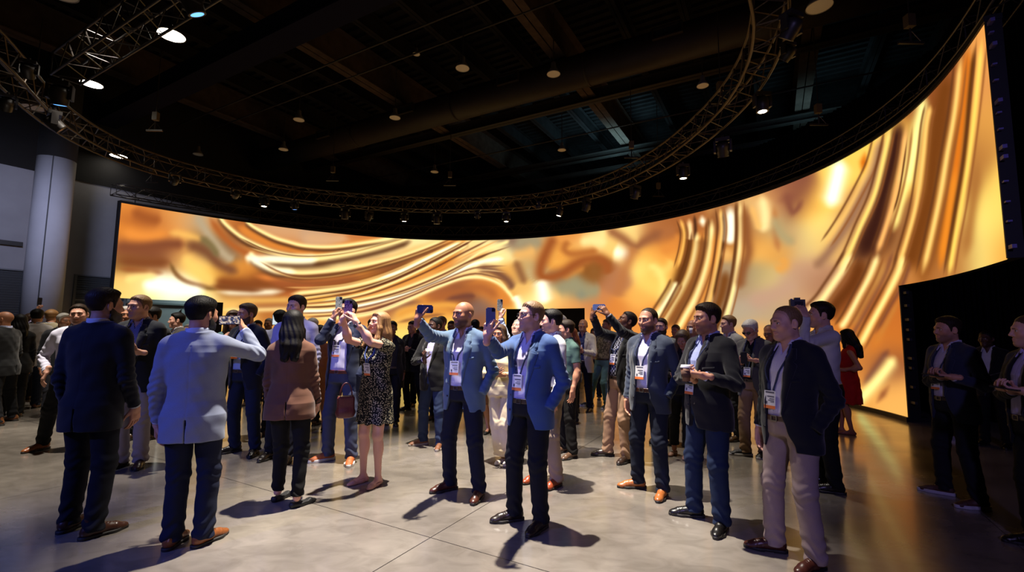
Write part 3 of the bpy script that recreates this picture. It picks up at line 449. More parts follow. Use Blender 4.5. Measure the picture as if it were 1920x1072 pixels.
def floor_mat():
    m = bpy.data.materials.new('polished_concrete'); m.use_nodes = True; nt = m.node_tree; N = nt.nodes.new; L = nt.links.new; b = nt.nodes['Principled BSDF']
    g = N('ShaderNodeNewGeometry'); sep = N('ShaderNodeVectorMath'); sep.operation = 'DOT_PRODUCT'; sep.inputs[1].default_value = tuple(PD); sep2 = N('ShaderNodeVectorMath'); sep2.operation = 'DOT_PRODUCT'; sep2.inputs[1].default_value = tuple(BD)
    L(g.outputs['Position'], sep.inputs[0]); L(g.outputs['Position'], sep2.inputs[0])
    def line(src, off):
        a = N('ShaderNodeMath'); a.operation = 'ADD'; a.inputs[1].default_value = -off + 1.905 + 38.1; L(src, a.inputs[0])
        mo = N('ShaderNodeMath'); mo.operation = 'MODULO'; mo.inputs[1].default_value = 3.81; L(a.outputs[0], mo.inputs[0])
        s = N('ShaderNodeMath'); s.operation = 'SUBTRACT'; s.inputs[1].default_value = 1.905; L(mo.outputs[0], s.inputs[0])
        ab = N('ShaderNodeMath'); ab.operation = 'ABSOLUTE'; L(s.outputs[0], ab.inputs[0])
        lt = N('ShaderNodeMath'); lt.operation = 'LESS_THAN'; lt.inputs[1].default_value = .0045; L(ab.outputs[0], lt.inputs[0]); return lt.outputs[0]
    mx = N('ShaderNodeMath'); mx.operation = 'MAXIMUM'; L(line(sep.outputs['Value'], -2.30), mx.inputs[0]); L(line(sep2.outputs['Value'], 2.86), mx.inputs[1])
    def noise(sc, det, dist=0.0, stretch=None):
        n = N('ShaderNodeTexNoise'); n.inputs['Scale'].default_value = sc; n.inputs['Detail'].default_value = det; n.inputs['Distortion'].default_value = dist
        if stretch:
            mp = N('ShaderNodeMapping'); mp.inputs['Scale'].default_value = stretch; mp.inputs['Rotation'].default_value = (0, 0, .5); L(g.outputs['Position'], mp.inputs['Vector']); L(mp.outputs[0], n.inputs['Vector'])
        else: L(g.outputs['Position'], n.inputs['Vector'])
        return n.outputs['Fac']
    def ramp(f, stops):
        r = N('ShaderNodeValToRGB'); e = r.color_ramp.elements
        e[0].position, e[0].color = stops[0][0], (*stops[0][1], 1); e[1].position, e[1].color = stops[-1][0], (*stops[-1][1], 1)
        for p, c in stops[1:-1]: q = e.new(p); q.color = (*c, 1)
        L(f, r.inputs['Fac']); return r.outputs['Color']
    c1 = ramp(noise(.9, 6, .6), [(.30, srgb(96, 90, 83)), (.52, srgb(118, 111, 103)), (.72, srgb(134, 127, 118))])
    c2 = ramp(noise(5.0, 12, .9, (.8, 1.4, 1)), [(.34, (.78, .77, .75)), (.52, (1, 1, 1)), (.68, (1.14, 1.14, 1.13))])
    mul = N('ShaderNodeMix'); mul.data_type = 'RGBA'; mul.blend_type = 'MULTIPLY'; mul.inputs['Factor'].default_value = .75; L(c1, mul.inputs['A']); L(c2, mul.inputs['B'])
    v = N('ShaderNodeTexVoronoi'); v.inputs['Scale'].default_value = 1.7; L(g.outputs['Position'], v.inputs['Vector'])
    sp = N('ShaderNodeMath'); sp.operation = 'LESS_THAN'; sp.inputs[1].default_value = .035; 
    w = N('ShaderNodeMath'); w.operation = 'ADD'; L(v.outputs['Distance'], w.inputs[0]); nn = N('ShaderNodeMath'); nn.operation = 'MULTIPLY'; nn.inputs[1].default_value = .05; L(noise(22, 2), nn.inputs[0]); L(nn.outputs[0], w.inputs[1])
    L(w.outputs[0], sp.inputs[0])
    st = N('ShaderNodeMath'); st.operation = 'MULTIPLY'; st.inputs[1].default_value = .45; L(sp.outputs[0], st.inputs[0])
    m1 = N('ShaderNodeMix'); m1.data_type = 'RGBA'; L(st.outputs[0], m1.inputs['Factor']); L(mul.outputs['Result'], m1.inputs['A']); m1.inputs['B'].default_value = (.06, .055, .05, 1)
    m2 = N('ShaderNodeMix'); m2.data_type = 'RGBA'; L(mx.outputs[0], m2.inputs['Factor']); L(m1.outputs['Result'], m2.inputs['A']); m2.inputs['B'].default_value = (.035, .03, .028, 1)
    L(m2.outputs['Result'], b.inputs['Base Color'])
    rr = N('ShaderNodeMapRange'); rr.inputs['To Min'].default_value = .13; rr.inputs['To Max'].default_value = .34; L(noise(2.0, 7, .6, (.8, 1.3, 1)), rr.inputs['Value']); L(rr.outputs[0], b.inputs['Roughness'])
    b.inputs['Specular IOR Level'].default_value = .6; b.inputs['Coat Weight'].default_value = .45; b.inputs['Coat Roughness'].default_value = .13
    bp = N('ShaderNodeBump'); bp.inputs['Strength'].default_value = .12; bp.inputs['Distance'].default_value = .003; L(noise(14, 6), bp.inputs['Height']); L(bp.outputs['Normal'], b.inputs['Normal'])
    return m
PMIN, PMAX, BMIN, BMAX, ZC = -18.6, 9.0, -9.5, 27.0, 9.95
pm, bm_ = (PMIN + PMAX) / 2, (BMIN + BMAX) / 2; ph, bh = (PMAX - PMIN) / 2, (BMAX - BMIN) / 2
struct('floor', MB().box(pb(pm, bm_, -.1), (ph + .2, bh + .2, .1), RB), floor_mat())
black = mat('black_paint', (.003, .003, .004), .8, noise=.3, nscale=3)
grey_wall = mat('grey_wall_paint', srgb(150, 152, 160), .75, noise=.06, nscale=2.0)
steel_blk = mat('painted_black_steel', srgb(44, 38, 34), .55, spec=.4, noise=.2, nscale=4)
deck_m = mat('roof_deck_paint', srgb(40, 38, 38), .8, spec=.0, noise=.2, nscale=3)
# ceiling: corrugated roof deck, ribs along p
mb = MB(); per = .30; prof = []
nb_ = int((BMAX - BMIN) / per)
for i in range(nb_ + 1):
    b0 = BMIN + i * per
    for db, dz in ((0, 0), (.10, 0), (.13, .075), (.27, .075)): prof.append((b0 + db, ZC + dz))
V = []; Fs = []
for b0, z in prof: V += [pb(PMIN - .2, b0, z), pb(PMAX + .2, b0, z)]
Fs = [(2 * i, 2 * i + 1, 2 * i + 3, 2 * i + 2) for i in range(len(prof) - 1)]
struct('ceiling', MB().add(V, Fs), deck_m)
# walls
def wall_seg(mb, p0, b0, p1, b1, z0, z1, t=.12):
    a = pb(p0, b0); c = pb(p1, b1); d = c - a; L = np.linalg.norm(d); R = np.stack([d / L, np.cross((0, 0, 1), d / L), np.array([0, 0, 1.0])], 1)
    return mb.box((a + c) / 2 + np.array([0, 0, (z0 + z1) / 2]), (L / 2, t, (z1 - z0) / 2), R)
ZW = 6.05
struct('wall_left', wall_seg(MB(), PMIN - .12, BMIN, PMIN - .12, BMAX, 0, ZW), grey_wall)
struct('wall_left_upper', wall_seg(MB(), PMIN - .12, BMIN, PMIN - .12, BMAX, ZW, ZC + .1, .14), black)
struct('wall_back', wall_seg(MB(), PMIN, BMAX + .12, PMAX, BMAX + .12, 0, ZC + .1), black)
struct('wall_front', wall_seg(MB(), PMIN, BMIN - .12, PMAX, BMIN - .12, 0, ZC + .1), black)
struct('wall_right', wall_seg(MB(), PMAX + .12, BMIN, PMAX + .12, BMAX, 0, 7.9), black); struct('wall_right_upper', wall_seg(MB(), PMAX + .12, BMIN, PMAX + .12, 24.2, 7.9, ZC + .1), grey_wall); struct('wall_right_end', wall_seg(MB(), PMAX + .12, 24.2, PMAX + .12, BMAX, 7.9, ZC + .1), black)
# wall joints, a rail and a door leaf on the left wall
seam_m = mat('wall_joint', (.02, .022, .026), .7)
for i, b0 in enumerate((2.4, 7.0, 10.9, 12.2)):
    struct('trim_%d' % (i + 1), MB().box(pb(PMIN + .004, b0, ZW / 2), (.006, .012, ZW / 2), RB), seam_m)
rail = MB(); rail.box(pb(PMIN + .03, 8.9, 2.36), (.03, 3.2, .03), RB); rail.box(pb(PMIN + .02, 8.9, 2.62), (.02, 3.2, .012), RB); struct('trim_5', rail, mat('wall_rail', srgb(110, 116, 122), .5))
d1 = MB(); d1.box(pb(PMIN + .02, 9.6, 1.1), (.02, .95, 1.1), RB); dr = struct('door_1', d1, mat('door_paint', srgb(140, 146, 152), .6))
MB().box(pb(PMIN + .05, 8.85, 1.02), (.012, .02, .09), RB).build('door_handle', mat('handle_metal', (.3, .3, .3), .3, 1.0), dr)
MB().box(pb(PMIN + .045, 9.6, 2.02), (.008, .10, .05), RB).build('door_closer', seam_m, dr)
# louvred panels
lv_m = mat('louvre_grey', srgb(104, 110, 118), .55)
def louvre(b0, b1, label):
    o = empty('louvre_panel', tuple(pb(PMIN, (b0 + b1) / 2, 0))); o.rotation_euler = (0, 0, BA); tag(o, label, 'wall grille', None)
    w = (b1 - b0) / 2; fr = MB()
    for s in (-1, 1): fr.box((s * w, -.03, 1.57), (.03, .03, 1.57))
    fr.box((0, -.03, 3.12), (w, .03, .02)); fr.box((0, -.03, .03), (w, .03, .03)); fr.build('frame', lv_m, o)
    sl = MB(); R = rotx(math.radians(38))
    for k in range(44): sl.box((0, -.03, .08 + k * .069), (w - .02, .004, .036), R)
    sl.build('slats', mat('louvre_slat', srgb(92, 98, 106), .55), o); MB().box((0, -.004, 1.57), (w, .003, 1.55)).build('backing', mat('louvre_dark', (.012, .013, .016), .8), o)
louvre(1.2, 4.55, 'grey louvred wall panel at the far left edge, left of the round column')
louvre(5.67, 6.95, 'grey louvred wall panel between the round column and the screen')
vent = MB().box((0, -.05, 0), (.32, .05, .06)); v = vent.build('wall_vent', mat('dark_fitting', (.02, .02, .022), .5)); v.location = tuple(pb(PMIN, 4.12, 3.86)); v.rotation_euler = (0, 0, BA); tag(v, 'small dark flat fitting fixed to the grey wall at the left edge', 'wall fitting')  # small dark wall vent, gives no light
# round column
c0 = np.array([-12.55, 12.33, 0]); col = empty('column', tuple(c0)); col['kind'] = 'structure'
MB().lathe([(.40, 0), (.40, 6.10)], 48).build('shaft', grey_wall, col, True); MB().lathe([(.402, 6.10), (.402, 9.95)], 48).build('upper_shaft', black, col, True)
ang = math.atan2(-c0[1], -c0[0]) - .18; MB().box((.402 * math.cos(ang), .402 * math.sin(ang), 3.05), (.012, .012, 3.05), rotz(ang)).build('seam', seam_m, col)
# roof steel
def ibeam(mb, a, b, h, w, tf=.03, tw=.025):
    """I section from a to b, a and b at the bottom flange"""
    a = np.asarray(a, float); b = np.asarray(b, float); d = b - a; L = np.linalg.norm(d); x = d / L; R = np.stack([x, np.cross((0, 0, 1), x), np.array([0, 0, 1.0])], 1); c = (a + b) / 2
    mb.box(c + np.array([0, 0, tf / 2]), (L / 2, w / 2, tf / 2), R); mb.box(c + np.array([0, 0, h - tf / 2]), (L / 2, w / 2, tf / 2), R); mb.box(c + np.array([0, 0, h / 2]), (L / 2, tw / 2, h / 2), R); return mb
for p in (-16.5, -10.45, -4.8, 1.1, 7.0):
    o = ibeam(MB(), pb(p, BMIN, 8.9), pb(p, BMAX, 8.9), 1.02, .42).build('roof_girder', mat('girder_paint', srgb(78, 66, 58), .8, spec=.0, noise=.2, nscale=4)); o['kind'] = 'structure'
for k in range(19):
    p = -17.95 + 1.483 * k
    if min(abs(p - q) for q in (-16.5, -10.45, -4.8, 1.1, 7.0)) < .35: continue
    o = ibeam(MB(), pb(p, BMIN, 9.40), pb(p, BMAX, 9.40), .52, .20, .02, .015).build('roof_joist', deck_m); o['kind'] = 'structure'
for b0, z, h, w in ((13.4, 8.75, .35, .30), (17.5, 8.5, .25, .2), (18.6, 8.3, .18, .18), (21.5, 8.6, .3, .25), (2.0, 8.75, .35, .3)):
    o = ibeam(MB(), pb(PMIN, b0, z), pb(PMAX, b0, z), h, w).build('cross_beam', steel_blk); o['kind'] = 'structure'
# the large dark beam that crosses the upper left
o = MB().box(pb(pm, 6.05, 8.28), (ph, .26, .27), RB); o.box(pb(pm, 5.76, 8.03), (ph, .03, .03), RB); o = o.build('roof_truss_beam', mat('blue_black_steel', srgb(34, 33, 46), .8, spec=.0)); o['kind'] = 'structure'
# round air duct with its square outlets
duct = empty('air_duct', tuple(pb(-5, 11.1, 8.45))); tag(duct, 'long round dark brown air duct hanging under the roof joists', 'duct')
duct.rotation_euler = (0, 0, math.atan2(PD[1], PD[0]))
dm = mat('duct_metal', srgb(44, 35, 30), .55, spec=.25, noise=.15, nscale=3)
x0, x1 = PMIN + 5 + .4, PMAX + 5 - .4
R = np.array([[0, 0, 1.0], [0, 1, 0], [-1, 0, 0]]).T
MB().lathe([(.43, x0), (.43, x1)], 28, R=np.stack([np.array([0, 1.0, 0]), np.array([0, 0, 1.0]), np.array([1.0, 0, 0])], 1)).build('tube', dm, duct, True)
for xx in (-7.6, -3.3, 1.0, 5.2):
    MB().lathe([(.445, xx - .03), (.445, xx + .03)], 28, R=np.stack([np.array([0, 1.0, 0]), np.array([0, 0, 1.0]), np.array([1.0, 0, 0])], 1)).build('flange', dm, duct, True)
for xx in (-8.9, -5.0, -1.2, 3.1):
    g = MB(); g.box((xx, -.46, -.02), (.34, .06, .02)); g.box((xx, -.46, .22), (.34, .06, .02)); g.box((xx - .33, -.46, .1), (.02, .06, .13)); g.box((xx + .33, -.46, .1), (.02, .06, .13)); u = g.build('outlet', dm, duct); MB().box((xx, -.44, .1), (.32, .02, .11)).build('grille', mat('outlet_dark', (.003, .003, .003), .9), u)
# thin pipes along p
for b0, z in ((7.9, 8.7), (8.9, 8.9), (15.2, 8.6)):
    o = MB().tube([pb(PMIN + .4, b0, z), pb(PMAX - .4, b0, z)], .025, 8).build('sprinkler_pipe', steel_blk); tag(o, {7.9: 'thin dark pipe running across the roof in front of the brown duct', 8.9: 'thin dark pipe running across the roof nearest the brown duct', 15.2: 'thin dark pipe running across the roof behind the brown duct'}[b0], 'pipe')
# ------------------------------------------------------------------ the curved LED wall
SC = (-2.74, 9.62); SCO = SCREEN_COEF; ST0 = 155.41; SLEN = 31.10
def srad(t): return np.polyval(SCO, (t - 64) / 90)
def sth(s): return ST0 - s / 9.77 * 180 / PI
def spt(s, z, off=0.0):
    t = sth(np.asarray(s, float)); r = srad(t) + off; return np.stack([SC[0] + r * np.cos(np.radians(t)), SC[1] + r * np.sin(np.radians(t)), np.broadcast_to(z, np.shape(t)) + 0.0], -1)
ZT, ZB, ZH = 5.33, .08, 2.43
S_L, S_R, D0, D1 = 2.84, 27.75, 13.70, 17.04
def screen_pixels(Sg, Zg):
    """the film on the screen: poured-gold folds as soft bands over a base wash (colours as shown, sRGB)"""
    n = Sg.size; P = np.stack([Sg.ravel(), Zg.ravel()], 1); A = np.zeros((n, 3)); W = np.zeros(n)
    for s, z, r, g, b in SCREEN_BASE:
        d2 = ((P[:, 0] - s) / .58) ** 2 + ((P[:, 1] - z) / .40) ** 2; w = np.exp(-d2 * 1.2) + 2e-3 / (1 + d2) ** 2; A += w[:, None] * np.array([r, g, b], float); W += w
    img = A / W[:, None]
    for c, op, row in SCREEN_STROKES:
        q = np.array(row, float).reshape(-1, 4); nk = len(q) - 1
        tt = np.linspace(0, nk, nk * 6 + 1); ii = np.minimum(tt.astype(int), nk - 1); ff = (tt - ii)[:, None]       # Catmull-Rom through the control points
        k0, k1, k2, k3 = q[np.maximum(ii - 1, 0)], q[ii], q[ii + 1], q[np.minimum(ii + 2, nk)]
        q = .5 * (2 * k1 + (k2 - k0) * ff + (2 * k0 - 5 * k1 + 4 * k2 - k3) * ff ** 2 + (3 * k1 - k0 - 3 * k2 + k3) * ff ** 3); ce, h = q[:, :2], q[:, 2:]
        m = 2.2 * np.abs(h).max() + .1; lo = ce.min(0) - m; hi = ce.max(0) + m
        idx = np.nonzero((P[:, 0] > lo[0]) & (P[:, 0] < hi[0]) & (P[:, 1] > lo[1]) & (P[:, 1] < hi[1]))[0]
        if len(idx) == 0: continue
        Q = P[idx]; al = np.zeros(len(idx)); nseg = len(ce) - 1
        for i in range(nseg):
            e = ce[i + 1] - ce[i]; hh = h[i]
            for _ in range(2):
                hv = hh if np.ndim(hh) == 2 else np.broadcast_to(hh, Q.shape)
                det = e[0] * hv[:, 1] - e[1] * hv[:, 0]; det = np.where(np.abs(det) < 1e-7, 1e-7, det); d = Q - ce[i]
                t = (d[:, 0] * hv[:, 1] - d[:, 1] * hv[:, 0]) / det; tc = np.clip(t, 0, 1); hh = h[i] + (h[i + 1] - h[i]) * tc[:, None]
            k = (e[0] * d[:, 1] - e[1] * d[:, 0]) / np.where(np.abs(e[0] * hh[:, 1] - e[1] * hh[:, 0]) < 1e-7, 1e-7, e[0] * hh[:, 1] - e[1] * hh[:, 0])
            u = (i + t) / nseg                                             # bands thin out and fade towards both ends
            edge = np.clip(np.minimum(u, 1 - u) * nk / .55, 0, 1); edge = edge * edge * (3 - 2 * edge); wd = .45 + .55 * edge
            al = np.maximum(al, np.where((t > -.02) & (t < 1.02), np.exp(-(k / wd) ** 2 * 1.15) * edge, 0))
        al = (al * op)[:, None]; img[idx] = img[idx] * (1 - al) + np.array(c, float) * al
    lum = np.maximum(img @ np.array([.30, .59, .11]), 20); img = img * ((lum / 172) ** .30)[:, None]
    img = np.clip(img, 0, 255) / 255.0
    return np.where(img <= .04045, img / 12.92, ((img + .055) / 1.055) ** 2.4)
def led_wall():
    root = empty('led_wall', (0, 0, 0)); tag(root, 'huge curved video wall glowing with poured liquid gold folds', 'screen')
    ns, nz = 1556, 212
    s = np.linspace(0, SLEN, ns); z = np.linspace(ZB, ZT, nz); Sg, Zg = np.meshgrid(s, z, indexing='ij')
    V = spt(Sg.ravel(), Zg.ravel()); colr = screen_pixels(Sg, Zg)
    i, j = np.meshgrid(np.arange(ns - 1), np.arange(nz - 1), indexing='ij'); i = i.ravel(); j = j.ravel(); sc = (s[i] + s[i + 1]) / 2; zc = (z[j] + z[j + 1]) / 2
    keep = ~((zc < ZH) & ((sc < S_L) | (sc > S_R) | ((sc > D0) & (sc < D1))))
    i, j = i[keep], j[keep]; Q = np.stack([i * nz + j, i * nz + j + 1, (i + 1) * nz + j + 1, (i + 1) * nz + j], 1)
    m = bpy.data.materials.new('led_picture'); m.use_nodes = True; nt = m.node_tree; nt.nodes.clear(); N = nt.nodes.new
    at = N('ShaderNodeAttribute'); at.attribute_name = 'Col'; em = N('ShaderNodeEmission'); em.inputs['Strength'].default_value = SCREEN_GAIN; out = N('ShaderNodeOutputMaterial')
    nt.links.new(at.outputs['Color'], em.inputs['Color']); nt.links.new(em.outputs[0], out.inputs['Surface'])
    m.cycles.emission_sampling = 'AUTO'
    mesh_obj('display', V, Q, m, root, True, colr)
    # cabinets behind the picture, edge frame, plinth
    cab = mat('cabinet_black', (.012, .012, .014), .55, spec=.4)
    def slab(name, s0, s1, z0, z1, o0, o1, m, n=None):
        n = n or max(2, int((s1 - s0) / .25) + 1); t = np.linspace(s0, s1, n); A = [spt(t, zz, oo) for zz, oo in ((z0, o0), (z1, o0), (z1, o1), (z0, o1))]
        V = np.concatenate(A); Fs = []
        for k in range(n - 1):
            for a in range(4): b = (a + 1) % 4; Fs.append((a * n + k, a * n + k + 1, b * n + k + 1, b * n + k))
        Fs += [(0, n, 2 * n, 3 * n), (n - 1, 4 * n - 1, 3 * n - 1, 2 * n - 1)]; return mesh_obj(name, V, Fs, m, root, False)
    for nm, s0, s1, z0, z1 in (('cabinet_bank', 0, S_L, ZH, ZT), ('cabinet_bank', S_L, D0, ZB, ZT), ('cabinet_bank', D0, D1, ZH, ZT), ('cabinet_bank', D1, S_R, ZB, ZT), ('cabinet_bank', S_R, SLEN, ZH, ZT)):
        slab(nm, s0, s1, z0, z1, .012, .14, cab)
    slab('top_rail', -.03, SLEN + .03, ZT + .005, ZT + .075, -.02, .15, cab)
    for s0, s1 in ((S_L - .02, D0), (D1, S_R + .02)): slab('plinth', s0, s1, 0, ZB - .004, -.03, .35, cab)
    for s0, z0 in ((-.035, ZH), (SLEN + .005, ZH)): slab('edge_strip', s0, s0 + .03, z0, ZT, -.01, .14, cab, 2)
    slab('edge_strip', S_R + .004, S_R + .035, 0, ZH - .01, .0, .20, cab, 2)
    slab('masking_panel', S_L - .36, S_L - .006, 0, ZH - .01, -.01, .10, mat('masking_black', (.004, .004, .005), .9), 2)
    slab('masking_panel', D0 + .01, D1 - .01, 0, ZH - .01, .35, .38, MATS['masking_black'])
    for k, z in enumerate((2.55, 2.85, 3.08, 3.32, 3.60, 3.72, 3.95, 4.15, 4.28, 4.55, 4.75, 4.98, 5.15, 5.28)):
        big = k in (0, 4, 5, 8, 11, 13); t = SLEN + .05; a = spt(t, z, .02); tg = spt(t + .1, z, .02) - a; ra = math.atan2(tg[1], tg[0]); l = .055 if big else .03
        MB().box(a + tg / np.linalg.norm(tg) * l, (l, .02, .022 if big else .010), rotz(ra)).build('clamp', mat('clamp_steel', srgb(112, 104, 170), .45, .3), root)  # violet light on these clamps is put into their steel colour
    for k, z in enumerate((.35, .62, .95, 1.12, 1.45, 1.62, 1.80, 2.05, 2.28)):
        t = S_R + .12; a = spt(t, z, .05); tg = spt(t + .1, z, .05) - a; ra = math.atan2(tg[1], tg[0]); MB().box(a, (.045 if k % 3 else .07, .02, .022), rotz(ra)).build('clamp', mat('clamp_dark', srgb(46, 46, 60), .5), root)
led_wall()
# black drape behind the screen
def drape(name, t0, t1, r0, z0, z1, label):
    t = np.linspace(t0, t1, 900); r = srad(np.clip(t, -27, 155)) + r0 + .05 * np.sin(t * 9.0) + .02 * np.sin(t * 23); V = []
    for zz in (z0, z1): V.append(np.stack([SC[0] + r * np.cos(np.radians(t)), SC[1] + r * np.sin(np.radians(t)), np.full_like(t, zz)], 1))
    for zz in (z1, z0): V.append(np.stack([SC[0] + (r + .02) * np.cos(np.radians(t)), SC[1] + (r + .02) * np.sin(np.radians(t)), np.full_like(t, zz)], 1))
    n = len(t); Fs = [(a * n + k, a * n + k + 1, ((a + 1) % 4) * n + k + 1, ((a + 1) % 4) * n + k) for a in range(4) for k in range(n - 1)]
    o = mesh_obj(name, np.concatenate(V), Fs, mat('black_velour', (.0045, .0042, .005), .95, spec=.1), None, True); tag(o, label, 'curtain'); return o
drape('curtain', 131, -30, 1.55, .0, 7.45, 'tall black stage curtain curving round behind the video wall')
drape('curtain', -31, -62, 1.9, .0, 7.45, 'black curtain closing the dark corner at the right edge')
# truss over the screen and the round lighting truss
alu = mat('truss_black', srgb(58, 52, 48), .38, .35, spec=.6)
alu_g = mat('truss_warm', srgb(70, 56, 42), .42, .4, spec=.5)
def truss(name, path_fn, T, label, w, h, m, r=.026, closed=False, faces='all'):
    """box truss: four chords, end-to-end; lacing on every face"""
    root = empty(name, tuple(path_fn(T[0], 0, 0))); o0 = np.array(root.location); tag(root, label, 'truss')
    for a, b in ((-1, -1), (1, -1), (-1, 1), (1, 1)):
        MB().tube([path_fn(t, a * w / 2, b * h / 2) - o0 for t in T], r, 6, closed).build('chord', m, root, True)
    lac = MB(); n = len(T)
    for i in range(n if closed else n - 1):
        t, u = T[i], T[(i + 1) % n]
        for (a0, b0), (a1, b1) in (((-1, -1), (1, -1)), ((1, -1), (1, 1)), ((1, 1), (-1, 1)), ((-1, 1), (-1, -1))):
            if i % 2: a0, b0, a1, b1 = a1, b1, a0, b0
            lac.tube([path_fn(t, a0 * w / 2, b0 * h / 2) - o0, path_fn(u, a1 * w / 2, b1 * h / 2) - o0], r * .45, 4)
        if i % 4 == 0:
            for (a0, b0), (a1, b1) in (((-1, -1), (1, -1)), ((1, -1), (1, 1)), ((1, 1), (-1, 1)), ((-1, 1), (-1, -1))): lac.tube([path_fn(t, a0 * w / 2, b0 * h / 2) - o0, path_fn(t, a1 * w / 2, b1 * h / 2) - o0], r * .55, 4)
    lac.build('lacing', m, root); return root
truss('screen_truss', lambda s, a, b: spt(s, 5.76 + b, .25 + a), list(np.linspace(-.1, SLEN + .1, 96)), 'black box truss following the top of the curved video wall', .32, .34, alu, .022)
RT = np.array(RING, float)
def ringp(t, a, b):
    r = np.interp(t, RT[:, 0], RT[:, 1]) + a; return np.array([-2.77 + r * math.cos(math.radians(t)), 9.57 + r * math.sin(math.radians(t)), 6.0 + b])
ring_root = truss('ring_truss', ringp, list(np.linspace(-180, 180, 145))[:-1], 'great round lighting truss hung from the roof inside the curved screen', .42, .42, alu_g, .026, True)
truss('straight_truss', lambda t, a, b: pb(t, 3.3 + a, 6.75 + b), list(np.linspace(-12.3, -6.6, 16)), 'short straight truss crossing the upper left corner', .45, .45, alu, .026)
# cables looping along the ring
for k in range(10):
    t0 = 150 - k * 17; pts = []
    for u in np.linspace(0, 1, 12): pts.append(ringp(t0 - 15 * u, .05 * math.sin(9 * u + k), .22 + .05 * math.sin(13 * u + k) - .08 * math.sin(PI * u)))
    MB().tube([q - np.array(ring_root.location) for q in pts], .011, 5).build('cable', mat('cable_black', (.01, .01, .011), .5), ring_root, True)
PENDANTS = [([-1.236, 10.552, 7.8], 'unlit bell lamp hanging above the round duct, left of the other big bell', False, 0.74),
([0.973, 10.772, 7.8], 'unlit bell lamp in front of the round duct beside a roof girder', False, 0.74),
([-3.525, 13.196, 7.8], 'unlit bell lamp below the duct beside the middle roof girder', False, 0.72),
([-6.469, 13.388, 7.8], 'unlit bell lamp below the dark roof beam, left of the middle girder', False, 0.72),
([-8.08, 15.717, 7.8], 'unlit bell lamp left of centre, lower than its neighbours, over the round truss', False, 0.72),
([-11.079, 15.731, 7.6], 'unlit bell lamp behind the round truss on the left', False, 0.72),
([-3.129, 17.899, 7.8], 'unlit bell lamp at the far end of the roof, just over the truss', False, 0.72),
([1.694, 15.551, 7.8], 'small pale bell lamp in the teal-lit far bay of the roof', False, 0.66),
([4.826, 11.252, 7.8], 'unlit bell lamp right of the duct, near the inside of the round truss', False, 0.66),
([-8.025, 7.64, 7.4], 'unlit bell lamp cut by the top edge at upper left', False, 1.1),
([5.686, 8.073, 7.6], 'unlit bell lamp cut by the top edge at upper right', False, 1.0),
([-12.067, 11.127, 7.0], 'lilac-tinted bell lamp at the far left below the round truss', False, 1),
([-6.44, 8.191, 7.0], 'brightly lit lamp at upper left beside the short straight truss, largest of the lit ones', True, 1.05),
([-9.55, 9.971, 7.0], 'lit lamp under the end of the short straight truss', True, 0.95),
([-12.681, 14.387, 7.0], 'lit lamp above the grey wall near the round column', True, 1.05),
([-2.66, 11.914, 9.0], 'small round lamp high between roof joists', False, 0.45)]
MOVERS = [([-7.832, 14.244, 5.459], 0, 0, 'lit stage light on the round truss, leftmost of the warm row over the screen', 'lit', 0.8),
([-5.057, 15.975, 5.459], 0.6, 0.9, 'lit stage light tilted sideways left of the centre of the round truss', 'lit', 0.8),
([-3.844, 16.095, 5.459], 0.1, 0, 'lit stage light just left of the middle of the round truss, aimed straight down', 'lit', 0.8),
([-0.223, 15.993, 5.459], 0, 0, 'lit stage light right of the middle of the round truss', 'lit', 0.8),
([1.575, 15.127, 5.459], 0.3, 1.2, 'lit stage light on the round truss above the black doorway', 'lit', 0.8),
([4.229, 11.158, 5.4405], 0, 0, 'lit stage light under the right side of the round truss over the dark curtain', 'lit', 0.85),
([4.321, 7.688, 5.459], 0, 0, 'big lit stage light on the right flank of the round truss', 'lit', 0.8),
([3.949, 6.296, 5.5256], 0.9, 0.4, 'lit stage light at the upper right, tilted towards us', 'lit', 0.62),
([-5.734, 15.508, 5.4035], 0.2, 0.3, 'dark moving light with glassy face left of centre on the round truss', 'off', 0.95),
([-2.695, 16.135, 5.4035], 0.15, 0, 'dark moving light hanging at the middle of the round truss', 'off', 0.95),
([2.338, 14.311, 5.422], 0.5, 0.8, 'dark moving light right of the lit one above the doorway', 'off', 0.9),
([3.499, 12.868, 5.422], 0.4, 0.5, 'dark moving light with amber lens on the right of the round truss', 'off', 0.9),
([4.49, 9.566, 5.4035], 0.5, -0.5, 'dark moving light on the right flank of the truss above the curtain', 'off', 0.95),
([-7.124, 14.774, 5.4959999999999996], 0.2, 0, 'small blue-lit stage light on the left of the round truss', 'blue', 0.7),
([-1.243, 16.033, 5.5329999999999995], 0.3, 0, 'small dark spotlight just right of the middle of the round truss', 'off', 0.6),
([-8.256, 13.463, 5.4775], 1.2, 0.8, 'dark flood light tipped sideways on the left of the round truss', 'off', 0.75),
([-9.152, 12.184, 5.4775], 1.2, 0.8, 'dark flood light tipped sideways near the left end of the screen truss', 'off', 0.75),
([0.856, 14.709, 5.5329999999999995], 1.4, 1.4, 'slim dark flood light tipped flat under the truss over the doorway', 'off', 0.6),
([-4.6, 6.171, 6.12], 0.5, -0.6, 'blue-tinted moving light at the top edge by the short straight truss', 'blue', 1.0),
([-7.711, 7.505, 5.4035], 0.3, 0.4, 'blue-tinted moving light under the round truss at upper left', 'blue', 0.95),
([-8.194, 7.413, 5.8], 0.8, 0.6, 'blue-faced flood light on the round truss near the left edge', 'blue', 0.7),
([-9.144, 7.993, 5.4959999999999996], 0.9, 0.9, 'blue-faced flood light at the very left edge', 'blue', 0.7),
([-8.859, 8.567, 5.4], 0.9, -0.7, 'dark moving light with tan face below the round truss at far left', 'off', 0.9),
([3.615, 5.668, 5.459], 0.7, 0.4, 'dark moving light with tan side at the top right of the round truss', 'off', 0.8)]
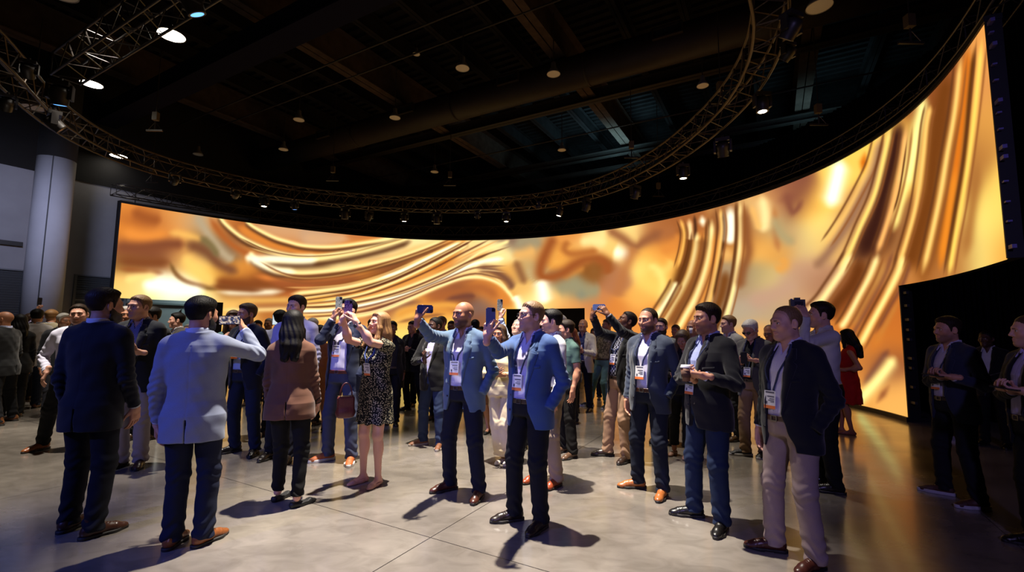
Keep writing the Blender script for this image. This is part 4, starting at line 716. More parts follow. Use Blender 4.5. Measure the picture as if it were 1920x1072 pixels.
HOISTS = [(-8.767, 10.881, 6.35, 'chain hoist over the left of the round truss'),
(-2.076, 14.805, 6.3, 'chain hoist over the middle of the round truss'),
(-5.787, 14.426, 6.3, 'chain hoist left of the middle of the round truss'),
(3.275, 12.366, 6.35, 'chain hoist over the right of the round truss'),
(4.345, 9.282, 6.35, 'chain hoist high on the right flank of the round truss'),
(4.91, 15.181, 6.1, 'chain hoist above the screen truss right of the doorway'),
(6.678, 9.708, 6.1, 'chain hoist above the screen truss near its right rise'),
(6.212, 6.827, 6.1, 'chain hoist above the right end of the screen truss'),
(-11.361, 14.134, 6.1, 'chain hoist above the left end of the screen truss')]
SPOTS = [('key_spot', (-0.8, 4.85, 8.7), (-0.45, 4.45, 0), 11500, (1.0, 0.91, 0.79), 40, 0.75, 0.07),
('left_spot', (-5.5, 5.5, 8.6), (-6.0, 5.9, 0), 4600, (1.0, 0.91, 0.79), 46, 0.75, 0.08),
('lamp_spot', (-4.6, 6.2, 6.9), (-4.2, 5.4, 0), 200, (1.0, 0.91, 0.79), 80, 0.6, 0.12),
('right_spot', (1.4, 7.6, 8.6), (1.9, 6.9, 0), 2000, (1.0, 0.91, 0.79), 40, 0.7, 0.08),
('far_spot', (-3.0, 10.5, 8.0), (-2.6, 9.6, 0), 500, (1.0, 0.91, 0.79), 80, 0.6, 0.15),
('blue_wash', (-7.5, -1.5, 5.5), (-2.6, 3.6, 1.2), 1600, (0.13, 0.19, 1.0), 38, 0.7, 0.15),
('violet_wash', (-0.3, -4.5, 4.6), (2.2, 4.0, 1.4), 620, (0.44, 0.36, 1.0), 72, 0.6, 0.2),
('teal_bounce', (4.0, 17.0, 7.6), (3.5, 17.5, 10), 240, (0.35, 0.75, 0.95), 150, 0.8, 0.5),
('teal_bounce_right', (9.5, 14.0, 7.6), (9.5, 14.5, 10), 70, (0.35, 0.75, 0.95), 150, 0.8, 0.5),
('corner_fill', (15.6, 11.6, 6.6), (18.6, 14.0, 8.9), 260, (0.35, 0.8, 0.8), 90, 0.8, 0.4),  # added teal fill that brings up the pale band on the right wall
('left_back_spot', (-7.5, 8.4, 8.6), (-8.7, 8.3, 0), 2400, (1.0, 0.91, 0.79), 44, 0.75, 0.08),
('wall_wash', (-10.7, 9.6, 5.2), (-14.0, 12.8, 3.2), 420, (0.6, 0.62, 0.88), 120, 0.9, 0.4),
('panel_wash', (-10.0, 17.9, 4.6), (-11.7, 17.1, 1.4), 800, (0.65, 0.9, 0.85), 80, 0.8, 0.3)]
# ------------------------------------------------------------------ lamps and moving lights
lamp_glass = mat('lamp_lit', (.8, .75, .65), .4, emit=(1.0, .90, .74), es=14.0)
head_blk = mat('fixture_black', srgb(44, 40, 38), .42, .2, spec=.5)
lens_off = mat('lens_unlit', srgb(150, 140, 130), .15, spec=.8)
bell_m = mat('bell_aluminium', srgb(150, 146, 142), .35, .5)
disc_off = mat('diffuser_unlit', srgb(225, 218, 208), .5)
blue_lens = mat('lens_blue', (.1, .3, .9), .3, emit=(.12, .40, 1.0), es=2.0)
def moving_head(loc, tilt, pan, label, lens, group=None, s=1.0, name='moving_light'):
    o = empty(name, tuple(loc)); o.rotation_euler = (0, 0, pan); tag(o, label, 'stage light', group)
    MB().box((0, 0, .25 * s), (.15 * s, .11 * s, .04 * s)).build('base', head_blk, o)
    MB().tube([(0, 0, .28 * s), (0, 0, .37 * s)], .03 * s, 8).build('clamp', head_blk, o)
    y = MB()
    for sd in (-1, 1): y.box((sd * .165 * s, 0, .11 * s), (.022 * s, .055 * s, .13 * s))
    y.box((0, 0, .225 * s), (.165 * s, .055 * s, .015 * s)); y.build('yoke', head_blk, o)
    R = rotx(tilt); hd = MB().lathe([(.06 * s, .15 * s), (.115 * s, .13 * s), (.135 * s, .05 * s), (.13 * s, -.06 * s), (.118 * s, -.15 * s), (.122 * s, -.17 * s), (.108 * s, -.17 * s)], 22, (0, 0, .05 * s), R).build('head', head_blk, o, True)
    MB().lathe([(.108 * s, -.167 * s), (.07 * s, -.173 * s), (.0, -.175 * s)], 22, (0, 0, .05 * s), R).build('lens', lens, hd, True)
    return o
def pendant(loc, label, lit, group, s=1.0):
    o = empty('pendant_lamp', tuple(loc)); tag(o, label, 'hanging lamp', group); top = 9.4 - loc[2]
    MB().lathe([(.055 * s, .42 * s), (.075 * s, .40 * s), (.085 * s, .24 * s), (.11 * s, .20 * s), (.20 * s, .06 * s), (.225 * s, 0), (.215 * s, 0), (.19 * s, .06 * s)], 26).build('bell', bell_m if not lit else head_blk, o, True)
    MB().lathe([(.213 * s, .008 * s), (.0, .002 * s)], 26, caps=False).build('diffuser', lamp_glass if lit else disc_off, o, True)
    MB().tube([(0, 0, .42 * s), (0, 0, top)], .012, 6).build('rod', steel_blk, o)
    return o
for loc, label, lit, s in PENDANTS: pendant(loc, label, lit, None, s)
for loc, tilt, pan, label, kind, s in MOVERS: moving_head(loc, tilt, pan, label, {'lit': lamp_glass, 'off': lens_off, 'blue': blue_lens}[kind], None, s)
# chain hoists
for (x, y, z, label) in HOISTS:
    o = empty('chain_hoist', (x, y, z)); tag(o, label, 'hoist')
    MB().box((0, 0, .34), (.06, .05, .10)).build('motor', mat('hoist_body', srgb(92, 78, 54), .5), o); MB().tube([(0, 0, 0), (0, 0, .22)], .015, 6).build('hook', alu, o); MB().tube([(0, 0, .46), (0, 0, 9.4 - z)], .010, 5).build('chain', alu, o)
    b = MB(); b.box((0, 0, -.02), (.20, .02, .018)); b.tube([(-.18, 0, -.02), (0, 0, .2), (.18, 0, -.02)], .006, 5); b.build('spreader_bar', alu, o)
# floor things in the dark corner; blue light tinted into two bars' colour
for (x, y, a, l, label, c) in ((6.55, 7.05, 1.0, .12, 'small silver caster bar on the floor under the screen edge', (130, 125, 130)), (7.6, 6.9, .35, .22, 'longer blue-lit metal bar on the floor of the dark corner', (70, 110, 150)), (7.75, 6.2, .35, .17, 'shorter blue-lit metal bar on the floor of the dark corner', (80, 120, 160))):
    m = MB(); m.box((0, 0, .05), (l, .012, .012)); m.box((-l, 0, .03), (.02, .03, .03)); m.box((l, 0, .03), (.02, .03, .03)); o = m.build('floor_bar', mat('bar_%d' % c[0], srgb(*c), .35, .3)); o.location = (x, y, 0); o.rotation_euler = (0, 0, a); tag(o, label, 'metal bar')
def spot(name, loc, tgt, e, col, ang, blend=.4, size=.06):
    l = bpy.data.lights.new(name, 'SPOT'); l.energy = e; l.color = col; l.spot_size = math.radians(ang); l.spot_blend = blend; l.shadow_soft_size = size
    o = bpy.data.objects.new(name, l); COL.objects.link(o); o.location = loc; o.rotation_euler = (Vector(tgt) - Vector(loc)).to_track_quat('-Z', 'Y').to_euler(); return o
for a in SPOTS: spot(*a)
w = bpy.data.worlds.new('hall_air'); scn.world = w; w.use_nodes = True; w.node_tree.nodes['Background'].inputs[0].default_value = (.10, .11, .16, 1); w.node_tree.nodes['Background'].inputs[1].default_value = AMBIENT
scn.view_settings.view_transform = 'Standard'; scn.view_settings.look = 'None'; scn.view_settings.gamma = 1.0; scn.view_settings.exposure = EXPOSURE
try: scn.view_settings.use_curve_mapping = False
except Exception: pass
cy = scn.cycles; cy.use_denoising = True; cy.max_bounces = 6; cy.diffuse_bounces = 3; cy.glossy_bounces = 3; cy.transmission_bounces = 4; cy.sample_clamp_indirect = 4.0; cy.caustics_reflective = False; cy.caustics_refractive = False
# ------------------------------------------------------------------ people: one implicit figure, dressed garment by garment
HIPZ = 0.93
def head_sdf(P, fem, ears=True):
    """head centred between the ears, y forward, z up (metres, adult male size)"""
    X = P.copy(); X[:, 0] = np.abs(X[:, 0])
    d = ell(X, (0, -0.014, 0.034), (0.077, 0.098, 0.089))
    jw = 0.93 if fem else 1.0
    d = smin(d, ell(X, (0, 0.026, -0.036), (0.061 * jw, 0.066, 0.082)), 0.04)
    d = smin(d, ell(X, (0, 0.066, -0.096), (0.030 * jw, 0.026, 0.022)), 0.03)
    d = smin(d, sph(X, (0.045 * jw, 0.012, -0.070), 0.020), 0.035)
    d = smin(d, sph(X, (0.043, 0.060, -0.018), 0.020), 0.026)
    d = smin(d, rcone(X, (0.0, 0.087, 0.026), (0.038, 0.076, 0.024), 0.012 if not fem else 0.010, 0.010), 0.018)
    d = smax(d, -sph(X, (0.032, 0.105, 0.004), 0.019), 0.014)
    d = np.minimum(d, sph(X, (0.0315, 0.0765, 0.004), 0.0128))
    d = smin(d, rcone(X, (0.018, 0.084, 0.014), (0.046, 0.075, 0.011), 0.0046, 0.004), 0.004)      # upper lid
    d = smin(d, rcone(X, (0, 0.089, 0.012), (0, 0.107, -0.027), 0.0072, 0.0110), 0.014)
    d = smin(d, sph(X, (0.0120, 0.095, -0.032), 0.0085), 0.008)
    d = smin(d, rcone(X, (0, 0.0935, -0.0585), (0.023, 0.083, -0.0625), 0.0062, 0.004), 0.007)
    d = smin(d, rcone(X, (0, 0.0915, -0.0705), (0.020, 0.083, -0.0665), 0.0070, 0.004), 0.007)
    d = smax(d, -rcone(X, (0, 0.1005, -0.0645), (0.022, 0.0895, -0.0642), 0.0022, 0.0016), 0.003)
    if not ears: return d
    e = X - np.array((0.076, -0.008, -0.004), F)
    ea = e @ np.array([[0.86, -0.5, 0], [0.5, 0.86, 0], [0, 0, 1]], F)
    de = ell(ea, (0, 0, 0), (0.0085, 0.020, 0.032))
    de = smax(de, -ell(ea, (0.010, 0.003, 0.003), (0.008, 0.010, 0.017)), 0.005)
    return smin(d, de, 0.006)

def zl_curve(y, k):
    """hair line height over the head from the nape (y<0) to the forehead (y>0)"""
    T = {'short':    [(-.11, -.070), (-.06, -.064), (-.042, -.050), (-.030, .012), (-.012, .030), (.008, .026), (.015, -.014), (.024, -.012), (.033, .022), (.047, .052), (.068, .072), (.12, .082)],
         'receding': [(-.11, -.070), (-.06, -.064), (-.042, -.050), (-.030, .012), (-.012, .030), (.008, .026), (.015, -.008), (.022, .018), (.036, .075), (.060, .096), (.12, .105)],
         'fringe':   [(-.11, -.070), (-.06, -.064), (-.042, -.050), (-.030, .012), (-.012, .030), (.008, .030), (.016, .035), (.03, .2), (.12, .2)],
         'long':     [(-.11, -.2), (-.02, -.2), (.010, -.14), (.030, -.05), (.046, .030), (.066, .062), (.12, .084)]}[k]
    T = np.array(T, F); return np.interp(y, T[:, 0], T[:, 1]).astype(F)

class Person:
    def __init__(s, a):
        s.a = a; s.fem = a.get('fem', False); s.fat = a.get('fat', 0.3); s.h = a.get('h', 0.006); s.det = a.get('det', 1)
        s.k = a['H'] / 1.78                                     # everything below is modelled at 1.78 m and scaled
        s.root = empty('person', (a['x'], a['y'], 0), math.radians(a['yaw']))
        tag(s.root, a['label'], 'person', a.get('group'))
        s.tw = math.radians(a.get('twist', 0)); s.lx, s.ly = a.get('lean', (0, 0))
        st = a.get('feet') or [(-0.11, 0.0, 8), (0.11, 0.02, -8)]   # left then right foot: x, y, toe-out (deg)
        s.feet = [(f[0] / s.k, f[1] / s.k, math.radians(f[2])) for f in st]
        L = 0.846; hw = 0.088
        hz = []
        for sd, f in zip((-1, 1), s.feet):
            dd = math.hypot(f[0] - sd * hw, f[1]); hz.append(0.08 + math.sqrt(max(L * L - dd * dd, 0.3)))
        s.hz = min(hz) ; s.hip = np.array([0, 0, s.hz])
        sw = 0.158 if s.fem else 0.182
        s.arms = {}
        for nm, sd in (('L', -1), ('R', 1)):
            ar = a.get('arm' + nm, {'k': 'hang'}); s.arms[nm] = s.solve_arm(sd, sw, ar)
        s.headf = s.head_frame()
        s.legs = [s.solve_leg(sd, f) for sd, f in zip((-1, 1), s.feet)]
    # ---- frames
    def inv(s, P):
        Q = P - s.hip.astype(F); z = np.maximum(Q[:, 2], 0)
        Q[:, 0] -= F(s.lx) * z; Q[:, 1] -= F(s.ly) * z
        if s.tw:
            w = -s.tw * ss(0.0, 0.35, Q[:, 2]); c, n = np.cos(w), np.sin(w)
            Q[:, 0], Q[:, 1] = c * Q[:, 0] - n * Q[:, 1], n * Q[:, 0] + c * Q[:, 1]
        return Q.astype(F)
    def fwd(s, p):
        p = np.atleast_2d(np.asarray(p, float)).copy(); z = np.maximum(p[:, 2], 0)
        if s.tw:
            w = s.tw * ss(0.0, 0.35, p[:, 2]); c, n = np.cos(w), np.sin(w)
            p[:, 0], p[:, 1] = c * p[:, 0] - n * p[:, 1], n * p[:, 0] + c * p[:, 1]
        p[:, 0] += s.lx * z; p[:, 1] += s.ly * z
        return p + s.hip
    def fwd1(s, p): return s.fwd([p])[0]
    def head_frame(s):
        hy, hp, hr = [math.radians(v) for v in s.a.get('head', (0, 0, 0))]
        R = rotz(s.tw) @ rotz(hy) @ rotx(hp) @ roty(hr); piv = s.fwd1((0, -0.02, 0.632))
        c = piv + R @ np.array((0, 0.030, 0.088))
        hs = 0.99 if s.fem else 1.045
        return R, c, hs
    def to_head(s, P):
        R, c, hs = s.headf; return ((P - c.astype(F)) @ R.astype(F)) / F(hs)
    def from_head(s, p):
        R, c, hs = s.headf; return c + (np.asarray(p, float) * hs) @ R.T
    def solve_arm(s, sd, sw, ar):
        U, Fo = (0.285, 0.25) if s.fem else (0.298, 0.262)
        lift = ar.get('lift', 0.0)
        S = s.fwd1((sd * (sw - 0.2 * lift), -0.018, (0.462 if s.fem else 0.478) + lift))
        kind = ar.get('k', 'hang')
        R = rotz(s.tw)
        if kind == 'hang':
            W = S + R @ np.array((sd * ar.get('out', 0.050), 0.055 + ar.get('fw', 0), -0.545)); pole = S + R @ np.array((sd * 0.14, -0.35, -0.3))
            hd = (sd * -0.03, 0.12, -1); pn = (-sd, 0.15, 0); hd = R @ np.array(hd); pn = R @ np.array(pn)
        elif kind == 'pocket':
            W = s.hip + np.array((sd * 0.195, 0.045, -0.015)); pole = S + R @ np.array((sd * 0.28, -0.40, -0.25)); hd = np.array((-sd * 0.35, 0.25, -0.9)); pn = np.array((-sd, 0, 0.0))
        elif kind == 'front':            # hands together or holding something in front of the belly
            W = s.fwd1((sd * ar.get('x', 0.05), ar.get('y', 0.27), ar.get('z', 0.20))); pole = S + R @ np.array((sd * 0.45, -0.25, -0.45))
            hd = R @ np.array(ar.get('hd', (-sd * 0.75, 0.6, 0.12))); pn = R @ np.array(ar.get('pn', (-sd * 0.5, -0.4, 0.7)))
        else:                            # 'to': explicit wrist and elbow hint in person coordinates (metres)
            W = np.array(ar['w'], float) / s.k; pole = np.array(ar['e'], float) / s.k
            hd = np.array(ar['hd'], float); pn = np.array(ar['pn'], float)
        d = W - S; L = np.linalg.norm(d)
        mx = (U + Fo) * 0.985
        if L > mx: W = S + d / L * mx; d = W - S; L = mx
        n = d / L; ca = (U * U + L * L - Fo * Fo) / (2 * U * L); ca = max(-1, min(1, ca))
        p = pole - S; p = p - n * (p @ n); p = unit(p)
        E = S + n * (U * ca) + p * (U * math.sqrt(1 - ca * ca))
        return dict(S=S, E=E, W=W, hd=unit(hd), pn=pn, sd=sd, kind=kind, curl=ar.get('curl', 'relax'))
    def solve_leg(s, sd, f):
        hipj = s.hip + np.array((sd * 0.088, 0, 0)); A = np.array((f[0], f[1], 0.08)); fd = np.array((-math.sin(f[2]), math.cos(f[2]), 0))
        d = A - hipj; L = np.linalg.norm(d); U = 0.424
        if L > 0.847: d *= 0.847 / L; L = 0.847
        n = d / L; ca = (L / 2) / U; ca = min(1, ca)
        p = fd - n * (fd @ n); p = unit(p)
        K = hipj + n * (L / 2) + p * (U * math.sqrt(max(0, 1 - ca * ca)))
        return dict(H=hipj, K=K, A=A, yaw=f[2], fd=fd)
    # ---- shape tables (torso space, z above the hip joints)
    def table(s, off, fl=0.0):
        b = s.fat
        if s.fem:
            T = [(-.30, 0, -.005, .150, .100), (-.10, 0, -.012, .172, .125), (0, 0, -.015, .176, .128), (.06, 0, -.008, .165, .118), (.18, 0, 0, .132, .100), (.28, 0, 0, .142, .105),
                 (.36, 0, .006, .152, .118), (.43, 0, -.005, .150, .10), (.48, 0, -.014, .140, .085), (.53, 0, -.02, .09, .062), (.565, 0, -.022, .058, .055)]
            T = [(z, cx, cy + b * .02 * math.exp(-((z - .12) / .12) ** 2), rx + b * .03, ry + b * .035) for z, cx, cy, rx, ry in T]
        else:
            T = [(-.30, 0, -.005, .150, .105), (-.10, 0, -.010, .168, .120), (0, 0, -.010, .172, .124), (.10, 0, 0, .152, .112), (.20, 0, .002, .150, .110), (.30, 0, 0, .166, .117),
                 (.38, 0, 0, .180, .122), (.45, 0, -.010, .182, .108), (.50, 0, -.018, .150, .088), (.54, 0, -.022, .095, .068), (.575, 0, -.024, .062, .060)]
            T = [(z, cx, cy + b * .045 * math.exp(-((z - .12) / .14) ** 2), rx + b * .028 * math.exp(-((z - .12) / .25) ** 2), ry + b * .06 * math.exp(-((z - .12) / .17) ** 2)) for z, cx, cy, rx, ry in T]
        return [(z, cx, cy, rx + off + fl * max(0, .06 - z), ry + off + 0.7 * fl * max(0, .06 - z)) for z, cx, cy, rx, ry in T]
    def torso(s, Q, off, fl=0.0):
        sw = 0.135 if s.fem else 0.155; sz = .477 if s.fem else .500
        d = loft(Q, s.table(off, fl))
        X = Q.copy(); X[:, 0] = np.abs(X[:, 0])
        d = smin(d, rcone(X, (0.03, -.026, .555), (sw, -.022, sz), .040 + off, .048 + off), .04)
        if s.fem:
            d = smin(d, ell(X, (.068, .072, .335), (.060 + off, .062 + off, .062 + off)), .04)
        return d
    def arm_d(s, P, nm, rs, re, rw, stop=0.0, amp=0.0):
        a = s.arms[nm]; S, E, W = a['S'], a['E'], a['W']
        fdir = unit(W - E); We = W - fdir * stop
        d1 = rcone(P, S, E, rs, re); d2 = rcone(P, E, We, re, rw)
        if stop != 0: d2 = smax(d2, (P - We.astype(F)) @ fdir.astype(F) - F(0.006), 0.006)
        if amp:
            q = P - E.astype(F); r2 = (q * q).sum(1)
            ax = unit(unit(E - S) + fdir); pr = unit(np.cross(ax, (0.3, 0.9, 0.2)))
            w = np.exp(-r2 / 0.0125) + 0.5 * np.exp(-((P - We.astype(F)) ** 2).sum(1) / 0.01)
            wr = F(amp) * w * np.sin(q @ (ax * 120).astype(F) + 2.2 * np.sin(q @ (pr * 45).astype(F)))
            d1 = d1 - wr; d2 = d2 - wr
        return d1, smin(d1, d2, 0.02)
    def wrinkle(s, P, a=0.0022):
        return F(a) * (np.sin(P[:, 2] * 31 + 5 * np.sin(P[:, 0] * 11 + s.a['x'] * 3) + 3 * P[:, 1]) * np.sin(P[:, 0] * 14 + P[:, 1] * 17 + P[:, 2] * 6) + 0.6 * np.sin(P[:, 2] * 52 - P[:, 0] * 33 + P[:, 1] * 21))
    # ---- emit
    def emit(s, name, f, lo, hi, h, m, parent=None, colf=None):
        V, Q = surface(f, lo, hi, h)
        if len(Q) == 0: return None
        c = colf(V.astype(F)) if colf else None
        return mesh_obj(name, V * s.k, Q, m, parent or s.root, True, c)
    def abox(s, names, r, pts=()):
        p = [s.arms[n][k] for n in names for k in 'SEW'] + list(pts); p = np.array(p); return p.min(0) - r, p.max(0) + r
    # ---- body
    CURL = {'relax': ((18, 22, 14), (0.55, 0.75, 0.35), 20), 'fist': ((70, 85, 50), (0.45, 0.7, 0.75), 55), 'grip': ((38, 48, 32), (0.55, 0.6, 0.75), 30), 'flat': ((6, 8, 5), (0.8, 0.65, 0.2), 8),
            'phone': ((30, 58, 42), (0.55, 0.85, 0.35), 30)}
    def hand_sdf(s, P, a):
        R = frame_from(a['hd'], a['pn']); sd = a['sd']
        q = (P - a['W'].astype(F)) @ R.astype(F)
        q[:, 0] *= F(sd * 1.0)                                   # mirror: thumb on +x
        q[:, 0] *= F(-1.0)
        d = rbox(q, (0, 0.048, 0), (0.040, 0.046, 0.0135), 0.0125)
        d = smin(d, rcone(q, (0, -0.05, 0), (0, 0.01, 0), 0.028, 0.026), 0.02)
        cur, tdir, tb = s.CURL[a['curl']]; fr = 0.0088 if s.h < .007 else 0.0100
        if s.fem: fr *= 0.9
        for i, (x, ls) in enumerate(((0.029, (.042, .025, .021)), (0.0095, (.046, .029, .022)), (-0.010, (.042, .027, .021)), (-0.0285, (.033, .021, .019)))):
            p = np.array((x, 0.088 - 0.004 * abs(i - 1), 0.0)); ang = 0.0; sp = (0.10, 0.03, -0.05, -0.13)[i]
            for j, l in enumerate(ls):
                ang += math.radians(cur[j] * (1 + 0.06 * i)); n = p + l * np.array((sp * math.cos(ang), math.cos(ang), math.sin(ang)))
                r0 = fr * (1, .92, .84)[j]; d = smin(d, rcone(q, p, n, r0, r0 * .92), 0.006 if j == 0 else 0.003); p = n
        p = np.array((0.030, 0.022, 0.004)); t = unit(tdir)
        for j, (l, r) in enumerate(((.043, .0125), (.032, .0102), (.026, .0090))):
            n = p + l * t; d = smin(d, rcone(q, p, n, r, r * .9), 0.010 if j == 0 else 0.003); p = n
            an = math.radians(tb) * 0.6; t = unit(np.array((t[0] * math.cos(an) - 0.3 * math.sin(an), t[1] + 0.35 * math.sin(an), t[2] + 0.25 * math.sin(an))))
        return d
    def body(s):
        a = s.a; sk = np.array(a['skin'], F); fem = s.fem; parts = []
        hh = max(s.h * 0.62, 0.0028)
        nb = s.fwd1((0, -.024, .555)); R, hc, hs = s.headf
        nr = 0.050 if fem else 0.058 + 0.008 * s.fat
        def f_head(P):
            d = head_sdf(s.to_head(P), fem) * F(hs)
            d = smin(d, rcone(P, s.from_head((0, -.022, -.055)), nb, nr * 0.96, nr * 1.05), 0.022)
            d = smin(d, rcone(P, nb, s.fwd1((0, -.02, .40)), nr * 1.05, 0.11), 0.03) if not a.get('lowneck') else smin(d, s.torso(s.inv(P), -0.001), 0.03)
            return np.maximum(d, (s.fwd1((0, 0, .40 if not a.get('lowneck') else .36))[2] - P[:, 2]).astype(F))
        lo, hi = hc - 0.2, hc + 0.17; lo[2] = s.fwd1((0, 0, .39 if not a.get('lowneck') else .35))[2]
        def c_head(P):
            Q = s.to_head(P); X = Q.copy(); X[:, 0] = np.abs(X[:, 0]); c = np.tile(sk, (len(P), 1))
            def mix(c, m, col): return c * (1 - m[:, None]) + np.array(col, F) * m[:, None]
            c = mix(c, 0.35 * np.exp(-((X - np.array((.045, .07, -.03), F)) ** 2).sum(1) / .0006), sk * np.array((1.1, .72, .66), F))
            lips = np.minimum(rcone(X, (0, .095, -.0585), (.020, .086, -.0625), .0055, .003), rcone(X, (0, .093, -.0705), (.018, .086, -.0665), .006, .003))
            c = mix(c, (0.9 if fem else .55) * (1 - ss(0, .004, lips)), sk * np.array((.95, .48, .46) if fem else (.85, .55, .5), F))
            st = a.get('stubble', 0.25 if not fem else 0)
            if st:
                m = ss(.0, .03, -.030 - Q[:, 2] + 0.55 * np.maximum(0, .085 - Q[:, 1]) * 0) * ss(-.02, .02, Q[:, 1] + .2 * (Q[:, 2] + .03)) * (1 - ss(.0, .006, .006 - lips)) * ss(-.16, -.115, Q[:, 2])
                c = mix(c, st * m, a['hairc'])
            if a.get('hair', 'short') in ('bald', 'fringe', 'buzz'):
                zl = zl_curve(Q[:, 1], 'short' if a['hair'] == 'buzz' else 'fringe'); c = mix(c, ((.28 if a.get('recede') else .55) if a['hair'] == 'buzz' else .22) * ss(0, .012, Q[:, 2] - zl) * ss(-.01, .02, .07 - np.abs(Q[:, 1]) * 0), a['hairc'])
            br = rcone(X, (.013, .094, .0200), (.046, .074, .0255), .0050, .003)
            c = mix(c, .85 * (1 - ss(-.001, .004, br)) * (Q[:, 1] > .05), np.array(a.get('browc', a['hairc']), F))
            ey = X - np.array((.0315, .0765, .004), F); er = ln(ey)
            eye = (er < .0142) & (ey[:, 1] > .004) & (np.abs(ey[:, 2] + .0005) < .0052) & (np.abs(ey[:, 0]) < .0105)
            c[eye] = (.62, .58, .56)
            c[eye & (ey[:, 0] ** 2 + ey[:, 2] ** 2 < .0062 ** 2)] = a.get('eyec', (.03, .02, .015))
            lid = (er < .017) & (ey[:, 1] > .0) & (np.abs(ey[:, 2] - .0062) < .0022); c[lid] = c[lid] * .55
            return c
        V, Q = surface(f_head, lo, hi, hh); parts.append((V, Q, c_head(V.astype(F))))
        bare = a.get('bare_arms')
        for nm in 'LR':
            ar = s.arms[nm]
            if ar['kind'] == 'pocket' and not bare: continue
            E, W, S = ar['E'], ar['W'], ar['S']; fd = unit(W - E)
            def f_arm(P):
                d = s.hand_sdf(P, ar)
                if bare:
                    d = smin(d, rcone(P, E, W, .040 * (.92 if fem else 1.05), .026), .02); d = smin(d, rcone(P, S, E, .052 * (.9 if fem else 1), .041 * (.92 if fem else 1.05)), .015)
                    d = smin(d, ell((P - (E + fd * .07).astype(F)), (0, 0, 0), (.043, .043, .06)), .03)
                else:
                    d = smin(d, rcone(P, W - fd * .12, W, .036, .027), .015)
                return d
            pts = np.array([W - .13 - fd * .0, W + .13, W + .2 * ar['hd'] * 0.9] + ([S - .07, S + .07, E - .06, E + .06] if bare else []))
            h2 = max(s.h * (0.8 if bare else 0.7), .0034)
            V, Q = surface(f_arm, pts.min(0) - .05, pts.max(0) + .05, h2); c = np.tile(sk, (len(V), 1)); parts.append((V, Q, c))
        bl = a.get('bare_legs')
        def f_core(P):
            Qc = s.inv(P); d = smax(s.torso(Qc, -0.025), F(.0) - Qc[:, 2], .03)
            for lg in s.legs:
                up = .070 if bl else .055
                d = smin(d, rcone(P, lg['H'] + np.array((0, 0, -.02)), lg['K'], up + .012, .052 if bl else .045), .03)
                if bl:
                    dk = rcone(P, lg['K'], lg['A'], .049, .031)
                    n = unit(lg['A'] - lg['K']); bk = -lg['fd']
                    dk = smin(dk, ell(P, lg['K'] + n * .13 + bk * .018, (.047, .047, .10)), .03)
                    dk = smin(dk, ell(P, lg['K'] + lg['fd'] * .012, (.043, .043, .05)), .02)
                    d = smin(d, dk, .02)
                    Rf = rotz(lg['yaw']); q = (P - np.array((lg['A'][0], lg['A'][1], 0), F)) @ Rf.astype(F)
                    d = smin(d, rcone(q, (0, -.02, .05), (0, -.03, .030), .030, .028), .02); d = smin(d, rcone(q, (0, .0, .055), (.0, .11, .026), .030, .022), .03)
                    d = smin(d, rcone(q, (0, .10, .024), (0, .15, .020), .030, .018), .02)
                else:
                    d = np.minimum(d, rcone(P, lg['K'], lg['A'], .045, .035))
            return np.maximum(d, P[:, 2] - F(s.hz + .50))
        r = np.array([lg[k] for lg in s.legs for k in 'HKA'] + [s.hip + np.array((.2, .1, .5)), s.hip - np.array((.2, .1, 0)), s.fwd1((0, 0, .5))])
        V, Q = surface(f_core, r.min(0) - np.array((.14, .2, .10)), r.max(0) + np.array((.14, .22, .1)), .009 if bl and s.h < .008 else .022)
        parts.append((V, Q, np.tile(sk, (len(V), 1))))
        n = 0; VV = []; QQ = []; CC = []
        for V, Q, c in parts: VV.append(V); QQ.append(Q + n); CC.append(c); n += len(V)
        return mesh_obj('body', np.concatenate(VV) * s.k, np.concatenate(QQ), mat('skin', (.5, .3, .2), .5, attr=True, spec=.35, bump=.05, nscale=220), s.root, True, np.concatenate(CC))
